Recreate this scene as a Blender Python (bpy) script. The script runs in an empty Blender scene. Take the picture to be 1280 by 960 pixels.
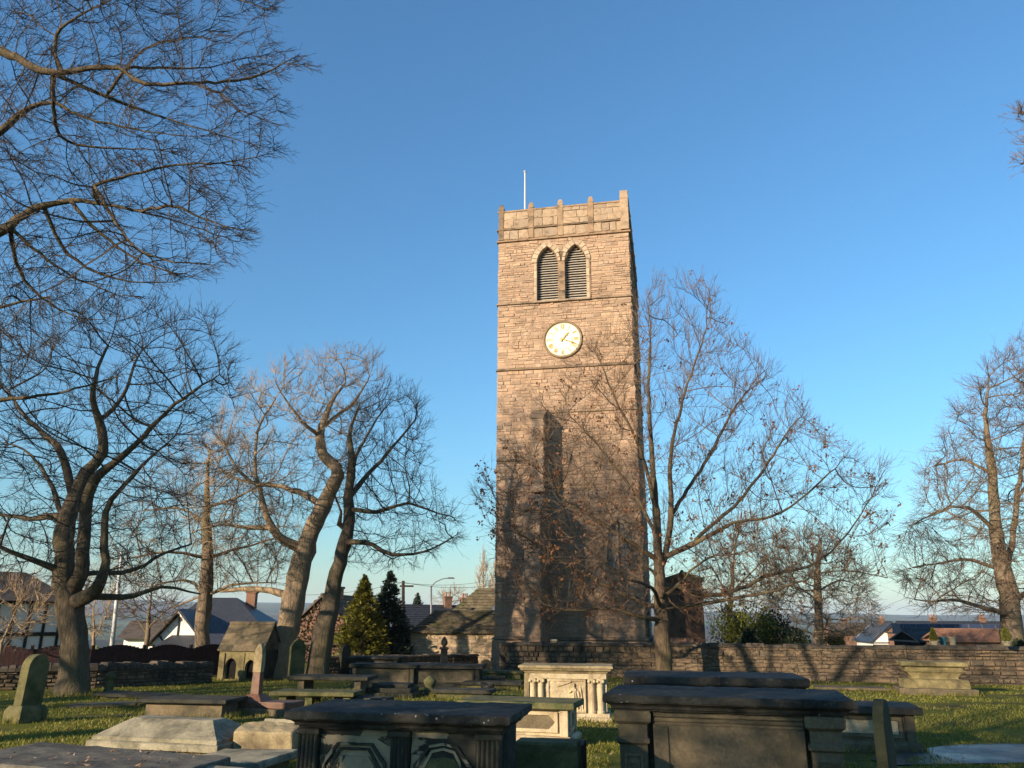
import bpy, bmesh, math, random
import numpy as np
from mathutils import Vector, Matrix, noise

# ------------------------------------------------------------------ camera, world, sun, exposure
scene = bpy.context.scene
F_PX, PITCH, ROLL, EYE = 976.0, math.radians(16.8), math.radians(0.3), 1.65
cam_data = bpy.data.cameras.new('camera')
cam = bpy.data.objects.new('camera', cam_data)
scene.collection.objects.link(cam)
cam_data.sensor_width = 36.0
cam_data.lens = 36.0 * F_PX / 1280.0
cam_data.clip_start, cam_data.clip_end = 0.1, 40000.0
cam.location = (0, 0, EYE)
cam.rotation_mode = 'QUATERNION'
cam.rotation_quaternion = (Matrix.Rotation(math.pi / 2 + PITCH, 3, 'X') @ Matrix.Rotation(ROLL, 3, 'Z')).to_quaternion()
scene.camera = cam
scene.render.resolution_x, scene.render.resolution_y = 1024, 768

SUN_AZ, SUN_EL = math.radians(47.0), math.radians(15.0)      # azimuth: to the left of straight behind the camera
to_sun = Vector((-math.sin(SUN_AZ) * math.cos(SUN_EL), -math.cos(SUN_AZ) * math.cos(SUN_EL), math.sin(SUN_EL)))
world = bpy.data.worlds.new('World'); scene.world = world; world.use_nodes = True
wn = world.node_tree
bgn = wn.nodes['Background']
sky = wn.nodes.new('ShaderNodeTexSky'); sky.sky_type = 'NISHITA'; sky.sun_disc = False
sky.sun_elevation = SUN_EL
sky.sun_rotation = math.atan2(to_sun.x, to_sun.y)
sky.altitude = 3000; sky.air_density = 2.2; sky.dust_density = 1.2; sky.ozone_density = 7.5
balance = wn.nodes.new('ShaderNodeMix'); balance.data_type = 'RGBA'; balance.blend_type = 'MULTIPLY'      # white balance of the whole sky
balance.inputs[0].default_value = 1.0; balance.inputs[7].default_value = (0.94, 1.03, 0.99, 1)
wn.links.new(sky.outputs[0], balance.inputs[6]); wn.links.new(balance.outputs[2], bgn.inputs[0]); bgn.inputs[1].default_value = 0.12
sun_data = bpy.data.lights.new('sun', 'SUN'); sun = bpy.data.objects.new('sun', sun_data)
scene.collection.objects.link(sun)
sun_data.energy = 5.0; sun_data.angle = math.radians(0.5); sun_data.color = (1.0, 0.82, 0.60)
sun.rotation_euler = (-to_sun).to_track_quat('-Z', 'Y').to_euler()
sun.location = (-40, -40, 60)
scene.view_settings.view_transform = 'Standard'
scene.view_settings.look = 'None'
scene.view_settings.exposure = 0.94
scene.view_settings.gamma = 1.0
scene.view_settings.use_curve_mapping = False
scene.render.engine = 'CYCLES'
cy = scene.cycles
cy.max_bounces = 5; cy.diffuse_bounces = 3; cy.glossy_bounces = 2; cy.transparent_max_bounces = 8
cy.volume_bounces = 0
cy.use_denoising = True
cy.caustics_reflective = False; cy.caustics_refractive = False

RNG = np.random.default_rng(7)
random.seed(7)
COL = scene.collection
CT, ST = math.cos(PITCH), math.sin(PITCH)
SLOPE = 0.018

def ray(u, v):
    x, y = (u - 640) / F_PX, (480 - v) / F_PX
    c, s = math.cos(ROLL), math.sin(ROLL)
    x, y = x * c - y * s, x * s + y * c
    return Vector((x, CT - y * ST, ST + y * CT))

def P(u, v, D):
    """where the sight line measured in the photograph reaches distance D"""
    r = ray(u, v)
    return Vector((0, 0, EYE)) + r * (D / r.y)

def gz(x, y):
    """height of the churchyard ground"""
    y = float(y)
    z = -SLOPE * y if y < 60 else -SLOPE * 60 - 0.05 * (y - 60)
    if y < 60:
        w = min(1.0, max(0.0, (60 - y) / 15))
        z += w * 0.05 * noise.noise(Vector((x * 0.22, y * 0.22, 3.1)))
    return z

# ------------------------------------------------------------------ tags and objects
def tag(o, label=None, cat=None, group=None, kind=None):
    if label: o['label'] = label
    if cat: o['category'] = cat
    if group: o['group'] = group
    if kind: o['kind'] = kind
    return o

def link(name, me, parent=None):
    o = bpy.data.objects.new(name, me); COL.objects.link(o)
    if parent is not None: o.parent = parent
    return o

def thing(name, loc, rz, label, cat, group=None):
    o = bpy.data.objects.new(name, None); COL.objects.link(o)
    o.location = loc; o.rotation_euler = (0, 0, rz); o.empty_display_size = 0.3
    return tag(o, label, cat, group)

def np_mesh(name, V, Fa, mat, smooth=False):
    """fast mesh from numpy arrays; Fa is a list of (m,k) face arrays"""
    me = bpy.data.meshes.new(name)
    V = np.asarray(V, dtype=np.float32).reshape(-1, 3)
    if not isinstance(Fa, list) or isinstance(Fa[0], tuple): Fa = [np.array(Fa)]
    Fa = [np.asarray(f, dtype=np.int32) for f in Fa if len(f)]
    me.vertices.add(len(V)); me.vertices.foreach_set('co', V.ravel())
    nl = sum(f.size for f in Fa); npoly = sum(len(f) for f in Fa)
    me.loops.add(nl); me.loops.foreach_set('vertex_index', np.concatenate([f.ravel() for f in Fa]))
    sizes = np.concatenate([np.full(len(f), f.shape[1], dtype=np.int32) for f in Fa])
    starts = np.concatenate([[0], np.cumsum(sizes)[:-1]]).astype(np.int32)
    me.polygons.add(npoly); me.polygons.foreach_set('loop_start', starts)
    try: me.polygons.foreach_set('loop_total', sizes)
    except Exception: pass
    me.polygons.foreach_set('use_smooth', np.full(npoly, bool(smooth), dtype=bool))
    me.update(calc_edges=True); me.validate()
    me.materials.append(mat)
    return me

class MB:
    def __init__(self): self.v, self.f = [], []
    def add(self, vs, fs):
        n = len(self.v); self.v += [tuple(p) for p in vs]; self.f += [tuple(i + n for i in q) for q in fs]; return self
    def box(self, x0, x1, y0, y1, z0, z1):
        return self.add([(x0,y0,z0),(x1,y0,z0),(x1,y1,z0),(x0,y1,z0),(x0,y0,z1),(x1,y0,z1),(x1,y1,z1),(x0,y1,z1)],
                        [(0,3,2,1),(4,5,6,7),(0,1,5,4),(1,2,6,5),(2,3,7,6),(3,0,4,7)])
    def loft(self, rings, cap=True):
        n = len(rings[0]); vs = [p for r in rings for p in r]; fs = []
        for k in range(len(rings) - 1):
            for i in range(n):
                j = (i + 1) % n
                fs.append((k*n+i, k*n+j, (k+1)*n+j, (k+1)*n+i))
        if cap:
            fs.append(tuple(range(n - 1, -1, -1))); b = (len(rings) - 1) * n
            fs.append(tuple(b + i for i in range(n)))
        return self.add(vs, fs)
    def rects(self, prof, cx=0, cy=0):
        return self.loft([[(cx-a,cy-b,z),(cx+a,cy-b,z),(cx+a,cy+b,z),(cx-a,cy+b,z)] for a, b, z in prof])
    def lathe(self, prof, n=12, cx=0, cy=0):
        return self.loft([[(cx+r*math.cos(2*math.pi*i/n), cy+r*math.sin(2*math.pi*i/n), z) for i in range(n)] for r, z in prof])
    def prism(self, poly, y0, y1):
        """polygon in x,z (counter-clockwise seen from -y) pushed from y0 to y1"""
        n = len(poly)
        vs = [(x, y0, z) for x, z in poly] + [(x, y1, z) for x, z in poly]
        fs = [tuple(range(n)), tuple(range(2*n-1, n-1, -1))]
        for i in range(n):
            j = (i + 1) % n
            fs.append((j, i, i+n, j+n))
        return self.add(vs, fs)
    def prismx(self, poly, x0, x1):
        """polygon in y,z pushed from x0 to x1"""
        n = len(poly)
        vs = [(x0, y, z) for y, z in poly] + [(x1, y, z) for y, z in poly]
        fs = [tuple(range(n-1, -1, -1)), tuple(range(n, 2*n))]
        for i in range(n):
            j = (i + 1) % n
            fs.append((i, j, j+n, i+n))
        return self.add(vs, fs)
    def tube(self, pts, rad, n=8):
        pts = [Vector(p) for p in pts]; rings = []
        if not hasattr(rad, '__len__'): rad = [rad] * len(pts)
        for i, p in enumerate(pts):
            t = (pts[min(i+1, len(pts)-1)] - pts[max(i-1, 0)]).normalized()
            a = t.cross(Vector((0.31, 0.17, 0.93))).normalized() if abs(t.z) < 0.95 else t.cross(Vector((1, 0, 0))).normalized()
            b = t.cross(a)
            rings.append([p + (a*math.cos(2*math.pi*k/n) + b*math.sin(2*math.pi*k/n))*rad[i] for k in range(n)])
        return self.loft(rings)
    def xf(self, M):
        self.v = [tuple(M @ Vector(p)) for p in self.v]; return self
    def build(self, name, mat, parent=None, bevel=0, smooth=False, worn=0, wscale=6.0, cell=0.0, label=None):
        me = bpy.data.meshes.new(name); me.from_pydata(self.v, [], self.f)
        if bevel or worn or cell:
            bm = bmesh.new(); bm.from_mesh(me)
            bmesh.ops.recalc_face_normals(bm, faces=bm.faces)
            if bevel:
                es = [e for e in bm.edges if len(e.link_faces) == 2 and e.calc_face_angle(0) > 0.5]
                bmesh.ops.bevel(bm, geom=es, offset=bevel, segments=2, affect='EDGES', clamp_overlap=True, profile=0.6)
            if cell:
                for _ in range(5):
                    es = [e for e in bm.edges if e.calc_length() > cell * 1.5]
                    if not es: break
                    bmesh.ops.subdivide_edges(bm, edges=es, cuts=1, use_grid_fill=True)
                bmesh.ops.triangulate(bm, faces=[f for f in bm.faces if len(f.verts) > 4])
            if worn:
                off = Vector((random.random()*50, random.random()*50, random.random()*50))
                bm.normal_update()
                for v in bm.verts:
                    p = v.co * wscale + off
                    n = noise.fractal(p, 1.0, 2.1, 3)
                    v.co += v.normal * (n * worn)
            bm.to_mesh(me); bm.free()
        if smooth:
            me.polygons.foreach_set('use_smooth', [True] * len(me.polygons))
        me.materials.append(mat)
        o = link(name, me, parent)
        if label: o['label'] = label
        return o

def copy_tree(o, parent=None):
    c = o.copy(); COL.objects.link(c); c.parent = parent
    for ch in list(o.children): copy_tree(ch, c)
    return c

def plate(outlines, y0, y1):
    """flat plate in x,z with holes (first outline = outside), from y0 to y1; returns MB"""
    cu = bpy.data.curves.new('plate_curve', 'CURVE'); cu.dimensions = '2D'; cu.fill_mode = 'BOTH'
    for ol in outlines:
        sp = cu.splines.new('POLY'); sp.points.add(len(ol) - 1); sp.use_cyclic_u = True
        for p, (x, z) in zip(sp.points, ol): p.co = (x, z, 0, 1)
    cu.extrude = abs(y1 - y0) / 2
    ob = bpy.data.objects.new('plate_curve', cu); COL.objects.link(ob)
    bpy.context.view_layer.update()
    me = ob.to_mesh()
    mb = MB(); m = (y0 + y1) / 2
    mb.add([(v.co.x, m - v.co.z, v.co.y) for v in me.vertices], [tuple(p.vertices) for p in me.polygons])
    ob.to_mesh_clear(); bpy.data.objects.remove(ob); bpy.data.curves.remove(cu)
    return mb

def arch(cx, z0, zs, za, hw, n=6, shoulder=1.0):
    """pointed arch outline (counter-clockwise): sill z0, springing zs, apex za, half width hw"""
    pts = [(cx - hw, z0), (cx + hw, z0), (cx + hw, zs)]
    h = za - zs
    R = (hw * hw + h * h) / (2 * hw); aE = math.asin(min(1, h / R))
    for k in range(1, n):
        a = aE * k / n
        pts.append((cx + hw - R + R * math.cos(a), zs + R * math.sin(a)))
    pts.append((cx, za))
    for k in range(n - 1, 0, -1):
        a = aE * k / n
        pts.append((cx - hw + R - R * math.cos(a), zs + R * math.sin(a)))
    pts.append((cx - hw, zs))
    return pts

# ------------------------------------------------------------------ materials
def new_mat(name):
    m = bpy.data.materials.new(name); m.use_nodes = True
    nt = m.node_tree; return m, nt, nt.nodes['Principled BSDF']

def ramp(nt, fac, stops):
    r = nt.nodes.new('ShaderNodeValToRGB'); el = r.color_ramp.elements
    while len(el) < len(stops): el.new(0.5)
    for e, (p, c) in zip(el, stops):
        e.position = p; e.color = (*c, 1) if len(c) == 3 else c
    nt.links.new(fac, r.inputs[0]); return r.outputs[0]

def mix(nt, fac, a, b, mode='MIX'):
    n = nt.nodes.new('ShaderNodeMix'); n.data_type = 'RGBA'; n.blend_type = mode
    for sock, val in ((n.inputs[0], fac), (n.inputs[6], a), (n.inputs[7], b)):
        if isinstance(val, (int, float)): sock.default_value = val
        elif isinstance(val, tuple): sock.default_value = (*val, 1)
        else: nt.links.new(val, sock)
    return n.outputs[2]

def nse(nt, vec, scale, detail=6, rough=0.6, dist=0.0):
    n = nt.nodes.new('ShaderNodeTexNoise'); n.inputs['Scale'].default_value = scale
    n.inputs['Detail'].default_value = detail; n.inputs['Roughness'].default_value = rough
    n.inputs['Distortion'].default_value = dist
    if vec is not None: nt.links.new(vec, n.inputs['Vector'])
    return n.outputs[0]

def coords(nt, sc=(1, 1, 1), shift=True):
    t = nt.nodes.new('ShaderNodeTexCoord'); mp = nt.nodes.new('ShaderNodeMapping')
    mp.inputs['Scale'].default_value = sc
    nt.links.new(t.outputs['Object'], mp.inputs['Vector'])
    if not shift: return mp.outputs[0]
    oi = nt.nodes.new('ShaderNodeObjectInfo'); ml = nt.nodes.new('ShaderNodeVectorMath'); ml.operation = 'MULTIPLY_ADD'
    cb = nt.nodes.new('ShaderNodeCombineXYZ')
    for k in range(3): nt.links.new(oi.outputs['Random'], cb.inputs[k])
    nt.links.new(cb.outputs[0], ml.inputs[0]); ml.inputs[1].default_value = (31, 17, 23)
    nt.links.new(mp.outputs[0], ml.inputs[2]); return ml.outputs[0]

def math_n(nt, op, a, b=None, clamp=False):
    n = nt.nodes.new('ShaderNodeMath'); n.operation = op; n.use_clamp = clamp
    for s, val in ((n.inputs[0], a), (n.inputs[1], b)):
        if val is None: continue
        if isinstance(val, (int, float)): s.default_value = val
        else: nt.links.new(val, s)
    return n.outputs[0]

def bump(nt, b, h, strength=0.5, dist=0.02):
    n = nt.nodes.new('ShaderNodeBump'); n.inputs['Strength'].default_value = strength; n.inputs['Distance'].default_value = dist
    nt.links.new(h, n.inputs['Height']); nt.links.new(n.outputs[0], b.inputs['Normal'])

def stone_mat(name, c1, c2, stain=(0.03, 0.028, 0.02), stain_amt=0.4, lichen=None, lichen_amt=0.5, scale=3.0, rough=0.9,
              island=0.0, bstr=0.6, bdist=0.012, hue=None, spec=0.25, specks=None, dash=False):
    m, nt, b = new_mat(name); v = coords(nt)
    n1 = nse(nt, v, scale, 8, 0.65); col = ramp(nt, n1, [(0.3, c1), (0.7, c2)])
    fine = nse(nt, v, scale * 14, 4, 0.7)
    col = mix(nt, 0.55, col, ramp(nt, fine, [(0.3, (0.45,)*3), (0.7, (1.25,)*3)]), 'MULTIPLY')
    if island:
        g = nt.nodes.new('ShaderNodeNewGeometry'); oi = nt.nodes.new('ShaderNodeObjectInfo')
        s = math_n(nt, 'FRACT', math_n(nt, 'ADD', g.outputs['Random Per Island'], oi.outputs['Random']))
        col = mix(nt, island, col, ramp(nt, s, [(0.0, (0.35, 0.33, 0.32)), (0.3, (0.95, 0.85, 0.78)), (0.6, (1.15, 1.0, 0.85)), (0.85, (0.8, 0.85, 0.9)), (1.0, (1.5, 1.4, 1.2))]), 'MULTIPLY')
    if stain_amt:
        s = nse(nt, v, scale * 0.55, 6, 0.7, 0.4)
        col = mix(nt, ramp(nt, s, [(0.62 - 0.35 * stain_amt, (0, 0, 0)), (0.78 - 0.25 * stain_amt, (1, 1, 1))]), col, stain)
    if dash:
        dn = nse(nt, coords(nt, (5, 5, 17), False), 1.0, 4, 0.7)
        col = mix(nt, ramp(nt, dn, [(0.56, (0, 0, 0)), (0.70, (0.62,)*3)]), col, (0.10, 0.06, 0.04))
        dm = nse(nt, coords(nt, (0.16, 0.16, 0.5), False), 1.0, 4, 0.6)
        col = mix(nt, 1.0, col, ramp(nt, dm, [(0.3, (0.80, 0.76, 0.74)), (0.7, (1.12, 1.08, 1.02))]), 'MULTIPLY')
        ds = nse(nt, coords(nt, (3.2, 3.2, 0.14), False), 1.0, 5, 0.65)
        col = mix(nt, ramp(nt, ds, [(0.54, (0, 0, 0)), (0.72, (0.5,)*3)]), col, (0.13, 0.09, 0.065))
    if specks:
        vo = nt.nodes.new('ShaderNodeTexVoronoi'); vo.inputs['Scale'].default_value = 16; vo.inputs['Randomness'].default_value = 1.0; nt.links.new(v, vo.inputs['Vector'])
        wob = math_n(nt, 'ADD', vo.outputs['Distance'], math_n(nt, 'MULTIPLY', fine, 0.30))
        keep = ramp(nt, nse(nt, v, 2.4, 3), [(0.50, (0, 0, 0)), (0.60, (1, 1, 1))])
        col = mix(nt, math_n(nt, 'MULTIPLY', keep, ramp(nt, wob, [(0.22, (1, 1, 1)), (0.30, (0, 0, 0))])), col, specks)
    if lichen:
        s = nse(nt, v, scale * 2.3, 5, 0.75, 0.3)
        col = mix(nt, math_n(nt, 'MULTIPLY', ramp(nt, s, [(0.56, (0, 0, 0)), (0.7, (1, 1, 1))]), lichen_amt), col, lichen)
    nt.links.new(col, b.inputs['Base Color']); b.inputs['Roughness'].default_value = rough
    b.inputs['Specular IOR Level'].default_value = spec
    h = math_n(nt, 'ADD', n1, math_n(nt, 'MULTIPLY', fine, 0.5)); bump(nt, b, h, bstr, bdist)
    return m

def plain_mat(name, col, rough=0.6, var=0.25, scale=8.0, metal=0.0, spec=0.3, bstr=0.15):
    m, nt, b = new_mat(name); v = coords(nt); n1 = nse(nt, v, scale, 5)
    lo = tuple(c * (1 - var) for c in col); hi = tuple(min(1, c * (1 + var)) for c in col)
    nt.links.new(ramp(nt, n1, [(0.3, lo), (0.7, hi)]), b.inputs['Base Color'])
    b.inputs['Roughness'].default_value = rough; b.inputs['Metallic'].default_value = metal
    b.inputs['Specular IOR Level'].default_value = spec
    if bstr: bump(nt, b, n1, bstr, 0.01)
    return m

def bark_mat(name, c1, c2, moss, moss_amt=0.4):
    m, nt, b = new_mat(name); v = coords(nt, (1, 1, 0.22), False)
    n1 = nse(nt, v, 13, 8, 0.72, 0.6); n2 = nse(nt, v, 1.3, 4)
    col = ramp(nt, n1, [(0.3, c1), (0.68, c2)])
    col = mix(nt, math_n(nt, 'MULTIPLY', ramp(nt, n2, [(0.45, (0, 0, 0)), (0.7, (1, 1, 1))]), moss_amt), col, moss)
    nt.links.new(col, b.inputs['Base Color']); b.inputs['Roughness'].default_value = 0.95
    b.inputs['Specular IOR Level'].default_value = 0.1
    bump(nt, b, n1, 1.0, 0.09)
    return m

def leaf_mat(name, stops, rough=0.6, transl=0.25):
    m, nt, b = new_mat(name)
    g = nt.nodes.new('ShaderNodeNewGeometry')
    v = coords(nt, shift=False); n = nse(nt, v, 1.7, 3)
    f = math_n(nt, 'ADD', math_n(nt, 'MULTIPLY', g.outputs['Random Per Island'], 0.6), math_n(nt, 'MULTIPLY', n, 0.4))
    col = ramp(nt, f, stops)
    nt.links.new(col, b.inputs['Base Color']); b.inputs['Roughness'].default_value = rough
    b.inputs['Specular IOR Level'].default_value = 0.2
    if transl:
        out = nt.nodes['Material Output']; tr = nt.nodes.new('ShaderNodeBsdfTranslucent'); ms = nt.nodes.new('ShaderNodeMixShader')
        ms.inputs[0].default_value = transl
        nt.links.new(col, tr.inputs[0]); nt.links.new(b.outputs[0], ms.inputs[1]); nt.links.new(tr.outputs[0], ms.inputs[2])
        nt.links.new(ms.outputs[0], out.inputs[0])
    return m

def glass_mat(name, col=(0.03, 0.035, 0.04), rough=0.08):
    m, nt, b = new_mat(name); b.inputs['Base Color'].default_value = (*col, 1)
    b.inputs['Roughness'].default_value = rough; b.inputs['Specular IOR Level'].default_value = 0.6
    bump(nt, b, nse(nt, coords(nt), 3, 2), 0.05, 0.02)
    return m

M = {}
M['tower'] = stone_mat('tower_gritstone', (0.36, 0.26, 0.185), (0.50, 0.37, 0.27), stain=(0.24, 0.165, 0.115), stain_amt=0.25, scale=1.3, island=0.50, bdist=0.02, dash=True)
M['mortar'] = stone_mat('lime_mortar', (0.30, 0.215, 0.15), (0.42, 0.31, 0.22), stain_amt=0, scale=4)
M['ashlar'] = stone_mat('tower_ashlar', (0.24, 0.165, 0.105), (0.36, 0.255, 0.165), stain=(0.07, 0.055, 0.04), stain_amt=0.4, scale=2.2, island=0.5)
M['pale_ashlar'] = stone_mat('pale_ashlar', (0.30, 0.22, 0.15), (0.45, 0.34, 0.235), stain=(0.12, 0.09, 0.06), stain_amt=0.25, scale=3, island=0.35)
M['voussoir'] = stone_mat('voussoir_stone', (0.38, 0.29, 0.20), (0.54, 0.42, 0.30), stain=(0.2, 0.14, 0.09), stain_amt=0.2, scale=3, island=0.3)
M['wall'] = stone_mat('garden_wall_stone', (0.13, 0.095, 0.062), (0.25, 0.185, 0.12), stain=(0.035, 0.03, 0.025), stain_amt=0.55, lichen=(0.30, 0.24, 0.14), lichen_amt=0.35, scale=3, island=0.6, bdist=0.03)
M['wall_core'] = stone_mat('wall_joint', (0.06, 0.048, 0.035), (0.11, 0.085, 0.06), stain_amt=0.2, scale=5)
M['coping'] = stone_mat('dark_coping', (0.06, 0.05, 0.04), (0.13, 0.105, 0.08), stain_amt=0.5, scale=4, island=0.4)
M['shed'] = stone_mat('shed_stone', (0.44, 0.35, 0.22), (0.64, 0.53, 0.36), stain=(0.22, 0.15, 0.08), stain_amt=0.3, scale=3, island=0.6)
M['slate_stone'] = stone_mat('stone_slates', (0.10, 0.085, 0.055), (0.20, 0.17, 0.115), stain=(0.07, 0.075, 0.03), stain_amt=0.4, scale=2, island=0.6)
M['tomb_dark'] = stone_mat('blackened_gritstone', (0.028, 0.027, 0.020), (0.068, 0.062, 0.043), stain=(0.015, 0.016, 0.017), stain_amt=0.45, lichen=(0.12, 0.115, 0.04), lichen_amt=0.5, scale=2.6, specks=(0.22, 0.21, 0.16), bstr=0.8)
M['tomb_slab'] = stone_mat('weathered_slab', (0.030, 0.027, 0.021), (0.068, 0.060, 0.046), stain=(0.012, 0.012, 0.012), stain_amt=0.4, lichen=(0.16, 0.155, 0.12), lichen_amt=0.4, scale=3.2, spec=0.2, rough=0.75, specks=(0.42, 0.41, 0.36), bstr=0.8)
M['tomb_brown'] = stone_mat('brown_gritstone', (0.105, 0.08, 0.048), (0.19, 0.145, 0.088), stain=(0.05, 0.045, 0.03), stain_amt=0.5, lichen=(0.17, 0.155, 0.05), lichen_amt=0.5, scale=2.2, bstr=0.8)
M['tomb_buff'] = stone_mat('buff_sandstone', (0.38, 0.30, 0.185), (0.54, 0.44, 0.29), stain=(0.17, 0.12, 0.065), stain_amt=0.4, lichen=(0.46, 0.42, 0.14), lichen_amt=0.55, scale=3.2)
M['tomb_yellow'] = stone_mat('lichened_sandstone', (0.23, 0.18, 0.10), (0.38, 0.30, 0.17), stain=(0.10, 0.075, 0.045), stain_amt=0.45, lichen=(0.36, 0.31, 0.11), lichen_amt=0.45, scale=3)
M['tomb_grey'] = stone_mat('grey_sandstone', (0.20, 0.175, 0.12), (0.34, 0.30, 0.21), stain=(0.07, 0.065, 0.045), stain_amt=0.4, lichen=(0.30, 0.30, 0.14), lichen_amt=0.5, scale=3)
M['flag_grey'] = stone_mat('grey_flagstone', (0.095, 0.085, 0.068), (0.19, 0.165, 0.125), stain=(0.045, 0.04, 0.032), stain_amt=0.4, lichen=(0.20, 0.19, 0.11), lichen_amt=0.4, scale=2.6, bstr=0.8)
M['green_stone'] = stone_mat('algae_stone', (0.016, 0.020, 0.010), (0.04, 0.045, 0.022), stain=(0.015, 0.018, 0.01), stain_amt=0.4, scale=3)
M['moss_buff'] = stone_mat('mossy_buff_stone', (0.14, 0.115, 0.05), (0.26, 0.21, 0.10), stain=(0.07, 0.055, 0.03), stain_amt=0.5, lichen=(0.25, 0.22, 0.07), lichen_amt=0.5, scale=3)
M['moss_stone'] = stone_mat('mossy_stone', (0.085, 0.08, 0.035), (0.17, 0.145, 0.065), stain=(0.035, 0.045, 0.015), stain_amt=0.5, lichen=(0.13, 0.17, 0.05), lichen_amt=0.4, scale=3)
M['red_granite'] = stone_mat('red_granite', (0.11, 0.052, 0.032), (0.18, 0.088, 0.055), stain_amt=0.25, scale=9, rough=0.45)
M['white_paint'] = plain_mat('white_render', (0.72, 0.69, 0.62), 0.7, 0.08, 1.5)
M['timber'] = plain_mat('black_timber', (0.014, 0.012, 0.011), 0.7, 0.3, 6)
M['slate'] = plain_mat('blue_slate', (0.035, 0.036, 0.042), 0.5, 0.35, 5, spec=0.4)
M['brown_tile'] = stone_mat('brown_roof_tile', (0.085, 0.066, 0.052), (0.14, 0.11, 0.085), stain_amt=0.3, scale=3, island=0.4)
M['brick'] = stone_mat('red_brick', (0.16, 0.088, 0.058), (0.25, 0.145, 0.095), stain_amt=0.3, scale=4, island=0.5)
M['pan_tile'] = plain_mat('orange_pantile', (0.24, 0.125, 0.08), 0.8, 0.3, 9)
M['fence'] = plain_mat('maroon_fence', (0.034, 0.012, 0.011), 0.7, 0.4, 7)
M['pole_white'] = plain_mat('white_pole_paint', (0.50, 0.50, 0.48), 0.45, 0.1, 9)
M['pole_grey'] = plain_mat('grey_metal', (0.16, 0.165, 0.17), 0.5, 0.2, 9, metal=0.4)
M['pole_wood'] = plain_mat('tarred_pole', (0.035, 0.028, 0.022), 0.9, 0.3, 9)
M['gold'] = plain_mat('gilt', (0.56, 0.38, 0.09), 0.35, 0.2, 20, metal=0.5, bstr=0)
M['clock_face'] = plain_mat('clock_face_paint', (0.72, 0.70, 0.65), 0.5, 0.16, 4, bstr=0)
M['clock_rim'] = plain_mat('clock_rim', (0.20, 0.135, 0.075), 0.6, 0.3, 9)
M['louvre'] = plain_mat('louvre_slate', (0.42, 0.37, 0.31), 0.8, 0.25, 6)
M['dark_inside'] = plain_mat('unlit_inside', (0.012, 0.011, 0.010), 0.95, 0.2, 4, spec=0.05)  # shade inside openings put into the colour; also coats the long building's wall
M['glass'] = glass_mat('window_glass')
M['pale_glass'] = glass_mat('leaded_glass', (0.16, 0.16, 0.16), 0.25)
M['lead'] = plain_mat('lead_grey', (0.10, 0.10, 0.105), 0.6, 0.2, 9)
M['blue_metal'] = plain_mat('blue_metal', (0.03, 0.045, 0.09), 0.45, 0.2, 3)
M['terracotta'] = plain_mat('terracotta', (0.30, 0.16, 0.10), 0.85, 0.25, 9)
M['teal_bin'] = plain_mat('teal_plastic', (0.03, 0.13, 0.14), 0.5, 0.2, 9)
M['bark'] = bark_mat('sycamore_bark', (0.10, 0.075, 0.05), (0.28, 0.21, 0.145), (0.15, 0.145, 0.05), 0.45)
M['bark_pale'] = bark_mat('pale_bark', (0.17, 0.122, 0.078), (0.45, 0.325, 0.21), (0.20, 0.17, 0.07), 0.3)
M['bark_dark'] = bark_mat('dark_bark', (0.065, 0.05, 0.034), (0.19, 0.145, 0.098), (0.10, 0.10, 0.03), 0.35)
M['bark_oak'] = bark_mat('oak_bark', (0.055, 0.040, 0.028), (0.165, 0.118, 0.078), (0.17, 0.15, 0.06), 0.4)
M['twig'] = plain_mat('twig_brown', (0.125, 0.085, 0.056), 0.9, 0.3, 2, spec=0.1, bstr=0)
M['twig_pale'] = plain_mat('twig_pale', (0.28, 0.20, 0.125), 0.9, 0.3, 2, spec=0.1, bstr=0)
M['twig_dark'] = plain_mat('twig_dark', (0.072, 0.056, 0.042), 0.9, 0.3, 2, spec=0.1, bstr=0)
M['oak_leaf'] = leaf_mat('dead_oak_leaf', [(0.1, (0.10, 0.042, 0.020)), (0.5, (0.19, 0.085, 0.04)), (0.9, (0.33, 0.17, 0.085))], transl=0.3)
M['fallen_leaf'] = leaf_mat('fallen_leaf', [(0.1, (0.16, 0.07, 0.03)), (0.6, (0.34, 0.19, 0.10)), (0.95, (0.55, 0.42, 0.30))], transl=0.1)
M['gold_conifer'] = leaf_mat('golden_conifer', [(0.15, (0.075, 0.085, 0.012)), (0.5, (0.165, 0.155, 0.02)), (0.9, (0.30, 0.25, 0.035))], transl=0.2)
M['dark_conifer'] = leaf_mat('blue_green_conifer', [(0.15, (0.016, 0.028, 0.018)), (0.6, (0.04, 0.06, 0.034)), (0.95, (0.085, 0.105, 0.055))], transl=0.1)
M['yew'] = leaf_mat('yew_foliage', [(0.15, (0.035, 0.05, 0.010)), (0.55, (0.12, 0.135, 0.022)), (0.95, (0.26, 0.24, 0.045))], transl=0.2)
M['dark_shrub'] = leaf_mat('dark_shrub', [(0.15, (0.010, 0.018, 0.009)), (0.9, (0.035, 0.05, 0.02))], transl=0.1)
M['ivy'] = leaf_mat('russet_creeper', [(0.1, (0.045, 0.032, 0.02)), (0.5, (0.12, 0.08, 0.05)), (0.9, (0.21, 0.145, 0.09))], transl=0.15)
M['box_green'] = leaf_mat('clipped_box', [(0.1, (0.05, 0.065, 0.008)), (0.9, (0.19, 0.19, 0.03))], transl=0.2)
M['grass'] = leaf_mat('grass_blades', [(0.1, (0.085, 0.10, 0.012)), (0.55, (0.20, 0.19, 0.034)), (0.95, (0.35, 0.295, 0.09))], transl=0.3)

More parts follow.
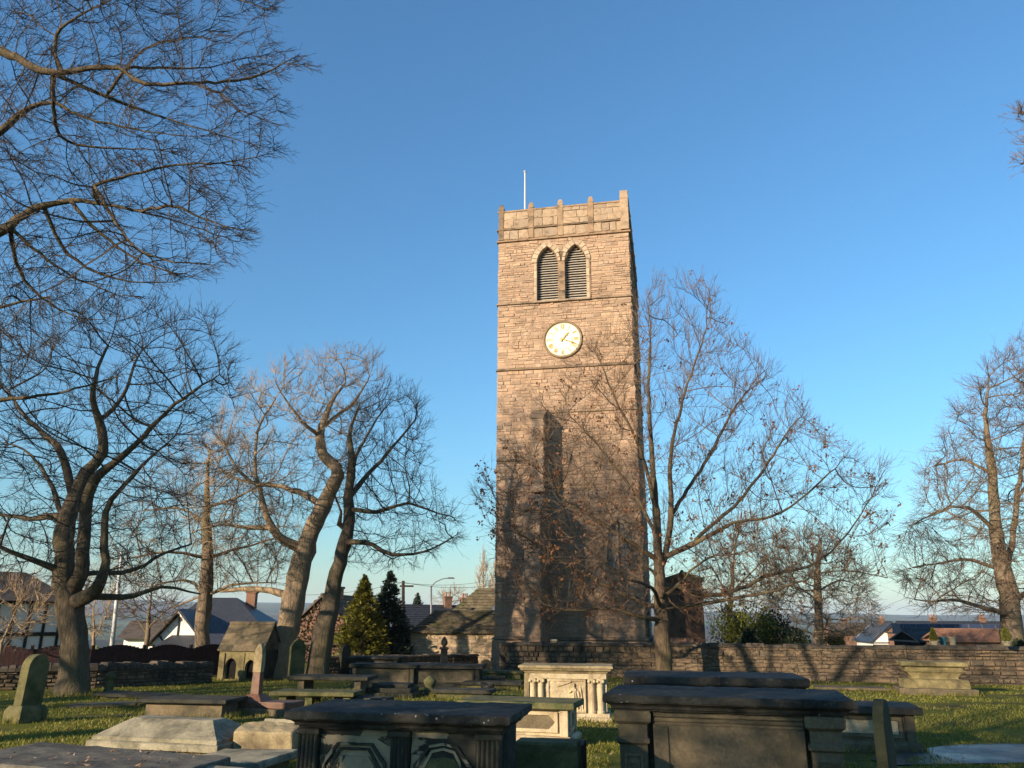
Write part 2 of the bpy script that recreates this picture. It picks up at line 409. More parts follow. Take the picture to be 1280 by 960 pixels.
def crust_mat(name):
    """black weathering crust that has scaled away and left pale stone"""
    m, nt, b = new_mat(name); v = coords(nt)
    n = nse(nt, v, 1.9, 6, 0.6, 0.8); zc = nt.nodes.new('ShaderNodeTexCoord'); sp = nt.nodes.new('ShaderNodeSeparateXYZ')
    nt.links.new(zc.outputs['Object'], sp.inputs[0])
    mask = ramp(nt, n, [(0.515, (0, 0, 0)), (0.53, (1, 1, 1))])
    mm = nse(nt, v, 10, 6, 0.7)
    pale = ramp(nt, mm, [(0.3, (0.20, 0.155, 0.095)), (0.7, (0.36, 0.29, 0.19))])
    dark = ramp(nt, nse(nt, v, 5, 6), [(0.3, (0.016, 0.017, 0.017)), (0.7, (0.06, 0.055, 0.04))])
    nt.links.new(mix(nt, mask, dark, pale), b.inputs['Base Color']); b.inputs['Roughness'].default_value = 0.9
    b.inputs['Specular IOR Level'].default_value = 0.25
    bump(nt, b, math_n(nt, 'SUBTRACT', math_n(nt, 'MULTIPLY', mm, 0.35), mask), 0.7, 0.012)
    return m
M['crust'] = crust_mat('scaling_black_crust')

def ground_mat():
    m, nt, b = new_mat('churchyard_turf'); v = coords(nt, shift=False)
    n1 = nse(nt, v, 0.35, 6, 0.65, 0.5); n2 = nse(nt, v, 7, 8, 0.75)
    g = ramp(nt, n2, [(0.25, (0.055, 0.062, 0.010)), (0.6, (0.14, 0.142, 0.020)), (0.85, (0.24, 0.21, 0.05))])
    d = ramp(nt, n2, [(0.3, (0.045, 0.032, 0.02)), (0.7, (0.11, 0.08, 0.05))])
    c = mix(nt, ramp(nt, n1, [(0.50, (0, 0, 0)), (0.63, (1, 1, 1))]), g, d)
    nt.links.new(c, b.inputs['Base Color']); b.inputs['Roughness'].default_value = 1.0; b.inputs['Specular IOR Level'].default_value = 0.1
    bump(nt, b, n2, 1.0, 0.06)
    return m
M['ground'] = ground_mat()
def hill_mat():
    m, nt, b = new_mat('far_fields'); v = coords(nt, (1, 0.6, 1), False)
    vo = nt.nodes.new('ShaderNodeTexVoronoi'); vo.inputs['Scale'].default_value = 0.004; nt.links.new(v, vo.inputs['Vector'])
    c = mix(nt, 0.5, ramp(nt, nse(nt, v, 0.01, 5), [(0.35, (0.035, 0.05, 0.02)), (0.65, (0.10, 0.115, 0.045))]), vo.outputs['Color'], 'SOFT_LIGHT')
    hs = nt.nodes.new('ShaderNodeHueSaturation'); hs.inputs['Saturation'].default_value = 0.6; nt.links.new(c, hs.inputs['Color'])
    nt.links.new(hs.outputs[0], b.inputs['Base Color']); b.inputs['Roughness'].default_value = 1.0; b.inputs['Specular IOR Level'].default_value = 0.0
    return m
M['hills'] = hill_mat()
def path_mat():
    m, nt, b = new_mat('damp_path'); v = coords(nt, shift=False)
    n = nse(nt, v, 18, 8, 0.7); n2 = nse(nt, v, 1.1, 4)
    nt.links.new(ramp(nt, n, [(0.3, (0.03, 0.03, 0.032)), (0.7, (0.075, 0.073, 0.07))]), b.inputs['Base Color'])
    nt.links.new(ramp(nt, n2, [(0.35, (0.25,)*3), (0.65, (0.6,)*3)]), b.inputs['Roughness'])
    bump(nt, b, n, 0.5, 0.01); return m
M['path'] = path_mat()
# ------------------------------------------------------------------ ground
def terrain(x, y):
    if y < 60: return gz(x, y)
    z = -SLOPE * 60 - 0.05 * (min(y, 560) - 60)
    if y > 900:
        t = min(1, (y - 900) / 3600); t = t * t * (3 - 2 * t)
        q = x / y
        q = max(-0.6, min(0.6, q)); H = 66 - 50 * q + 16 * noise.noise(Vector((q * 4, 1.3, 0))) + 6 * noise.noise(Vector((q * 14, 4.3, 0)))
        z += t * (H + 26)
        z += min(1, (y - 900) / 900) * 9 * noise.noise(Vector((x * 0.0016, y * 0.0016, 0)))
    return z

def build_ground():
    ys = np.concatenate([np.arange(-60, 4, 4.0), np.arange(4, 40, 0.6), np.arange(40, 80, 2.5), np.geomspace(82, 9000, 70)])
    xs1 = np.concatenate([np.arange(0, 22, 0.6), np.arange(22, 60, 3.0), np.geomspace(62, 7500, 48)])
    xs = np.concatenate([-xs1[::-1][:-1], xs1])
    V = np.array([(x, y, terrain(x, y)) for y in ys for x in xs], dtype=np.float32)
    nx, ny = len(xs), len(ys)
    i = np.arange(nx - 1)[None, :] + nx * np.arange(ny - 1)[:, None]
    Fq = np.stack([i, i + 1, i + 1 + nx, i + nx], -1).reshape(-1, 4)
    me = np_mesh('ground', V, Fq, M['ground'], True)
    me.materials.append(M['hills'])
    far = np.repeat((ys[:-1] > 75)[:, None], nx - 1, 1).ravel().astype(np.int32)
    me.polygons.foreach_set('material_index', far)
    tag(link('ground', me), kind='structure')
build_ground()

# ------------------------------------------------------------------ stone helpers
def course_stones(x0, x1, z0, z1, hmin, hmax, lmin, lmax, rng, skip=None, gap=0.012):
    """rows of stones over a rectangle; skip(za,zb) gives blocked x intervals"""
    out = []; z = z0
    while z < z1 - 0.02:
        h = rng.uniform(hmin, hmax)
        if z1 - (z + h) < hmin * 0.6: h = z1 - z
        blocks = sorted(skip(z, z + h)) if skip else []
        spans, cur = [], x0
        for a, b in blocks:
            if a > cur: spans.append((cur, min(a, x1)))
            cur = max(cur, b)
        if cur < x1: spans.append((cur, x1))
        for a, b in spans:
            x = a
            while x < b - 0.03:
                l = rng.uniform(lmin, lmax) * (1.25 if rng.random() < 0.2 else 1)
                if b - (x + l) < lmin * 0.6: l = b - x
                out.append((x + gap * rng.uniform(0.3, 1), x + l - gap * rng.uniform(0.3, 1), z + gap * rng.uniform(0.2, 1), z + h - gap * rng.uniform(0.2, 1)))
                x += l
        z += h
    return out

def stones_np(rects, rng, dmin=0.01, dmax=0.05, ch=0.02, back=0.03, tilt=0.18):
    """each stone: rough chamfered block proud of y=0 (towards -y). Returns V (n,8,3), F"""
    R = np.array(rects); n = len(R); d = rng.uniform(dmin, dmax, n)
    j = lambda s: rng.normal(0, s, n)
    c = np.minimum(ch, 0.25 * np.minimum(R[:, 1] - R[:, 0], R[:, 3] - R[:, 2]))
    V = np.zeros((n, 8, 3))
    for k, (ix, iz) in enumerate(((0, 2), (1, 2), (1, 3), (0, 3))):
        sx = 1 if ix == 0 else -1; sz = 1 if iz == 2 else -1
        V[:, k] = np.stack([R[:, ix] + j(0.004), np.full(n, back), R[:, iz] + j(0.004)], -1)
        V[:, k + 4] = np.stack([R[:, ix] + sx * c + j(0.005), -d + j(dmax * tilt), R[:, iz] + sz * c + j(0.005)], -1)
    q = np.array([(4, 5, 6, 7), (0, 1, 5, 4), (1, 2, 6, 5), (2, 3, 7, 6), (3, 0, 4, 7)])
    Fq = (np.arange(n)[:, None, None] * 8 + q[None]).reshape(-1, 4)
    return V, Fq

def stone_block(rng, w, h, d, rough=0.012):
    """one irregular block centred on the origin (26 vertices lofted)"""
    mb = MB(); rings = []
    for y, s in ((d/2, 1.0), (-d/2*0.7, 1.0), (-d/2, 0.86)):
        ring = []
        for (a, b) in ((-1,-1),(0,-1.02),(1,-1),(1.02,0),(1,1),(0,1.02),(-1,1),(-1.02,0)):
            ring.append((a*w/2*s + rng.normal(0, rough), y + rng.normal(0, rough*0.6), b*h/2*s + rng.normal(0, rough)))
        rings.append(ring)
    return mb.loft(rings)

def place_stones(rects, rng, mat, parent, name='stone', variants=6, depth=0.14, y=0.0, proud=(0.0, 0.03), M4=None):
    """each stone an object sharing one of a few meshes"""
    base = []
    for k in range(variants):
        o = stone_block(rng, 1, 1, 1, 0.03).build(name, mat); me = o.data; bpy.data.objects.remove(o); base.append(me)
    for (a, b, c, d) in rects:
        o = bpy.data.objects.new(name, base[rng.integers(variants)]); COL.objects.link(o); o.parent = parent
        o.location = ((a+b)/2, y - rng.uniform(*proud), (c+d)/2)
        o.scale = (b-a, depth, d-c)
        if M4 is not None: o.matrix_local = M4 @ Matrix.LocRotScale(o.location, None, o.scale)

# ------------------------------------------------------------------ tower
TA = math.radians(-11.3); TW, TD = 7.15, 10.8
T_MID = Vector((2.74, 38.70, -0.78))
tower = thing('church_tower', T_MID, TA, 'tall square gritstone church tower with white clock face and twin louvred windows', 'tower')
TB = -T_MID.z                                  # world z + TB = height above the tower's foot
ex, ey = Vector((math.cos(TA), math.sin(TA), 0)), Vector((-math.sin(TA), math.cos(TA), 0))
def face_at(u, v):
    r = ray(u, v); t = (T_MID - Vector((0, 0, EYE))).dot(ey) / r.dot(ey)
    p = Vector((0, 0, EYE)) + r * t
    return (p - T_MID).dot(ex), p.z + TB
hw = TW / 2
Z_PLINTH, Z_LOW, Z_BUTT, Z_CLOCK, Z_SILL, Z_PAR, Z_MIDP, Z_TOP = 0.72+TB, 9.35+TB, 11.95+TB, 14.2+TB, 17.95+TB, 21.7+TB, 22.45+TB, 23.7+TB
rt = np.random.default_rng(3)
wx1, wz_sill = face_at(684.5, 371); wx2, _ = face_at(720, 369)
_, wz_sp = face_at(684, 328); _, wz_ap = face_at(684, 308)
W_HW = 0.58
wz_sill = Z_SILL + 0.10
wins = [(wx1, W_HW), (wx2, W_HW)]
ckx, ckz = face_at(703.5, 424.5); CK_R = 0.96
lw_x, _ = face_at(772, 690); lw_z0, lw_zs, lw_za, lw_hw = 4.1+TB, 5.5+TB, 6.3+TB, 0.5
# core: a shell plate with the window openings in front of a solid
holes = [arch(x, wz_sill, wz_sp, wz_ap, h) for x, h in wins] + [arch(lw_x, lw_z0, lw_zs, lw_za, lw_hw)]
mb = plate([[(-hw, 0), (hw, 0), (hw, Z_TOP - 0.2), (-hw, Z_TOP - 0.2)]] + holes, 0.0, 0.62)
mb.box(-hw + 0.01, hw - 0.01, 0.62, TD, 0, Z_PAR + 0.9)
mb.build('wall', M['mortar'], tower)
def arch_half(z, zs, za, h):
    if z <= zs: return h
    if z >= za: return -1
    H = za - zs; R = (h*h + H*H) / (2*h); return h - R + math.sqrt(max(0, R*R - (z - zs)**2))
SUR = 0.30
bt_x0, _ = face_at(667, 560); bt_x1, _ = face_at(684, 560)
bt_xc = (bt_x0 + bt_x1) / 2; bt_h = 0.36
def skip_front(za, zb):
    out = []
    if zb > wz_sill - 0.02 and za < wz_ap + 0.30:
        zm = (za + zb) / 2
        for x, h in wins:
            e = arch_half(max(za, wz_sill), wz_sp, wz_ap + 0.38, h + SUR)
            if zm > wz_sp: e = max(arch_half(zm, wz_sp, wz_ap + 0.40, h + SUR + 0.02), -1)
            else: e = h + 0.17
            if e > 0: out.append((x - e, x + e))
        if zm < wz_sp + 0.6 and len(out) == 2: out = [(out[0][0], out[1][1])]
    if za < lw_za + 0.1 and zb > lw_z0 - 0.12:
        e = lw_hw + 0.16; out.append((lw_x - e, lw_x + e))
    if za < Z_BUTT - 0.25: out.append((bt_xc - bt_h + 0.01, bt_xc + bt_h - 0.01))
    d = max(0, abs((za+zb)/2 - ckz) - 0.1)
    if d < CK_R: e = math.sqrt(CK_R**2 - d*d) * 0.96; out.append((ckx - e, ckx + e))
    return out
def tower_face(width, skip, zones):
    rs = []
    for z0, z1 in zones:
        rs += course_stones(-width/2, width/2, z0, z1, 0.10, 0.22, 0.18, 0.62, rt, skip, 0.009)
    return rs
zones = [(Z_PLINTH + 0.16, Z_CLOCK), (Z_CLOCK + 0.16, Z_SILL), (Z_SILL + 0.16, Z_PAR)]
allV, allF, n0 = [], [], 0
for side in range(4):
    w = TW if side % 2 == 0 else TD
    rs = tower_face(w, skip_front if side == 0 else None, zones) + course_stones(-w/2 - 0.1, w/2 + 0.1, 0, Z_PLINTH, 0.26, 0.42, 0.4, 1.0, rt)
    V, Fq = stones_np(rs, rt, 0.004, 0.045, 0.012, 0.05, 0.16)
    pl = (np.array(rs)[:, 3] <= Z_PLINTH)
    V[pl, :, 1] -= 0.12
    a = side * math.pi / 2
    R2 = np.array([[math.cos(a), -math.sin(a)], [math.sin(a), math.cos(a)]])
    ctr = np.array([0, TD / 2]); half = TD/2 if side % 2 == 0 else TW/2
    loc = V[:, :, :2].copy(); loc[:, :, 1] -= half
    V[:, :, :2] = loc @ R2.T + ctr
    allV.append(V.reshape(-1, 3)); allF.append(Fq + n0); n0 += V.shape[0] * 8
me = np_mesh('stonework', np.concatenate(allV), np.concatenate(allF), M['tower'])
tag(link('stonework', me, tower), kind='stuff')
# plinth core, string courses running round
MB().box(-hw - 0.1, hw + 0.1, -0.1, TD + 0.1, -0.6, Z_PLINTH - 0.01).build('plinth', M['mortar'], tower)
def string_course(name, z, h, out, x0=None, x1=None, slope=0.05):
    if x0 is None:
        b = MB().rects([(hw + 0.01, TD/2 + 0.01, z), (hw + out, TD/2 + out, z + 0.03), (hw + out, TD/2 + out, z + h - slope), (hw + 0.015, TD/2 + 0.015, z + h)], 0, TD/2)
    else:
        b = MB().prismx([(0.02, z), (-out, z + 0.03), (-out, z + h - slope), (0.02, z + h)], x0, x1)
    b.build(name, M['ashlar'], tower, cell=0.5, worn=0.012, wscale=2.5)
string_course('string_course', Z_PLINTH, 0.17, 0.16, slope=0.12)
string_course('string_course', Z_CLOCK, 0.15, 0.09)
string_course('string_course', Z_SILL, 0.14, 0.09)
string_course('string_course', Z_PAR, 0.17, 0.11)
string_course('string_course', Z_LOW, 0.16, 0.12, -hw, bt_xc - bt_h)
string_course('string_course', Z_BUTT - 0.16, 0.14, 0.10, bt_xc + bt_h, hw + 0.08)
# buttress in two stages with sloping tops
bm_ = MB()
bm_.prismx([(0.03, 8.4), (-1.12, 8.4), (-1.12, Z_BUTT - 0.62), (0.03, Z_BUTT - 0.02)], bt_xc - bt_h + 0.03, bt_xc + bt_h - 0.03)
bm_.prismx([(0.03, 0.0), (-2.5, 0.0), (-2.5, 7.4), (0.03, 8.75)], bt_xc - bt_h, bt_xc + bt_h)
butt = bm_.build('buttress', M['mortar'], tower)
bv, bf, n0 = [], [], 0
for (z0, z1, yfront, hh) in ((8.8, Z_BUTT - 0.66, -1.12, bt_h - 0.02), (0.05, 7.4, -2.5, bt_h)):
    rs = course_stones(bt_xc - hh, bt_xc + hh, z0, z1, 0.12, 0.24, 0.2, 0.5, rt, None, 0.006)
    V, Fq = stones_np(rs, rt, 0.004, 0.035, 0.012, 0.05, 0.14); V[:, :, 1] += yfront
    bv.append(V.reshape(-1, 3)); bf.append(Fq + n0); n0 += len(V) * 8
    for sgn in (-1, 1):
        rs = course_stones(yfront, 0.0, z0, z1, 0.12, 0.24, 0.25, 0.6, rt, None, 0.006)
        V, Fq = stones_np(rs, rt, 0.004, 0.035, 0.012, 0.05, 0.14)
        W2 = V.copy(); W2[:, :, 0] = bt_xc + sgn * (hh - V[:, :, 1]); W2[:, :, 1] = V[:, :, 0]
        if sgn > 0: Fq = Fq
        bv.append(W2.reshape(-1, 3)); bf.append(Fq + n0); n0 += len(V) * 8
tag(link('stonework', np_mesh('stonework', np.concatenate(bv), np.concatenate(bf), M['tower']), butt), kind='stuff')
MB().prismx([(0.02, Z_BUTT - 0.02), (-1.20, Z_BUTT - 0.66), (-1.20, Z_BUTT - 0.54), (0.02, Z_BUTT + 0.10)], bt_xc - bt_h - 0.02, bt_xc + bt_h + 0.02).build('weathering', M['ashlar'], butt, cell=0.3, worn=0.01)
MB().prismx([(-1.08, 8.14), (-2.6, 7.32), (-2.6, 7.44), (-1.08, 8.28)], bt_xc - bt_h - 0.04, bt_xc + bt_h + 0.04).build('weathering', M['ashlar'], butt, cell=0.3, worn=0.01)
# belfry windows: near-black panel painted as the unlit inside, louvre slats, jambs, voussoirs, sill
for wi, (x, h) in enumerate(wins):
    w = MB().box(x - h - 0.02, x + h + 0.02, 0.56, 0.60, wz_sill, wz_ap).build('belfry_dark_panel', M['dark_inside'], tower)
    z = wz_sill + 0.04; k = 0
    sm = {}
    while z < wz_ap - 0.12:
        e = min(arch_half(z, wz_sp, wz_ap, h), arch_half(z + 0.1, wz_sp, wz_ap, h)) - 0.005
        if e > 0.06:
            b = MB().prismx([(0.20, z - 0.04), (0.225, z - 0.055), (0.40, z + 0.085), (0.375, z + 0.10)], x - e, x + e)
            b.build('louvre_slat', M['louvre'], w)
        z += 0.145
    for sgn in (-1, 1):
        if (wi == 0 and sgn == 1) or (wi == 1 and sgn == -1): continue
        z = wz_sill
        while z < wz_sp - 0.05:
            hh = min(rt.uniform(0.35, 0.6), wz_sp - z)
            if wz_sp - z - hh < 0.2: hh = wz_sp - z
            xa, xb = (x - h - 0.17, x - h) if sgn < 0 else (x + h, x + h + 0.17)
            MB().box(xa + 0.003, xb - 0.003, -0.035, 0.5, z + 0.006, z + hh - 0.006).build('jamb_stone', M['voussoir'], tower, bevel=0.012)
            z += hh
    H = wz_ap - wz_sp; R = (h*h + H*H) / (2*h); aE = math.asin(H / R); nv = 5
    for sgn in (-1, 1):
        for k in range(nv):
            a0, a1 = aE * k / nv + 0.012, aE * (k + 1) / nv - 0.012
            if (wi == 0 and sgn == 1 or wi == 1 and sgn == -1) and k < 2: t = 0.15
            else: t = 0.26 + rt.uniform(-0.03, 0.04)
            cx = x + sgn * (h - R)
            q = [(cx + sgn * rr * math.cos(a), wz_sp + rr * math.sin(a)) for rr, a in ((R, a0), (R + t, a0), (R + t, a1), (R, a1))]
            if sgn < 0: q = q[::-1]
            MB().prism(q, -0.05 - rt.uniform(0, 0.02), 0.5).build('voussoir', M['voussoir'], tower, bevel=0.012)
mx0, mx1 = wx1 + W_HW, wx2 - W_HW
z = wz_sill
while z < wz_sp - 0.05:
    hh = 0.55 if wz_sp - z > 0.8 else wz_sp - z
    MB().box(mx0 + 0.003, mx1 - 0.003, -0.03, 0.5, z + 0.005, z + hh - 0.005).build('mullion_stone', M['ashlar'], tower, bevel=0.012)
    z += hh
MB().prism([(mx0, wz_sp), (mx1, wz_sp), ((mx0+mx1)/2 + 0.42, wz_sp + 0.62), ((mx0+mx1)/2 - 0.42, wz_sp + 0.62)], 0.0, 0.3).build('spandrel', M['ashlar'], tower)
MB().box(wx1 - W_HW - 0.2, wx2 + W_HW + 0.2, -0.16, 0.5, wz_sill - 0.10, wz_sill).build('sill', M['pale_ashlar'], tower, bevel=0.015)
# hood moulding down the right-hand window
MB().tube([(wx2 + W_HW + 0.21, -0.03, wz_sill + 0.05), (wx2 + W_HW + 0.21, -0.03, wz_sp)], 0.035, 6).build('shaft', M['ashlar'], tower)
# lower window
lwd = MB().prism(arch(lw_x, lw_z0, lw_zs, lw_za, lw_hw - 0.01), 0.30, 0.33).build('lower_window', M['pale_glass'], tower)
MB().box(lw_x - 0.05, lw_x + 0.05, 0.18, 0.32, lw_z0, lw_za - 0.05).build('mullion', M['pale_ashlar'], lwd)
for z in np.arange(lw_z0 + 0.3, lw_za - 0.3, 0.3):
    MB().box(lw_x - lw_hw + 0.01, lw_x + lw_hw - 0.01, 0.28, 0.295, z, z + 0.02).build('glazing_bar', M['lead'], lwd)
pl_ = plate([arch(lw_x, lw_z0 - 0.14, lw_zs, lw_za + 0.2, lw_hw + 0.17), arch(lw_x, lw_z0, lw_zs, lw_za, lw_hw)], -0.04, 0.2)
pl_.build('surround', M['pale_ashlar'], lwd)
px_, pz_ = face_at(747, 787)
MB().box(px_ - 0.2, px_ + 0.2, -0.09, -0.02, pz_ - 0.28, pz_ + 0.28).build('notice_panel', M['pale_ashlar'], tower, bevel=0.01)
# clock
clk = MB().loft([[(ckx + r*math.cos(2*math.pi*i/48), y, ckz + r*math.sin(2*math.pi*i/48)) for i in range(48)] for r, y in ((CK_R, 0.05), (CK_R, -0.06))]).build('clock', M['clock_face'], tower)
MB().loft([[(ckx + r*math.cos(2*math.pi*i/48), y, ckz + r*math.sin(2*math.pi*i/48)) for i in range(48)] for r, y in ((CK_R - 0.03, 0.04), (CK_R - 0.03, -0.085), (CK_R, -0.12), (CK_R + 0.06, -0.12), (CK_R + 0.09, -0.08), (CK_R + 0.09, 0.04))], False).build('rim', M['clock_rim'], clk, smooth=False)
def ring(r0, r1, y0, y1):
    return MB().loft([[(ckx + r*math.cos(2*math.pi*i/48), y, ckz + r*math.sin(2*math.pi*i/48)) for i in range(48)] for r, y in ((r0, y0), (r0, y1), (r1, y1), (r1, y0))], False)
ring(0.52, 0.545, -0.06, -0.072).build('chapter_ring', M['gold'], clk)
ring(0.885, 0.91, -0.06, -0.072).build('minute_ring', M['gold'], clk)
NUM = ['XII', 'I', 'II', 'III', 'IIII', 'V', 'VI', 'VII', 'VIII', 'IX', 'X', 'XI']
def bar(mb, p, q, w, y0, y1):
    (ax, az), (bx, bz) = p, q; dx, dz = bx - ax, bz - az; L = math.hypot(dx, dz); nx, nz = -dz/L*w/2, dx/L*w/2
    mb.prism([(ax - nx, az - nz), (bx - nx, bz - nz), (bx + nx, bz + nz), (ax + nx, az + nz)][::-1], y0, y1)
for k, s in enumerate(NUM):
    a = math.radians(90 - 30 * k); wds = {'I': 0.055, 'V': 0.11, 'X': 0.11}
    tot = sum(wds[c] for c in s); x = -tot / 2; mb = MB(); h2 = 0.125
    def T(px, pz):
        return (ckx + 0.715*math.cos(a) + px*math.sin(a) + pz*math.cos(a), ckz + 0.715*math.sin(a) - px*math.cos(a) + pz*math.sin(a))
    for c in s:
        w = wds[c]; m = x + w/2
        if c == 'I': bar(mb, T(m, -h2), T(m, h2), 0.034, -0.078, -0.055)
        elif c == 'V': bar(mb, T(m - w*0.38, h2), T(m, -h2), 0.032, -0.078, -0.055); bar(mb, T(m + w*0.38, h2), T(m, -h2), 0.022, -0.0785, -0.0555)
        else: bar(mb, T(m - w*0.38, h2), T(m + w*0.38, -h2), 0.032, -0.078, -0.055); bar(mb, T(m + w*0.38, h2), T(m - w*0.38, -h2), 0.022, -0.0785, -0.0555)
        x += w
    mb.build('numeral', M['gold'], clk)
def hand(name, ang, L, w, y):
    a = math.radians(90 - ang); c, s = math.cos(a), math.sin(a)
    pr = [(-0.16, w*0.9), (-0.02, w*0.5), (0.02, w*0.7), (L*0.55, w*0.55), (L*0.66, w*1.7), (L*0.76, w*0.7), (L, w*0.15)]
    poly = [(ckx + t*c + q*s, ckz + t*s - q*c) for t, q in pr] + [(ckx + t*c - q*s, ckz + t*s + q*c) for t, q in reversed(pr)]
    MB().prism(poly, y, y + 0.012).build(name, M['gold'], clk)
hand('hour_hand', 39, 0.50, 0.05, -0.12)
hand('minute_hand', 112, 0.76, 0.035, -0.15)
# parapet
PIN = [-hw + 0.13, -hw + TW*0.255, -hw + TW*0.485, -hw + TW*0.72, hw - 0.17]
MB().rects([(hw + 0.02, TD/2 + 0.02, Z_PAR + 0.17), (hw + 0.02, TD/2 + 0.02, Z_TOP - 0.12)], 0, TD/2).build('parapet_core', M['mortar'], tower)
MB().rects([(hw + 0.07, TD/2 + 0.07, Z_TOP - 0.12), (hw + 0.09, TD/2 + 0.09, Z_TOP - 0.04), (hw - 0.02, TD/2 - 0.02, Z_TOP)], 0, TD/2).build('parapet_coping', M['ashlar'], tower, cell=0.6, worn=0.012, wscale=2)
MB().rects([(hw + 0.03, TD/2 + 0.03, Z_MIDP - 0.02), (hw + 0.11, TD/2 + 0.11, Z_MIDP), (hw + 0.11, TD/2 + 0.11, Z_MIDP + 0.06), (hw + 0.03, TD/2 + 0.03, Z_MIDP + 0.10)], 0, TD/2).build('string_course', M['ashlar'], tower, cell=0.6, worn=0.012, wscale=2)
side_pin = list(np.linspace(0.15, TD - 0.15, 7))
prs, srs = [], []
for i in range(4):
    a, b = PIN[i] + 0.14, PIN[i+1] - 0.14
    prs += course_stones(a, b, Z_PAR + 0.19, Z_MIDP - 0.03, 0.5, 0.6, 0.35, 0.75, rt)
    prs += course_stones(a, b, Z_MIDP + 0.11, Z_TOP - 0.13, 0.3, 0.55, 0.35, 0.85, rt)
place_stones(prs, rt, M['pale_ashlar'], tower, 'parapet_stone', 8, 0.14, 0.02, (0.0, 0.03))
for i in range(6):
    a, b = side_pin[i] + 0.15, side_pin[i+1] - 0.15
    srs += course_stones(a, b, Z_PAR + 0.19, Z_MIDP - 0.03, 0.5, 0.6, 0.45, 0.9, rt)
    srs += course_stones(a, b, Z_MIDP + 0.11, Z_TOP - 0.13, 0.3, 0.55, 0.45, 0.9, rt)
M4 = Matrix.Translation((hw, 0, 0)) @ Matrix.Rotation(math.pi/2, 4, 'Z')
place_stones(srs, rt, M['ashlar'], tower, 'parapet_stone', 8, 0.14, 0.02, (0.0, 0.03), M4)
def pinnacle(x, y, top, w=0.15, pointed=True):
    b = MB()
    prof = [(w, w, Z_PAR + 0.17), (w, w, Z_TOP + 0.02), (w + 0.02, w + 0.02, Z_TOP + 0.04), (w - 0.01, w - 0.01, top - 0.18)]
    prof += [(w*0.55, w*0.55, top), (w*0.2, w*0.2, top + 0.03)] if pointed else [(w, w, top - 0.03), (w - 0.02, w - 0.02, top)]
    b.rects(prof, x, y).build('pinnacle', M['pale_ashlar'] if not pointed else M['ashlar'], tower, bevel=0.02, cell=0.25, worn=0.012)
for k, x in enumerate(PIN):
    pinnacle(x, 0.06, Z_TOP + (0.52 if k == 4 else 0.40), 0.22 if k == 4 else 0.145, k != 4)
    pinnacle(x, TD - 0.06, Z_TOP + 0.40)
for y in side_pin[1:-1]: pinnacle(hw - 0.06, y, Z_TOP + 0.40); pinnacle(-hw + 0.06, y, Z_TOP + 0.40)
fx, _ = face_at(658, 255)
fp = P(656.3, 216, 41.5) - T_MID
fl = thing('flagpole', T_MID + ex * fp.dot(ex) + ey * fp.dot(ey) + Vector((0, 0, Z_PAR + 0.9)), 0, 'slim white flagpole rising from the tower roof', 'flagpole')
hgt = fp.z - Z_PAR - 0.9
MB().tube([(0, 0, 0), (0, 0, hgt * 0.6), (0, 0, hgt)], [0.06, 0.055, 0.045], 10).build('pole', M['pole_white'], fl)
MB().lathe([(0.02, hgt), (0.09, hgt + 0.05), (0.09, hgt + 0.10), (0.02, hgt + 0.15)], 10).build('truck', M['pole_white'], fl)
MB().box(-0.15, 0.15, -0.15, 0.15, -0.02, 0.1).build('socket', M['lead'], fl)

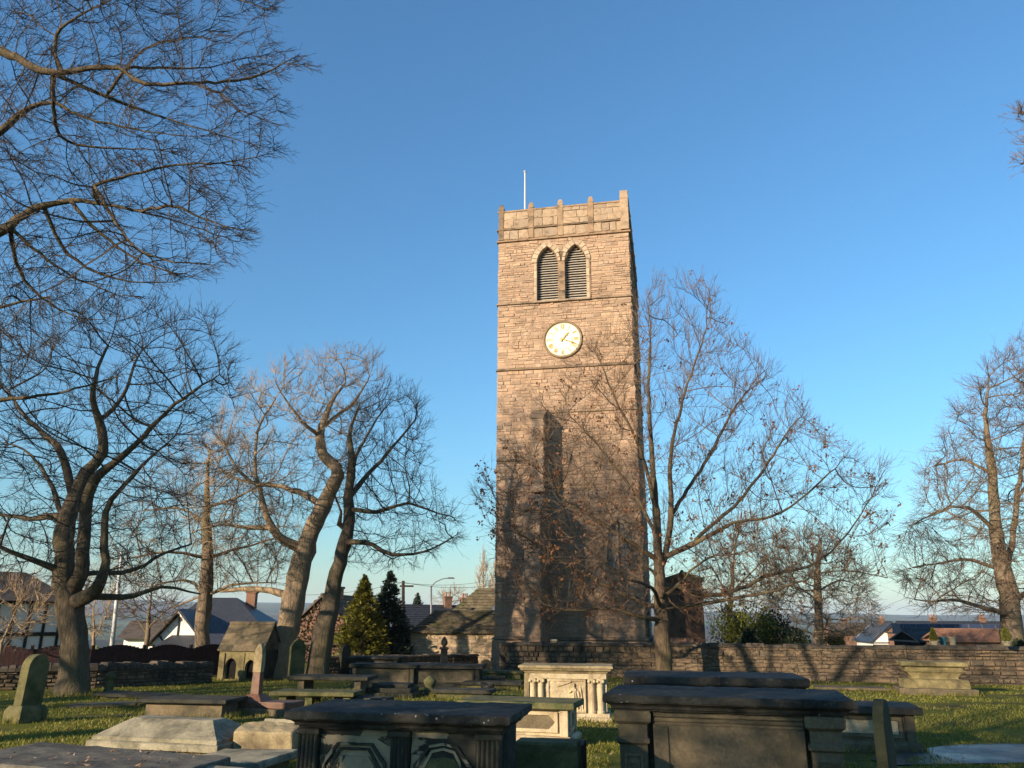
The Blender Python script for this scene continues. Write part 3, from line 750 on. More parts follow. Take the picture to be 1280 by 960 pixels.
# ------------------------------------------------------------------ churchyard wall on the right (individual stones)
def stone_wall(name, label, pts, height, rng, mat, core, thick=0.4, hmin=0.10, hmax=0.23, lmin=0.16, lmax=0.55, individual=0, coping=None, cop_h=0.14, cop_len=(0.5, 0.9), key=None, cop_ind=True):
    A = Vector((pts[0][0], pts[0][1], 0))
    w = thing(name, (A.x, A.y, gz(A.x, A.y)), 0, label, 'wall')
    stones = []
    for i in range(len(pts) - 1):
        a, b = Vector(pts[i]), Vector(pts[i+1]); L = (b - a).length; t = (b - a) / L; ang = math.atan2(t.y, t.x)
        za, zb = gz(a.x, a.y) - gz(A.x, A.y), gz(b.x, b.y) - gz(A.x, A.y)
        sh = Matrix(((t.x, -t.y, 0, a.x - A.x), (t.y, t.x, 0, a.y - A.y), ((zb - za)/L, 0, 1, za), (0, 0, 0, 1)))
        MB().box(0, L, 0.03, thick, -0.4, height - 0.01).xf(sh).build('wall_core', core, w)
        for r in course_stones(0, L, -0.12, height, hmin, hmax, lmin, lmax, rng, gap=0.014):
            c = sh @ Vector(((r[0]+r[1])/2, 0, (r[2]+r[3])/2)); stones.append((r, sh, ang, c))
        if coping:
            x = 0
            k = 0
            while x < L - 0.05:
                l = min(rng.uniform(*cop_len), L - x)
                if L - x - l < 0.25: l = L - x
                hh = cop_h * rng.uniform(0.75, 1.2)
                MB().loft([[(x+0.006, -0.07, 0), (x+l-0.006, -0.07, 0), (x+l-0.006, thick+0.07, 0), (x+0.006, thick+0.07, 0)],
                           [(x+0.006, -0.07, hh*0.6), (x+l-0.006, -0.07, hh*0.6+rng.normal(0,.012)), (x+l-0.006, thick+0.07, hh*0.6), (x+0.006, thick+0.07, hh*0.6)],
                           [(x+0.03, 0.0, hh), (x+l-0.03, 0.0, hh+rng.normal(0,.012)), (x+l-0.03, thick, hh), (x+0.03, thick, hh)]]).xf(sh @ Matrix.Translation((0, 0, height + 0.004))).build('coping_stone', coping, w)
                x += l
    if key: stones.sort(key=key)
    ind, rest = stones[:individual], stones[individual:]
    base = []
    for k in range(8):
        o = stone_block(rng, 1, 1, 1, 0.035).build('stone', mat); base.append(o.data); bpy.data.objects.remove(o)
    org = Vector((A.x, A.y, gz(A.x, A.y)))
    for (r, sh, ang, c) in ind:
        o = bpy.data.objects.new('stone', base[rng.integers(8)]); COL.objects.link(o); o.parent = w
        d = 0.16
        o.matrix_local = Matrix.Translation(c + Vector((0, 0, 0))) @ Matrix.Rotation(ang, 4, 'Z') @ Matrix.Rotation(rng.normal(0, 0.02), 4, 'Y') @ Matrix.Translation((0, 0.06 - rng.uniform(0, 0.05), 0)) @ Matrix.Diagonal(((r[1]-r[0])*1.03, d*0.8, (r[3]-r[2])*1.04, 1))
    if rest:
        V = []; Fs = []; n0 = 0
        by = {}
        for r, sh, ang, c in rest: by.setdefault(id(sh), (sh, []))[1].append(r)
        for sh, rs in by.values():
            v, fq = stones_np(rs, rng, 0.0, 0.07, 0.025, 0.05)
            m = np.array(sh); v = v.reshape(-1, 3) @ m[:3, :3].T + m[:3, 3]
            V.append(v); Fs.append(fq + n0); n0 += len(v)
        tag(link('stonework', np_mesh('stonework', np.concatenate(V), np.concatenate(Fs), mat), w), kind='stuff')
    return w
rw = np.random.default_rng(11)
WALL_PTS = [(-0.5, 36.3), (8.0, 33.4), (15.0, 31.2), (27.0, 29.6)]
def px_of(c):      # rough picture-size order: nearest stones first
    return (Vector((WALL_PTS[0][0], WALL_PTS[0][1], 0)) + c[3]).length
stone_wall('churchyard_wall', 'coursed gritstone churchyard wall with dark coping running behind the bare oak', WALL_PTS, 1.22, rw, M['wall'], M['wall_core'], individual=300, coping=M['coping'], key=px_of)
pp = P(693, 835, 35.7); pier = thing('gate_pier', (pp.x, 35.75, gz(pp.x, 35.7)), math.radians(-14), 'narrow pale stone pier standing against the wall below the tower', 'pier')
MB().rects([(0.13, 0.12, -0.1), (0.13, 0.12, 1.36), (0.16, 0.15, 1.38), (0.15, 0.14, 1.46)]).build('shaft', M['tomb_buff'], pier, bevel=0.015)
# dry-stone boundary wall on the left and towards the shed
LW = [(-24, 22.5), (-17.5, 24.0), (-13.0, 26.2), (-10.6, 29.6)]
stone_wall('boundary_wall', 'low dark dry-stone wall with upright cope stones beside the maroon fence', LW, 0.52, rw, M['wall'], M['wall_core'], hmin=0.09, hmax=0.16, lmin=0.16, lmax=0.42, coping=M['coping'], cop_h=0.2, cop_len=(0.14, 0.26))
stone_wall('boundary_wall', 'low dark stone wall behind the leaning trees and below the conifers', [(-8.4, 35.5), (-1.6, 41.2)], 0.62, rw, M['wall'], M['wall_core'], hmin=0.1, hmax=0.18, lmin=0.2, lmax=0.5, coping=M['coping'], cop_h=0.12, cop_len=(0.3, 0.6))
# maroon fence
def fence():
    pts = [Vector((-29, 25.5)), Vector((-20.5, 27.8)), Vector((-15.2, 30.0)), Vector((-11.6, 34.5))]
    f = thing('panel_fence', (pts[0].x, pts[0].y, gz(pts[0].x, pts[0].y)), 0, 'maroon timber panel fence with scalloped tops beyond the low dark wall', 'fence')
    o = Vector((pts[0].x, pts[0].y, gz(pts[0].x, pts[0].y)))
    for i in range(len(pts) - 1):
        a, b = pts[i], pts[i+1]; L = (b-a).length; t = (b-a)/L; n = max(1, round(L/1.8)); w = L/n
        for k in range(n):
            p = a + t * (k*w); z = gz(p.x, p.y)
            sh = Matrix(((t.x, -t.y, 0, p.x - o.x), (t.y, t.x, 0, p.y - o.y), (0, 0, 1, z - o.z), (0, 0, 0, 1)))
            MB().box(-0.05, 0.05, -0.05, 0.05, -0.2, 1.22).xf(sh).build('post', M['fence'], f)
            pan = MB().box(0.05, w - 0.05, 0.012, 0.028, 0.02, 1.0).xf(sh).build('panel', M['fence'], f)
            nb = 12; bw = (w - 0.1) / nb
            for j in range(nb):
                x0 = 0.05 + j*bw; u = (j + 0.5)/nb; h = 1.06 + 0.16 * math.sin(math.pi*u)
                MB().box(x0 + 0.004, x0 + bw - 0.004, -0.012, 0.008, 0.05, h).xf(sh).build('board', M['fence'], pan)
fence()
# path on the right
def path():
    c = [(5.0, 11.6), (6.3, 12.2), (7.6, 12.75), (10.5, 13.2), (16, 13.4), (26, 13.0)]; V = []; Fq = []
    cc = []
    for i in range(len(c)-1):
        for k in range(6):
            t = k/6; cc.append((c[i][0]*(1-t)+c[i+1][0]*t, c[i][1]*(1-t)+c[i+1][1]*t))
    for i, (x, y) in enumerate(cc):
        for j in range(5):
            yy = y + (j-2)*0.42*min(1, 0.35 + i/14) + 0.12*noise.noise(Vector((x, j*3.1, 0)))
            V.append((x, yy, gz(x, yy) + 0.016))
    n = len(cc); i = np.arange(n-1)[:, None]*5 + np.arange(4)[None]
    Fq = np.stack([i, i+5, i+6, i+1], -1).reshape(-1, 4)
    tag(link('path', np_mesh('path', V, Fq[:, ::-1], M['path'], True)), kind='structure')
path()
# ------------------------------------------------------------------ bare trees (grown into a crown volume)
def in_poly(pts, poly):
    x, y = pts[:, 0], pts[:, 1]; ins = np.zeros(len(pts), bool); n = len(poly)
    for i in range(n):
        x1, y1 = poly[i]; x2, y2 = poly[(i+1) % n]
        if y1 == y2: continue
        c = ((y1 > y) != (y2 > y)) & (x < (x2-x1)*(y-y1)/(y2-y1) + x1); ins ^= c
    return ins
def edge_dist(pts, poly):
    d = np.full(len(pts), 1e9); n = len(poly); poly = np.array(poly, float)
    for i in range(n):
        a, b = poly[i], poly[(i+1) % n]; ab = b - a
        t = np.clip(((pts - a) @ ab) / (ab @ ab), 0, 1)
        d = np.minimum(d, np.linalg.norm(pts - (a + t[:, None]*ab), axis=1))
    return d
def P_np(uv, D):
    x, y = (uv[:, 0] - 640) / F_PX, (480 - uv[:, 1]) / F_PX; c, s = math.cos(ROLL), math.sin(ROLL)
    x, y = x*c - y*s, x*s + y*c
    r = np.stack([x, CT - y*ST, ST + y*CT], -1)
    return np.array([0, 0, EYE]) + r * (D / r[:, 1])[:, None]
def crown_points(poly, D, hd, n, rng):
    """points filling a crown whose outline was measured in the photograph and which is 2*hd deep"""
    pl = np.array(poly, float); lo, hi = pl.min(0), pl.max(0); out = []
    got = 0
    while got < n:
        q = rng.uniform(lo, hi, (n*2, 2)); q = q[in_poly(q, poly)]; out.append(q); got += len(q)
    q = np.concatenate(out)[:n]
    e = edge_dist(q, poly); e = np.clip(e / (0.55 * np.sort(e)[-max(1, n//50)]), 0, 1)
    half = hd * np.sqrt(1 - (1 - e)**2)
    return P_np(q, D + half * rng.uniform(-1, 1, n))
def colonize(Pp, par, A, step, di, dk, iters, rng, up=0.1, jit=0.3, flow=None):
    Pp = np.array(Pp, float); par = list(par); kids = np.zeros(200000, np.int16)
    for p in par:
        if p >= 0: kids[p] += 1
    dist = np.full(len(A), 1e9); near = np.zeros(len(A), int); alive = np.ones(len(A), bool)
    def upd(new, off):
        if len(new) == 0: return
        for c in range(0, len(new), 400):
            d = np.linalg.norm(A[:, None] - new[None, c:c+400], axis=2); k = d.argmin(1); dm = d[np.arange(len(A)), k]
            m = dm < dist; dist[m] = dm[m]; near[m] = k[m] + off + c
    upd(Pp, 0)
    for it in range(iters):
        alive &= dist > dk
        m = alive & (dist < di)
        if not m.any(): break
        v = A[m] - Pp[near[m]]; v /= np.linalg.norm(v, axis=1)[:, None] + 1e-9
        acc = np.zeros((len(Pp), 3)); np.add.at(acc, near[m], v)
        ids = np.unique(near[m]); ids = ids[kids[ids] < 3]
        if len(ids) == 0: break
        d = acc[ids]; d /= np.linalg.norm(d, axis=1)[:, None] + 1e-9
        d += rng.normal(0, jit, d.shape); d[:, 2] += up
        if flow is not None: d += np.array(flow)
        d /= np.linalg.norm(d, axis=1)[:, None] + 1e-9
        new = Pp[ids] + d * step * rng.uniform(0.75, 1.2, (len(ids), 1))
        off = len(Pp); Pp = np.concatenate([Pp, new]); par += list(ids); kids[ids] += 1
        upd(new, off)
    return Pp, np.array(par)
def prisms(a, b, ra, rb):
    """three-sided twig segments"""
    n = len(a); t = b - a; t /= np.linalg.norm(t, axis=1)[:, None] + 1e-9
    ref = np.where(np.abs(t[:, 2:3]) < 0.9, np.array([[0, 0, 1.0]]), np.array([[1.0, 0, 0]]))
    x = np.cross(t, ref); x /= np.linalg.norm(x, axis=1)[:, None] + 1e-9; y = np.cross(t, x)
    V = np.zeros((n, 6, 3))
    for k in range(3):
        c, s = math.cos(k*2.0944), math.sin(k*2.0944); o = x*c + y*s
        V[:, k] = a + o*ra[:, None]; V[:, k+3] = b + o*rb[:, None]
    q = np.array([(0, 1, 4, 3), (1, 2, 5, 4), (2, 0, 3, 5)])
    return V.reshape(-1, 3), (np.arange(n)[:, None, None]*6 + q[None]).reshape(-1, 4)
def unit(v): return v / (np.linalg.norm(v, axis=1)[:, None] + 1e-9)
def make_tree(name, label, limbs, crowns, D, rng, mats, step=0.4, di=3.0, dk=0.5, iters=70, up=0.12, jit=0.35, tip=0.012, pipe=2.1,
              tw_n=3, tw_len=(0.35, 0.9), tw_r=0.008, tw_sub=3, tw_up=0.25, tw_thr=0.03, group=None, leaves=0, leaf_bias=None, flare=1.5, sub2=0, cat='tree', base_z=None, lf=0.62, flow=None, tflow=0.6):
    """limbs: list of [(u,v,r_px,depth_offset), ...] measured polylines, first is the trunk; later ones start at the nearest node"""
    nodes, par, rad = [], [], []
    for li, limb in enumerate(limbs):
        pts = [np.array(P(u, v, D + dz)) for (u, v, r, dz) in limb]
        rr = [r * (D + dz) / F_PX / 1.03 for (u, v, r, dz) in limb]
        if not li: rr = rr[:-2] + [rr[-2] * 0.8, max(tip * 1.3, rr[-1] * 0.35)]
        if li: rr = [max(tip, q * lf * (1 - 0.55 * (k / (len(rr) - 1))**1.5)) for k, q in enumerate(rr)]
        if li == 0: prev = -1
        else:
            d = np.linalg.norm(np.array(nodes) - pts[0], axis=1); prev = int(d.argmin())
            pts[0] = np.array(nodes[prev])
        for k in range(len(pts) - 1):
            n = max(1, int(np.linalg.norm(pts[k+1] - pts[k]) / step))
            p0 = pts[max(k-1, 0)]; p3 = pts[min(k+2, len(pts)-1)]
            for j in range(0 if (k == 0 and li == 0) else 1, n + 1):
                t = j / n
                q = 0.5*((2*pts[k]) + (-p0+pts[k+1])*t + (2*p0-5*pts[k]+4*pts[k+1]-p3)*t*t + (-p0+3*pts[k]-3*pts[k+1]+p3)*t**3)
                r = rr[k]*(1-t) + rr[k+1]*t
                if 0 < t < 1 or k: q = q + rng.normal(0, step*0.06, 3)
                nodes.append(q); par.append(prev); rad.append(r); prev = len(nodes) - 1
    A = np.concatenate([crown_points(poly, D + dz, hd, n, rng) for poly, dz, hd, n in crowns])
    nT = len(nodes)
    Pp, par = colonize(nodes, par, A, step, di, dk, iters, rng, up, jit, flow)
    N = len(Pp); child = [[] for _ in range(N)]
    for i in range(N):
        if par[i] >= 0: child[par[i]].append(i)
    r = np.zeros(N); s = np.zeros(N)
    for i in range(N - 1, -1, -1):
        r[i] = max(tip, s[i] ** (1/pipe)) if s[i] > 0 else tip
        if i < nT: r[i] = max(rad[i], min(r[i], rad[i]*1.15))
        if par[i] >= 0: s[par[i]] += r[i] ** pipe
    for i in range(N):                       # limbs never thicker than what carries them (parents first)
        if par[i] >= 0: r[i] = min(r[i], r[par[i]] * (1.0 if i < nT else 0.93))
    # smooth thin branches a little
    for _ in range(2):
        Q = Pp.copy()
        for i in range(nT, N):
            if par[i] >= 0 and child[i]:
                Q[i] = 0.5*Pp[i] + 0.25*Pp[par[i]] + 0.25*Pp[child[i][0]]
        Pp = Q
    root = Vector(Pp[0]); gzz = gz(root.x, root.y) if base_z is None else base_z
    org = np.array([root.x, root.y, gzz])
    t = thing(name, org, 0, label, cat, group)
    L = Pp - org
    # chains
    main = [max(c, key=lambda k: r[k]) if c else -1 for c in child]
    starts = [0] + [c for i in range(N) for c in child[i] if c != main[i]]
    groups = {0: ([], [], 0), 1: ([], [], 0)}
    VV = {0: [], 1: []}; FF = {0: [], 1: []}; cnt = {0: 0, 1: 0}
    for sidx in starts:
        ch = [sidx]
        while main[ch[-1]] >= 0: ch.append(main[ch[-1]])
        pts = L[ch]; rr = r[ch].copy()
        if par[sidx] >= 0:
            pts = np.concatenate([L[[par[sidx]]], pts]); rr = np.concatenate([[min(rr[0]*1.15, r[par[sidx]])], rr])
        if len(pts) < 2: continue
        k = len(pts); tn = unit(np.gradient(pts, axis=0))
        n = 16 if rr[0] > 0.18 else 8 if rr[0] > 0.07 else 5 if rr[0] > 0.03 else 3
        x = np.cross(tn[0], [0.3, 0.2, 0.93]); x /= np.linalg.norm(x) + 1e-9
        ang = np.arange(n) * 2*math.pi/n; rings = np.zeros((k, n, 3))
        for i in range(k):
            x = x - tn[i] * (x @ tn[i]); x /= np.linalg.norm(x) + 1e-9; y = np.cross(tn[i], x)
            ri = rr[i]
            if sidx == 0:
                hgt = pts[i][2]; ri = ri * (1 + (flare - 1) * max(0, 1 - hgt / 0.9)**2)
            lump = 1.0
            if n >= 8:
                lump = np.array([1 + 0.22*noise.noise(Vector(pts[i]*2.3) + Vector((math.cos(a)*1.1, math.sin(a)*1.1, sidx*0.37))) for a in ang])[:, None]
            rings[i] = pts[i] + (np.cos(ang)[:, None]*x + np.sin(ang)[:, None]*y) * ri * lump
        if sidx == 0: rings[0, :, 2] -= 0.25
        g = 0 if rr[0] > 0.03 else 1
        ii = np.arange(k-1)[:, None]*n + np.arange(n)[None]; jj = np.arange(k-1)[:, None]*n + (np.arange(n)[None]+1) % n
        FF[g].append(np.stack([ii, jj, jj+n, ii+n], -1).reshape(-1, 4) + cnt[g]); VV[g].append(rings.reshape(-1, 3)); cnt[g] += k*n
    # twigs
    thin = np.where((r < tw_thr) & (np.arange(N) >= nT) | ((r < tw_thr*0.8) & (par >= 0)))[0]; thin = thin[par[thin] >= 0]
    bd = unit(L[thin] - L[par[thin]]); cen = A.mean(0) - org
    base = np.repeat(thin, tw_n); d0 = np.repeat(bd, tw_n, 0); m = len(base)
    outw = unit(L[base] - cen)
    fr = rng.uniform(0, 1, (m, 1)); bpos = L[base]*fr + L[par[base]]*(1-fr)
    d = unit(d0*0.8 + rng.normal(0, 0.36, (m, 3)) + np.array([0, 0, tw_up]) + outw*0.45 + (np.array(flow)*tflow/0.3 if flow is not None else 0))
    ln = rng.uniform(*tw_len, m)[:, None]
    bend = rng.normal(0, 0.16, (m, 3)) + np.array([0, 0, tw_up*0.8])
    p1 = bpos + d*ln*0.5; d2 = unit(d + bend); p2 = p1 + d2*ln*0.5
    R1 = np.full(m, tw_r)
    segs = [(bpos, p1, R1*1.15, R1*0.9), (p1, p2, R1*0.9, R1*0.45)]
    tips = [p2]
    for k in range(tw_sub):
        f = rng.uniform(0.25, 0.95, (m, 1)); q = np.where(f < 0.5, bpos + (p1-bpos)*f*2, p1 + (p2-p1)*(f-0.5)*2)
        sd = unit(d + rng.normal(0, 0.42, (m, 3)) + np.array([0, 0, tw_up*0.6])); e = q + sd*ln*rng.uniform(0.25, 0.55, (m, 1))
        segs.append((q, e, R1*0.72, R1*0.4)); tips.append(e)
        for _ in range(sub2):
            f = rng.uniform(0.3, 0.9, (m, 1)); q2 = q + (e-q)*f; e2 = q2 + unit(sd + rng.normal(0, 0.7, (m, 3)))*ln*rng.uniform(0.12, 0.28, (m, 1))
            segs.append((q2, e2, R1*0.55, R1*0.32)); tips.append(e2)
    a, b = np.concatenate([q[0] for q in segs]), np.concatenate([q[1] for q in segs])
    ra, rb = np.concatenate([q[2] for q in segs]), np.concatenate([q[3] for q in segs])
    tv, tf = prisms(a, b, ra, rb)
    VV[1].append(tv); FF[1].append(tf + cnt[1]); cnt[1] += len(tv)
    bark, twig, leafm = mats
    link('trunk', np_mesh('trunk', np.concatenate(VV[0]), np.concatenate(FF[0]), bark, True), t)
    tag(link('crown', np_mesh('crown', np.concatenate(VV[1]), np.concatenate(FF[1]), twig, False), t), kind='stuff')
    if leaves:
        tp = np.concatenate(tips); w = np.ones(len(tp))
        if leaf_bias is not None: w = leaf_bias(tp + org)
        sel = np.repeat(rng.choice(len(tp), leaves//6, replace=True, p=w/w.sum()), 6); leaves = len(sel); c = tp[sel] + rng.normal(0, 0.055, (leaves, 3))
        ax = unit(rng.normal(0, 1, (leaves, 3)) + np.array([0, 0, -0.7])); sd = unit(np.cross(ax, rng.normal(0, 1, (leaves, 3)))); nn = np.cross(ax, sd)
        s_ = rng.uniform(0.07, 0.14, (leaves, 1))
        V = np.stack([c, c + ax*s_*0.5 + sd*s_*0.36 + nn*s_*0.15, c + ax*s_*1.15, c + ax*s_*0.5 - sd*s_*0.36 + nn*s_*0.15], 1).reshape(-1, 3)
        i = np.arange(leaves)[:, None]*4; Ft = np.concatenate([i + np.array([[0, 1, 2]]), i + np.array([[0, 2, 3]])])
        tag(link('dead_leaves', np_mesh('dead_leaves', V, Ft, leafm), t), kind='stuff')
    return t

def bare(seed): return np.random.default_rng(seed)
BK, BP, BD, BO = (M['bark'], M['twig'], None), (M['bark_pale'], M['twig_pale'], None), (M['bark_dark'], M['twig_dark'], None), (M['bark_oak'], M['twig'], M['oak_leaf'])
# sycamore on the left
t1 = make_tree('bare_tree', 'thick-trunked spreading bare tree standing before the black-and-white timbered house', [
    [(90, 872, 15, 0), (93, 830, 14, 0), (91, 790, 14.5, 0), (88, 755, 15, 0), (80, 715, 11, 0), (81, 666, 10, 0.2), (92, 625, 9, 0.4), (108, 590, 8, 0.6), (129, 565, 7, 0.6), (124, 525, 5, 0.4), (116, 500, 4, 0), (122, 460, 3, 0), (140, 420, 2, 0)],
    [(88, 745, 11, 0), (101, 718, 9, -0.3), (105, 658, 8.5, -0.6), (114, 605, 8, -0.8), (143, 579, 6, -1), (170, 555, 5, -1), (200, 522, 4, -1.2), (240, 490, 3, -1.4), (275, 468, 2, -1.5)],
    [(91, 752, 10, 0), (119, 739, 9, -0.5), (130, 712, 6.5, -0.8), (133, 640, 5, -1), (157, 604, 4, -1.4), (185, 575, 3, -2), (220, 545, 2, -2.2)],
    [(96, 612, 6, 0), (76, 565, 5.5, 0.5), (51, 539, 4.5, 0.8), (30, 518, 3.5, 1), (5, 480, 2.5, 1)],
    [(80, 660, 6, 0), (70, 645, 6, 0.3), (40, 648, 4, 0.8), (0, 643, 3, 1.2), (-50, 636, 2, 1.5)],
    [(79, 712, 6, 0), (42, 700, 4, -0.6), (0, 684, 3, -1.2), (-45, 672, 2, -1.5)],
    [(121, 738, 5, 0), (166, 745, 4, 0.3), (202, 734, 3, 0.6), (250, 742, 2, 1)],
    [(131, 712, 4, 0), (166, 712, 3.2, 0.5), (205, 692, 2.6, 1), (240, 680, 2, 1.4)],
    [(70, 645, 4, 0), (66, 610, 3.5, 0.8), (40, 570, 2.6, 1.2), (15, 555, 2, 1.5)],
    [(125, 530, 4, 0), (150, 500, 3, 1), (175, 440, 2, 1.6)]],
    [([(-70, 470), (-40, 420), (0, 392), (60, 372), (150, 366), (230, 378), (288, 408), (304, 450), (312, 500), (285, 535), (250, 565), (235, 640), (225, 700), (200, 748), (150, 755), (110, 745), (60, 735), (0, 735), (-70, 700)], 0, 4.2, 3200)],
    23.2, bare(1), BD, step=0.28, di=2.2, dk=0.40, tip=0.009, pipe=2.0, jit=0.24, tw_n=2, tw_len=(0.28, 0.68), tw_sub=2, tw_r=0.0055, flare=1.45, lf=0.95)
t2 = make_tree('bare_tree', 'straight-trunked bare tree with flat tiers of twigs before the gabled white house', [
    [(253, 812, 9, 0), (254, 770, 8.5, 0), (258, 730, 8, 0), (259, 680, 6.5, 0), (258, 620, 4.5, 0), (262, 560, 2.5, 0)],
    [(257, 745, 4, 0), (230, 725, 3, 0.6), (180, 735, 2.2, 1)], [(259, 740, 4, 0), (300, 730, 3, -0.6), (345, 728, 2, -1)],
    [(258, 700, 4, 0), (210, 690, 3, -1), (150, 700, 2, -1.5)], [(259, 690, 4, 0), (300, 685, 3, 1), (350, 670, 2, 1.5)],
    [(258, 650, 3.5, 0), (220, 635, 2.6, 1), (170, 640, 1.8, 1.4)], [(259, 640, 3.5, 0), (300, 620, 2.6, -1), (335, 600, 1.8, -1.5)]],
    [([(125, 700), (140, 640), (180, 590), (230, 548), (285, 530), (325, 560), (355, 620), (368, 690), (350, 722), (300, 728), (200, 732), (140, 725)], 0, 3.6, 1800)],
    33.9, bare(2), BK, step=0.42, di=2.6, dk=0.55, tip=0.012, jit=0.24, tw_n=3, tw_len=(0.4, 1.0), tw_sub=3, tw_r=0.0065, up=0.0, tw_up=0.05)
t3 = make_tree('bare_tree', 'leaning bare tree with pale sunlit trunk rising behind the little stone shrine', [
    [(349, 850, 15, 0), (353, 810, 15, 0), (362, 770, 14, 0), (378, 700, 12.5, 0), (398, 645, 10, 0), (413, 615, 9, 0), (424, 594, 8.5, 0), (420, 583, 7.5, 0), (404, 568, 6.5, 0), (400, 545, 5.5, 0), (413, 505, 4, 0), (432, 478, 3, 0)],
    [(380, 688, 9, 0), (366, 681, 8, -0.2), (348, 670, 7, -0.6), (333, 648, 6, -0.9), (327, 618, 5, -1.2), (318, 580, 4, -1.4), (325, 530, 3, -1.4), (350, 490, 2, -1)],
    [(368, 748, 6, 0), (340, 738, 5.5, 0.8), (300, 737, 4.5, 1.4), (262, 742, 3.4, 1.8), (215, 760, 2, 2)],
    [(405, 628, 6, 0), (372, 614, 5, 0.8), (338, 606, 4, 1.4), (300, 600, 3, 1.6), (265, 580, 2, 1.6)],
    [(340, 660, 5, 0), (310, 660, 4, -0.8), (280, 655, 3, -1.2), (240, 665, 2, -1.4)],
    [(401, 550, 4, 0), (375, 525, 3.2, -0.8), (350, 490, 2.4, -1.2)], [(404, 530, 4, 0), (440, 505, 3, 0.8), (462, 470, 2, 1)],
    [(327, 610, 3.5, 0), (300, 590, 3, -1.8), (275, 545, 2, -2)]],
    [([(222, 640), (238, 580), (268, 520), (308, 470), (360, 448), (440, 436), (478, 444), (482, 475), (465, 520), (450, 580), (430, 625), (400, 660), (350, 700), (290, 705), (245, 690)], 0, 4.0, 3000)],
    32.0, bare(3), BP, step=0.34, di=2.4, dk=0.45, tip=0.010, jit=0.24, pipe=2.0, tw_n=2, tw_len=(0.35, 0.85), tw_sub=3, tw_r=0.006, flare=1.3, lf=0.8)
t4 = make_tree('bare_tree', 'slim dark leaning bare tree in front of the ivy-clad house', [
    [(396, 850, 13, 0), (400, 815, 13, 0), (408, 780, 12.5, 0), (418, 730, 9.5, 0), (428, 690, 8, 0), (436, 650, 6.5, 0), (436, 610, 5.5, 0), (440, 572, 4.5, 0), (436, 545, 3.5, 0), (450, 505, 2.4, 0)],
    [(430, 684, 5, 0), (455, 678, 4, -0.6), (490, 692, 3.4, -1), (530, 690, 2.6, -1.4), (572, 668, 1.6, -1.6)],
    [(437, 625, 4.5, 0), (462, 590, 3.8, 0.6), (490, 560, 3, 1), (522, 520, 2, 1.2)],
    [(437, 640, 4, 0), (470, 640, 3.4, -0.8), (510, 630, 2.6, -1.2), (555, 645, 1.8, -1.4)],
    [(438, 600, 3.6, 0), (450, 560, 3, 0.9), (480, 510, 2, 1.3)],
    [(432, 668, 4, 0), (424, 655, 4.6, -0.2), (426, 640, 3, -0.4), (415, 610, 2, -0.8)]],
    [([(432, 520), (455, 490), (490, 478), (518, 486), (537, 510), (530, 560), (540, 610), (582, 640), (580, 680), (545, 702), (490, 715), (440, 705), (422, 660), (428, 580)], 0, 3.2, 2100)],
    31.0, bare(4), BD, step=0.34, di=2.4, dk=0.45, tip=0.010, jit=0.24, pipe=2.0, tw_n=2, tw_len=(0.35, 0.85), tw_sub=3, tw_r=0.006, flare=1.35, lf=0.85)
def oak_bias(p):
    return np.exp(-((p[:, 2] - 4.0) / 4.0)**2) * (1 + 1.6 * (p[:, 0] < 5.0)) + 0.22
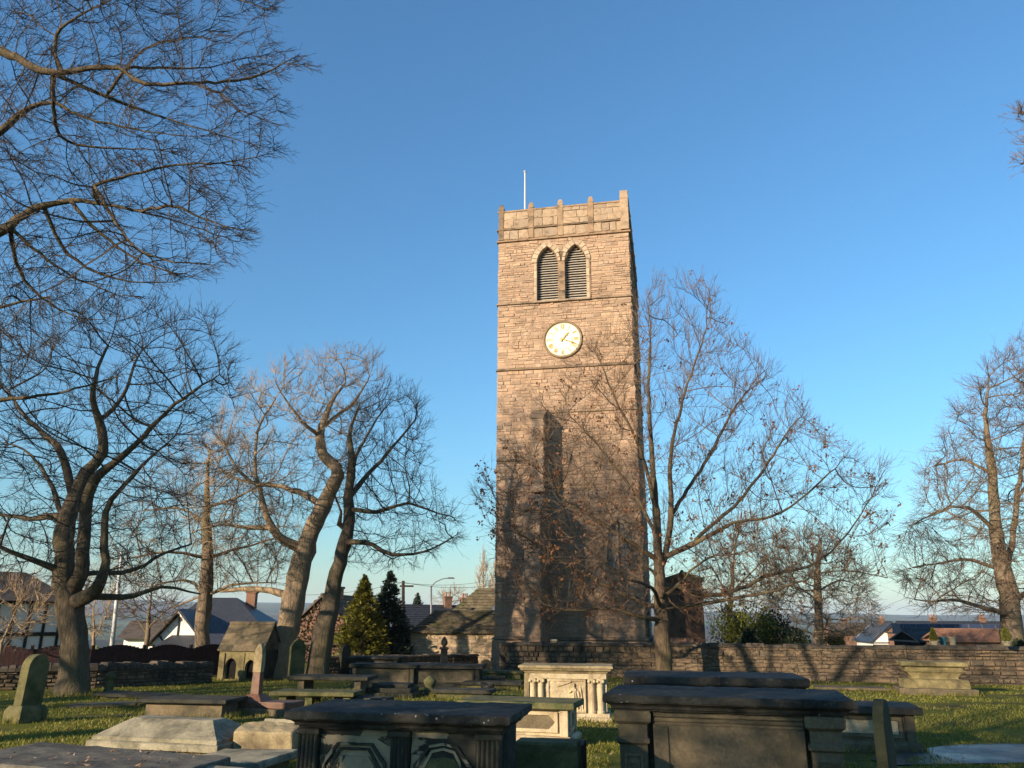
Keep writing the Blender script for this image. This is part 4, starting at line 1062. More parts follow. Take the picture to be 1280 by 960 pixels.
t5 = make_tree('oak_tree', 'young bare oak still holding some russet leaves in front of the tower', [
    [(830, 850, 9.5, 0), (829, 815, 9, 0), (827, 775, 9, 0), (826, 745, 7, 0), (823, 700, 5.4, 0), (821, 640, 4.2, 0), (815, 570, 3.2, 0), (811, 490, 2.2, 0.2), (813, 420, 1.4, 0.3), (808, 375, 0.8, 0.3)],
    [(825, 715, 5, 0), (838, 655, 4.6, -0.3), (838, 570, 3.8, -0.5), (857, 490, 2.8, -0.6), (880, 420, 1.8, -0.6), (887, 362, 1, -0.6)],
    [(825, 705, 5, 0), (840, 692, 4.6, -0.6), (870, 678, 4, -1.2), (916, 654, 3.2, -1.8), (978, 640, 2.4, -2.2), (1044, 585, 1.6, -2.4), (1055, 565, 1, -2.4)],
    [(826, 738, 5, 0), (850, 735, 4.4, 0.6), (900, 744, 3.8, 1.2), (960, 720, 3, 1.8), (1020, 703, 2.4, 2.2), (1066, 658, 1.8, 2.4), (1106, 588, 1, 2.4)],
    [(827, 765, 4, 0), (895, 752, 3.2, -1.2), (970, 738, 2.4, -2), (1040, 714, 1.7, -2.4), (1108, 722, 1, -2.4)],
    [(823, 698, 4.6, 0), (783, 675, 3.8, -0.8), (735, 643, 3, -1.4), (698, 617, 2.2, -1.8), (668, 576, 1.2, -2)],
    [(827, 757, 4.4, 0), (772, 739, 3.4, 0.8), (720, 712, 2.6, 1.4), (682, 690, 1.9, 1.8), (630, 650, 1, 2)],
    [(827, 778, 4, 0), (790, 768, 3.4, -1), (762, 760, 2.8, -1.4), (709, 763, 2, -2), (655, 745, 1, -2.4)],
    [(822, 672, 4, 0), (800, 628, 3.2, 0.8), (752, 564, 2.4, 1.2), (709, 516, 1.4, 1.6)],
    [(822, 640, 3.8, 0), (800, 560, 3, -0.9), (770, 500, 2.2, -1.2), (745, 440, 1.2, -1.4)],
    [(838, 640, 3.4, 0), (880, 580, 2.8, 0.9), (925, 500, 2, 1.3), (960, 470, 1, 1.5)],
    [(870, 678, 3, 0), (930, 620, 2.6, 0.4), (985, 540, 1.8, 0.6), (1005, 515, 1, 0.6)],
    [(827, 755, 3.6, 0), (815, 735, 3, -2), (780, 720, 2, -3.2), (740, 690, 1, -4)],
    [(827, 750, 3.6, 0), (840, 738, 3, -2), (880, 700, 2, -3.4), (930, 690, 1, -4)],
    [(826, 740, 3.6, 0), (820, 720, 3, 2), (790, 690, 2, 3.2), (760, 640, 1, 4)]],
    [([(588, 610), (640, 560), (680, 508), (700, 470), (740, 428), (790, 395), (808, 352), (890, 345), (925, 420), (985, 488), (1012, 520), (1060, 575), (1110, 578), (1116, 640), (1100, 722), (1040, 755), (940, 765), (880, 775), (780, 785), (700, 785), (640, 742), (600, 660)], 0, 4.6, 3000)],
    31.2, bare(5), BO, step=0.34, di=2.6, dk=0.50, tip=0.010, lf=0.80, pipe=2.05, tw_n=2, tw_len=(0.45, 1.05), tw_sub=3, tw_r=0.006, up=0.28, jit=0.18, tw_up=0.45, leaves=4200, leaf_bias=oak_bias, flare=1.15)
t6 = make_tree('bare_tree', 'tall bare tree with sunlit trunk beyond the wall beside the clipped pot shrubs', [
    [(1266, 806, 14, 0), (1264, 790, 13, 0), (1261, 744, 11, 0), (1249, 690, 8.5, 0), (1244, 650, 7, 0), (1238, 575, 5, 0), (1232, 530, 3.5, 0), (1236, 470, 2, 0)],
    [(1255, 715, 7, 0), (1266, 670, 6, 0.6), (1275, 600, 5, 1), (1285, 520, 3.5, 1.2), (1300, 460, 2, 1.2)],
    [(1262, 764, 6, 0), (1235, 762, 5, -0.9), (1200, 752, 4, -1.6), (1160, 752, 2.6, -2), (1130, 745, 1.6, -2)],
    [(1256, 712, 5, 0), (1215, 700, 3.8, 0.8), (1170, 705, 2.6, 1.4), (1130, 712, 1.6, 1.6)],
    [(1246, 665, 5, 0), (1210, 635, 3.6, -0.8), (1170, 640, 2.4, -1.2), (1135, 660, 1.4, -1.4)],
    [(1240, 590, 4, 0), (1205, 575, 3, 0.8), (1160, 585, 1.8, 1.2)], [(1262, 755, 6, 0), (1300, 730, 5, 0.8), (1350, 720, 3, 1.2)],
    [(1275, 610, 4, 0), (1310, 580, 3, -0.6), (1350, 560, 2, -0.8)]],
    [([(1116, 715), (1128, 665), (1150, 630), (1146, 588), (1168, 550), (1200, 490), (1240, 442), (1275, 420), (1330, 408), (1390, 480), (1410, 620), (1395, 720), (1330, 760), (1230, 775), (1150, 765)], 0, 4.8, 3600)],
    38.0, bare(6), BK, step=0.40, di=2.6, dk=0.50, tip=0.011, jit=0.24, pipe=2.2, tw_n=3, tw_len=(0.4, 1.0), tw_sub=3, tw_r=0.007, up=0.05, tw_up=0.12, lf=0.62)
# big beech whose trunk stands out of frame on the left
t0 = make_tree('beech_tree', 'large overhanging bare beech branches reaching in from beside the churchyard', [
    [(-420, 1130, 42, 0), (-415, 900, 38, 0), (-400, 760, 36, 0), (-385, 620, 34, 0), (-370, 480, 26, 0), (-370, 300, 20, 0.4), (-360, 100, 14, 0.8), (-330, -150, 8, 1)],
    [(-375, 500, 20, 0), (-240, 260, 15, -0.4), (-110, 110, 12, -0.8), (-30, 60, 9, -1), (20, 72, 8, -1.1), (50, 88, 7.5, -1.1), (75, 91, 6.5, -1.1), (110, 86, 6, -1.1), (150, 86, 5, -1.1), (180, 105, 5, -1.1), (232, 104, 4, -1.1), (275, 116, 3.5, -1.1), (300, 138, 2.6, -1.1), (350, 156, 1.5, -1.1)],
    [(274, 114, 3, 0), (300, 100, 2.6, 0), (338, 88, 2, 0), (373, 69, 1.2, 0)],
    [(-385, 600, 20, 0), (-240, 460, 15, 0.2), (-110, 360, 11, 0.4), (-40, 312, 9, 0.4), (0, 290, 8, 0.4), (42, 262, 7, 0.4), (78, 252, 6, 0.4), (115, 252, 5, 0.4), (165, 262, 4, 0.3), (215, 275, 3, 0.2), (300, 302, 1.5, 0.2)],
    [(95, 252, 4, 0), (118, 232, 3.6, 0), (165, 218, 3, 0), (220, 206, 2.4, 0), (290, 202, 1.8, 0), (342, 190, 1.2, 0)],
    [(-240, 300, 11, 0), (-100, 215, 9, 1), (0, 165, 7, 1.4), (28, 140, 6, 1.4), (62, 128, 4, 1.4), (110, 148, 3, 1.4), (190, 165, 2, 1.4), (250, 170, 1.2, 1.4)],
    [(-390, 650, 16, 0), (-240, 570, 12, 1.6), (-100, 520, 8, 2.2), (0, 500, 5, 2.4), (70, 492, 3.4, 2.4), (150, 470, 2, 2.4)],
    [(10, 285, 4, 0), (40, 310, 3.2, 0.6), (90, 345, 2.4, 0.8), (150, 370, 1.6, 0.8)],
    [(-240, 460, 8, 0), (-120, 430, 6, 0.8), (-20, 390, 4, 1), (60, 370, 2.4, 1)],
    [(75, 253, 4, 0), (118, 285, 3.2, 0.3), (178, 328, 2.4, 0.5), (240, 345, 1.4, 0.6)],
    [(40, 264, 4, 0), (85, 318, 3.2, 0.9), (150, 350, 2.2, 1.2), (218, 352, 1.2, 1.3)],
    [(165, 262, 3, 0), (215, 258, 2.4, -0.5), (270, 280, 1.8, -0.7), (315, 288, 1, -0.8)],
    [(110, 88, 4, 0), (150, 128, 3.2, 0.5), (215, 150, 2.4, 0.9), (300, 176, 1.2, 1.0)],
    [(50, 88, 4, 0), (70, 45, 3.2, -0.4), (115, 12, 2.4, -0.7), (165, -10, 1.4, -0.8)],
    [(150, 86, 3.4, 0), (180, 62, 2.6, -0.5), (228, 50, 2, -0.8), (262, 42, 1.2, -0.9)],
    [(180, 105, 3, 0), (215, 85, 2.2, 0.6), (262, 84, 1.6, 0.9), (310, 70, 1, 1.0)],
    [(28, 140, 4, 0), (75, 170, 3, 0.6), (140, 185, 2.2, 0.9), (220, 186, 1.2, 1.0)],
    [(115, 252, 3, 0), (160, 300, 2.4, -0.7), (205, 325, 1.8, -0.9), (262, 330, 1, -1.0)],
    [(0, 290, 4, 0), (30, 350, 3, 1.2), (85, 392, 2, 1.5), (130, 400, 1.2, 1.6)],
    [(-365, 300, 12, 0), (-200, 60, 9, 0.5), (-60, -60, 6, 0.5), (100, -70, 4, 0.3), (220, -40, 2.6, 0.2), (300, 0, 1.6, 0.2), (335, 12, 1, 0.2)],
    [(-375, 450, 12, 0), (-520, 250, 9, 0.5), (-640, 80, 5, 0.8)], [(-370, 330, 9, 0), (-420, 60, 6, 2), (-480, -150, 3, 3)]],
    [([(-90, -160), (240, -140), (340, -30), (352, 15), (310, 40), (380, 66), (382, 90), (340, 110), (355, 155), (325, 165), (345, 192), (310, 225), (318, 285), (275, 340), (215, 352), (190, 385), (110, 395), (60, 440), (20, 480), (-90, 520)], 0.2, 2.2, 2900),
     ([(-90, -160), (-90, 560), (-250, 640), (-560, 600), (-760, 300), (-700, -150), (-400, -400)], 0.5, 3.0, 1300)],
    11.0, bare(8), (M['bark_dark'], M['twig_dark'], None), step=0.15, di=1.3, dk=0.20, iters=110, tip=0.0055, pipe=1.95, tw_n=2, tw_len=(0.14, 0.38), tw_sub=2, tw_r=0.0036, tw_thr=0.014, up=0.0, tw_up=0.0, sub2=1, flare=1.4, flow=(0.30, -0.02, -0.06), jit=0.22, lf=0.85)
# tree out of frame on the right: only the tip of a branch shows
t7 = make_tree('lime_tree', 'bare branch tip of a tall tree poking in high over the lawn', [
    [(1640, 1000, 26, 0), (1630, 800, 22, 0), (1610, 600, 19, 0), (1580, 400, 15, 0), (1540, 200, 10, 0), (1520, 60, 5, 0)],
    [(1585, 420, 9, 0), (1480, 300, 7, 0), (1380, 235, 5, 0), (1310, 205, 3, 0), (1275, 206, 1.6, 0)],
    [(1560, 300, 7, 0), (1440, 200, 5, 0), (1350, 175, 3.5, 0), (1290, 155, 2, 0), (1270, 150, 1.2, 0)],
    [(1600, 520, 9, 0), (1700, 380, 6, 0), (1780, 250, 3, 0)]],
    [([(1259, 152), (1272, 132), (1300, 118), (1400, 60), (1520, -20), (1700, 100), (1850, 300), (1780, 480), (1620, 480), (1480, 380), (1380, 300), (1310, 240), (1268, 208), (1285, 190)], 0, 3.0, 1500)],
    17.0, bare(9), BK, step=0.26, di=1.9, dk=0.36, tip=0.009, tw_n=3, tw_len=(0.2, 0.5), tw_sub=3, tw_r=0.006, sub2=1)
# background trees
make_tree('bare_tree', 'hazy brown bare tree in the garden beyond the wall', [
    [(1023, 806, 6, 0), (1023, 770, 5, 0), (1022, 730, 4.4, 0), (1024, 690, 3, 0), (1028, 668, 1.6, 0)], [(1023, 740, 2.6, 0), (1050, 725, 2, 0), (1080, 735, 1, 0)], [(1023, 750, 2.6, 0), (1000, 735, 2, 0), (975, 730, 1, 0)]],
    [([(950, 715), (985, 672), (1030, 658), (1062, 685), (1088, 722), (1098, 765), (1092, 798), (1050, 800), (990, 796), (955, 790)], 0, 3.2, 1700)],
    42.0, bare(10), BP, step=0.36, di=2.4, dk=0.42, tip=0.011, jit=0.24, tw_n=3, tw_len=(0.35, 0.9), tw_sub=3, tw_r=0.008, base_z=-0.9)
make_tree('bare_tree', 'rounded pale bare tree behind the yew and the brick house', [
    [(912, 806, 4, 0), (912, 770, 3.6, 0), (915, 730, 3, 0), (918, 690, 2, 0)], [(913, 750, 2, 0), (890, 710, 1.6, 0), (875, 690, 1, 0)], [(914, 740, 2, 0), (945, 710, 1.6, 0), (965, 690, 1, 0)]],
    [([(862, 720), (872, 680), (905, 652), (950, 645), (985, 668), (992, 715), (975, 760), (880, 765)], 0, 2.8, 1100)],
    39.5, bare(12), BP, step=0.36, di=2.4, dk=0.42, tip=0.011, jit=0.24, tw_n=3, tw_len=(0.35, 0.9), tw_sub=3, tw_r=0.008, base_z=-0.8)
make_tree('young_tree', 'thin young bare tree in front of the white bungalow wing', [
    [(178, 842, 3.6, 0), (181, 815, 3.2, 0), (185, 785, 2.8, 0), (187, 755, 2.0, 0), (189, 735, 1.2, 0)], [(183, 795, 1.6, 0), (165, 765, 1.2, 0.4), (148, 750, 0.8, 0.5)], [(185, 785, 1.6, 0), (205, 765, 1.2, -0.4), (222, 755, 0.8, -0.5)]],
    [([(138, 760), (150, 735), (185, 722), (220, 740), (232, 768), (215, 785), (160, 785)], 0, 1.6, 260)],
    34.0, bare(13), BK, step=0.3, di=2.0, dk=0.35, tip=0.010, tw_n=2, tw_len=(0.3, 0.8), tw_sub=2, tw_r=0.008, up=0.3, tw_up=0.3)
make_tree('bare_shrub', 'pale twiggy bare shrub in front of the black-and-white timbered house', [
    [(-5, 842, 2.6, 0), (0, 815, 2, 0), (12, 780, 1.5, 0), (22, 755, 1, 0)], [(0, 815, 1.6, 0), (30, 780, 1.1, 0.3), (50, 755, 0.7, 0.4)], [(-2, 820, 1.6, 0), (-20, 770, 1, -0.2)]],
    [([(-40, 780), (-15, 730), (30, 722), (62, 745), (60, 780), (30, 805), (-20, 810)], 0, 1.6, 320)],
    28.0, bare(14), BP, step=0.28, di=2.0, dk=0.33, tip=0.009, tw_n=2, tw_len=(0.3, 0.8), tw_sub=2, tw_r=0.008, up=0.25, tw_up=0.3, cat='shrub')
make_tree('bare_shrub', 'twiggy bare tree showing behind the thick trunk by the white pole', [
    [(118, 842, 3, 0), (117, 800, 2.4, 0), (116, 760, 1.6, 0)], [(117, 800, 1.4, 0), (135, 765, 1, 0)], [(117, 805, 1.4, 0), (100, 770, 1, 0)]],
    [([(95, 770), (100, 725), (125, 705), (150, 735), (155, 775), (135, 800), (110, 800)], 0, 2.0, 300)],
    36.0, bare(15), BP, step=0.35, di=2.0, dk=0.4, tip=0.010, tw_n=2, tw_len=(0.3, 0.8), tw_sub=2, tw_r=0.009, up=0.25, tw_up=0.3)
for k, (u, D, top, w) in enumerate(((604, 130, 688, 9), (620, 140, 700, 8))):
    make_tree('poplar_tree', ['narrow bare poplar beyond the stone-slated roof beside the tower', 'second bare poplar half hidden behind the edge of the tower'][k], [
        [(u, 775, 1.6, 0), (u, 740, 1.4, 0), (u, 715, 1.0, 0), (u, top + 8, 0.5, 0)]],
        [([(u - w*0.7, 765), (u - w, 740), (u - w*0.6, 710), (u, top), (u + w*0.6, 710), (u + w, 740), (u + w*0.7, 765)], 0, 1.3, 500)],
        D, bare(20 + k), BP, step=0.7, di=4, dk=0.6, tip=0.022, tw_n=3, tw_len=(0.8, 1.8), tw_sub=2, tw_r=0.02, up=1.0, tw_up=1.4, base_z=-4.5, iters=40)
make_tree('bare_tree', 'small pinkish bare tree behind the chimneys beside the street lamp', [
    [(563, 775, 2, 0), (564, 760, 1.6, 0), (566, 745, 1, 0)]], [([(540, 755), (548, 742), (566, 735), (582, 745), (585, 760), (545, 765)], 0, 3, 260)],
    100.0, bare(23), BP, step=0.7, di=4, dk=0.7, tip=0.02, tw_n=3, tw_len=(0.6, 1.4), tw_sub=2, tw_r=0.018, up=0.2, base_z=-3.2)
# trees standing behind the photographer, whose shade falls over the tombs
def shade_copy(src, x, y, rz, sc, label):
    c = copy_tree(src); c.location = (x, y, gz(x, y) - 0.05); c.rotation_euler = (0, 0, rz); c.scale = sc if isinstance(sc, tuple) else (sc,)*3; c['label'] = label
    return c
shade_copy(t4, -11.4, -3.2, 1.0, 0.85, 'bare churchyard tree standing behind the viewer, its shade over the tombs')
shade_copy(t3, -12.6, -6.6, 0.4, 0.7, 'smaller bare churchyard tree behind the viewer, beside the taller one')
shade_copy(t6, -24.0, 9.6, 2.2, (0.8, 0.8, 1.35), 'tall bare tree far outside the view, its shade over the foot of the tower')
shade_copy(t4, -10.0, -5.4, 2.6, 0.72, 'low bare churchyard tree behind the viewer, set back from the others')
shade_copy(t4, -31.0, 4.4, 0.6, (0.85, 0.85, 1.95), 'second tall bare tree far outside the view, its shade reaching the tower')
# ------------------------------------------------------------------ tombs
R = math.radians
def gp(u, v):
    """spot on the churchyard ground under a sight line"""
    r = ray(u, v); t = EYE / (-SLOPE * r.y - r.z); p = r * t; return p.x, p.y

def slab_profile(L, W, z0, t, over=0.0, moulded=True):
    a, b = L/2, W/2
    if moulded:
        return [(a-0.095, b-0.095, z0), (a-0.09, b-0.09, z0+t*0.12), (a-0.065, b-0.065, z0+t*0.14), (a-0.06, b-0.06, z0+t*0.30), (a-0.04, b-0.04, z0+t*0.42), (a-0.012, b-0.012, z0+t*0.50), (a-0.010, b-0.010, z0+t*0.56), (a, b, z0+t*0.58), (a, b, z0+t*0.95), (a-0.008, b-0.008, z0+t*0.985), (a-0.025, b-0.025, z0+t)]
    return [(a-0.02, b-0.02, z0), (a, b, z0+0.015), (a, b, z0+t-0.015), (a-0.015, b-0.015, z0+t)]
def slab(t, L, W, z0, th, mat, moulded=True, worn=0.006, cell=0.09, bevel=0.0):
    return MB().rects(slab_profile(L, W, z0, th, moulded=moulded)).build('ledger_slab', mat, t, bevel=bevel, cell=cell, worn=worn, wscale=8)

def frame(x0, x1, z0, z1, w, y0, y1):
    return plate([[(x0, z0), (x1, z0), (x1, z1), (x0, z1)], [(x0+w, z0+w), (x1-w, z0+w), (x1-w, z1-w), (x0+w, z1-w)]], y0, y1)

def plain_chest(label, cx, cy, rz, L, W, ztop, mats, th=0.10, panel=True, octagon=False, plinth=0.16, moulded=False, group=None, posts=True):
    g = gz(cx, cy); t = thing('chest_tomb', (cx, cy, g), R(rz), label, 'tomb', group); H = ztop - g
    ms, mb_, mp = mats
    slab(t, L, W, H - th, th, ms, moulded)
    a, b = L/2 - 0.11, W/2 - 0.11
    MB().rects([(a + 0.07, b + 0.07, -0.15), (a + 0.07, b + 0.07, plinth - 0.04), (a + 0.02, b + 0.02, plinth)]).build('plinth', mb_, t, cell=0.2, worn=0.008)
    MB().box(-a + 0.03, a - 0.03, -b + 0.04, b - 0.04, plinth - 0.01, H - th + 0.002).build('body', mb_, t, cell=0.2, worn=0.005)
    pw = 0.13
    if posts:
        for sx in (-1, 1):
            for sy in (-1, 1):
                MB().box(sx*a - pw/2 - sx*pw/2, sx*a + pw/2 - sx*pw/2, sy*b - 0.06 - sy*0.03, sy*b + 0.06 - sy*0.03, plinth, H - th + 0.001).build('corner_post', mb_, t, bevel=0.008, cell=0.15, worn=0.004)
    if panel:
        x0, x1, z0, z1 = -a + pw + 0.04, a - pw - 0.04, plinth + 0.05, H - th - 0.04
        c = min(0.10, (z1-z0)*0.3)
        outer = [(x0, z0), (x1, z0), (x1, z1), (x0, z1)]
        w = 0.05
        if octagon:
            inner = [(x0+w, z0+w+c), (x0+w+c, z0+w), (x1-w-c, z0+w), (x1-w, z0+w+c), (x1-w, z1-w-c), (x1-w-c, z1-w), (x0+w+c, z1-w), (x0+w, z1-w-c)]
        else: inner = [(x0+w, z0+w), (x1-w, z0+w), (x1-w, z1-w), (x0+w, z1-w)]
        plate([outer, inner], -b - 0.0, -b + 0.06).build('panel_frame', mb_, t, bevel=0.008)
        MB().prism([(x*0.985 + (x0+x1)*0.0075, z) for x, z in inner], -b + 0.025, -b + 0.05).build('front_panel', mp, t, cell=0.12, worn=0.004)
        plate([[(-b + 0.16, z0), (b - 0.16, z0), (b - 0.16, z1), (-b + 0.16, z1)], [(-b + 0.22, z0+w), (b - 0.22, z0+w), (b - 0.22, z1-w), (-b + 0.22, z1-w)]], -a + 0.0, -a + 0.05).xf(Matrix.Rotation(math.pi/2, 4, 'Z')).build('panel_frame', mb_, t)
    return t

TD_, TS_, TBR, TBU, TY, TG, MS = M['tomb_dark'], M['tomb_slab'], M['tomb_brown'], M['tomb_buff'], M['tomb_yellow'], M['tomb_grey'], M['moss_stone']

# --- front right: big chest with corner piers and cracked joints
def right_tomb():
    cx, cy, L, W, zt = 2.05, 8.02, 2.17, 1.2, 1.0
    g = gz(cx, cy); H = zt - g
    t = thing('chest_tomb', (cx, cy, g), R(-14.6), 'large brown chest tomb with panelled corner piers and cracked joints under a dark slab', 'tomb')
    th = 0.145
    slab(t, L, W, H - th, th, TS_, True, 0.010, 0.035)
    a, b = L/2 - 0.12, W/2 - 0.12; zt_ = H - th
    MB().rects([(a + 0.09, b + 0.09, -0.15), (a + 0.09, b + 0.09, 0.10), (a + 0.03, b + 0.03, 0.15)]).build('plinth', TBR, t, cell=0.15, worn=0.008)
    MB().box(-a + 0.12, a - 0.12, -b + 0.10, b - 0.05, 0.12, zt_ + 0.002).build('body', TD_, t)
    pw = 0.27
    for sx in (-1, 1):
        for sy in (-1, 1):
            x = sx * (a - pw/2); y = sy * (b - 0.12)
            pier = MB().rects([(pw/2+0.02, 0.15, 0.14), (pw/2+0.02, 0.15, 0.26), (pw/2-0.01, 0.12, 0.30), (pw/2-0.01, 0.12, zt_-0.29), (pw/2+0.015, 0.145, zt_-0.27), (pw/2+0.015, 0.145, zt_-0.235), (pw/2-0.005, 0.125, zt_-0.22),
                               (pw/2-0.005, 0.125, zt_-0.12), (pw/2+0.03, 0.16, zt_-0.09), (pw/2+0.035, 0.165, zt_-0.02), (pw/2+0.02, 0.15, zt_)], x, y).build('corner_pier', TBR, t, cell=0.06, worn=0.005)
            if sy < 0:
                yf = y - 0.12
                frame(x - 0.085, x + 0.085, 0.36, zt_ - 0.36, 0.022, yf - 0.014, yf + 0.02).build('sunk_frame', TBR, pier, bevel=0.004)
                plate([[(x-0.055, 0.39), (x+0.055, 0.39), (x+0.055, zt_-0.43), (x+0.03, zt_-0.40), (x-0.03, zt_-0.40), (x-0.055, zt_-0.43)], [(x-0.04, 0.41), (x+0.04, 0.41), (x+0.04, zt_-0.44), (x-0.04, zt_-0.44)]], yf - 0.010, yf + 0.02).build('inner_fillet', TBR, pier)
    x0, x1 = -a + pw + 0.045, a - pw - 0.03; yf = -b + 0.02
    pan = MB().box(x0, x1, yf, yf + 0.09, 0.15, zt_ - 0.005).build('front_panel', TBR, t, bevel=0.01, cell=0.08, worn=0.005)
    for z, h, o in ((zt_ - 0.045, 0.03, 0.03), (zt_ - 0.085, 0.03, 0.018), (zt_ - 0.115, 0.02, 0.010)):
        MB().box(x0 + 0.01, x1 - 0.01, yf - o, yf + 0.03, z, z + h).build('frieze_moulding', TBR, pan, bevel=0.006, cell=0.1, worn=0.004)
    for xa in (x0, x1 - 0.14):
        MB().box(xa + 0.004, xa + 0.136, yf - 0.016, yf + 0.03, 0.16, zt_ - 0.125).build('panel_stile', TBR, pan, bevel=0.008, cell=0.08, worn=0.005)
    for sx in (-1, 1):
        e = MB().box(sx*(a - 0.06) - 0.04, sx*(a - 0.06) + 0.04, -b + 0.26, b - 0.26, 0.15, zt_ - 0.003).build('end_panel', TBR, t, bevel=0.01, cell=0.1, worn=0.005)
right_tomb()

# --- front left: black tomb with fluted pilasters and scaled panels
def left_tomb():
    cx, cy, L, W, zt = -0.80, 6.98, 1.82, 1.0, 0.955
    g = gz(cx, cy); H = zt - g; th = 0.135
    t = thing('chest_tomb', (cx, cy, g), R(-11), 'black-crusted chest tomb with fluted pilasters and flaking arched panels', 'tomb')
    slab(t, L, W, H - th, th, TS_, True, 0.012, 0.035)
    a, b = L/2 - 0.11, W/2 - 0.11; zt_ = H - th
    MB().rects([(a + 0.06, b + 0.06, -0.15), (a + 0.06, b + 0.06, 0.12), (a, b, 0.16)]).build('plinth', TD_, t, cell=0.15, worn=0.008)
    MB().box(-a + 0.04, a - 0.04, -b + 0.07, b - 0.04, 0.14, zt_ + 0.002).build('body', TD_, t)
    MB().box(-a + 0.01, a - 0.01, -b + 0.035, -b + 0.075, zt_ - 0.05, zt_ - 0.002).build('frieze', M['crust'], t, cell=0.06, worn=0.006)
    pil = [(-a + 0.06, 0.17), (0.02, 0.15), (a - 0.075, 0.19)]
    for x, w in pil:
        p = MB().box(x - w/2, x + w/2, -b - 0.005, -b + 0.07, 0.15, zt_ - 0.004).build('pilaster', TD_, t, bevel=0.006)
        MB().box(x - w/2 - 0.012, x + w/2 + 0.012, -b - 0.025, -b + 0.04, zt_ - 0.045, zt_ - 0.006).build('capital', TD_, p, bevel=0.008)
        nf = 5
        for k in range(nf):
            xx = x - w/2 + w*(k + 0.5)/nf
            MB().tube([(xx, -b - 0.006, 0.2), (xx, -b - 0.006, zt_ - 0.05)], w/nf*0.36, 6).build('flute', TD_, p)
    for i, (xa, xb) in enumerate(((pil[0][0] + 0.095, pil[1][0] - 0.085), (pil[1][0] + 0.085, pil[2][0] - 0.105))):
        pn = MB().box(xa, xb, -b + 0.035, -b + 0.06, 0.16, zt_ - 0.05).build('front_panel', M['crust'], t, cell=0.05, worn=0.008, wscale=9)
        m = (xa + xb)/2; hw_ = (xb - xa)/2 - 0.025; zs = zt_ - 0.24; za = zt_ - 0.10
        if i == 0:
            sh = lambda h, d: [(m-h, 0.2), (m+h, 0.2), (m+h, zs-d), (m+h*0.55, za-d), (m-h*0.55, za-d), (m-h, zs-d)]
        else:
            sh = lambda h, d: [(m-h, 0.2), (m+h, 0.2), (m+h, zs-d), (m+h*0.8, zs+0.05-d), (m+h*0.5, za-d), (m, za+0.02-d), (m-h*0.5, za-d), (m-h*0.8, zs+0.05-d), (m-h, zs-d)]
        for k in range(2):
            o, q = hw_ - k*0.045, hw_ - k*0.045 - 0.022
            plate([sh(o, k*0.035), [(x, max(z, 0.22)) for x, z in sh(q, k*0.035 + 0.018)]], -b + 0.012 + k*0.006, -b + 0.05).build('arch_moulding', M['crust'], pn, bevel=0.004)
        MB().prism([(m + (x-m)*0.80, z*0.94) for x, z in sh(hw_, 0.05)], -b + 0.022, -b + 0.05).build('inner_panel', M['crust'] if i == 0 else MS, pn, cell=0.06, worn=0.006)
    for sx in (-1, 1):
        e = MB().box(sx*(a - 0.03) - 0.03, sx*(a - 0.03) + 0.03, -b + 0.09, b - 0.04, 0.15, zt_ - 0.003).build('end_panel', TD_, t, cell=0.1, worn=0.006)
        for k in range(6):
            y = -b + 0.14 + k*0.035
            MB().tube([(sx*(a + 0.002), y, 0.2), (sx*(a + 0.002), y, zt_ - 0.03)], 0.013, 6).build('flute', TD_, e)
left_tomb()

plain_chest('large dark-slabbed chest tomb directly behind the brown tomb with corner piers', 2.36, 9.78, -10, 2.02, 1.1, 1.05, (TS_, TD_, TD_), 0.18, moulded=True)
plain_chest('low brown chest tomb with eight-sided sunk panel in front of the carved pale tomb', 0.18, 13.8, -15, 1.92, 0.95, 0.40, (MS, M['tomb_buff'], TBR), 0.10, octagon=True)
plain_chest('dark-slabbed chest tomb with pale end panel behind the narrow dark headstone', 5.22, 13.15, -14, 2.05, 0.95, 0.43, (TS_, TBR, TBU), 0.11, plinth=0.16)
plain_chest('low flat dark-topped chest tomb just beyond the hipped pale grave cover', -6.65, 17.6, -8, 1.95, 1.0, 0.06, (TD_, TBR, TBR), 0.08, panel=False, plinth=0.05, posts=False)

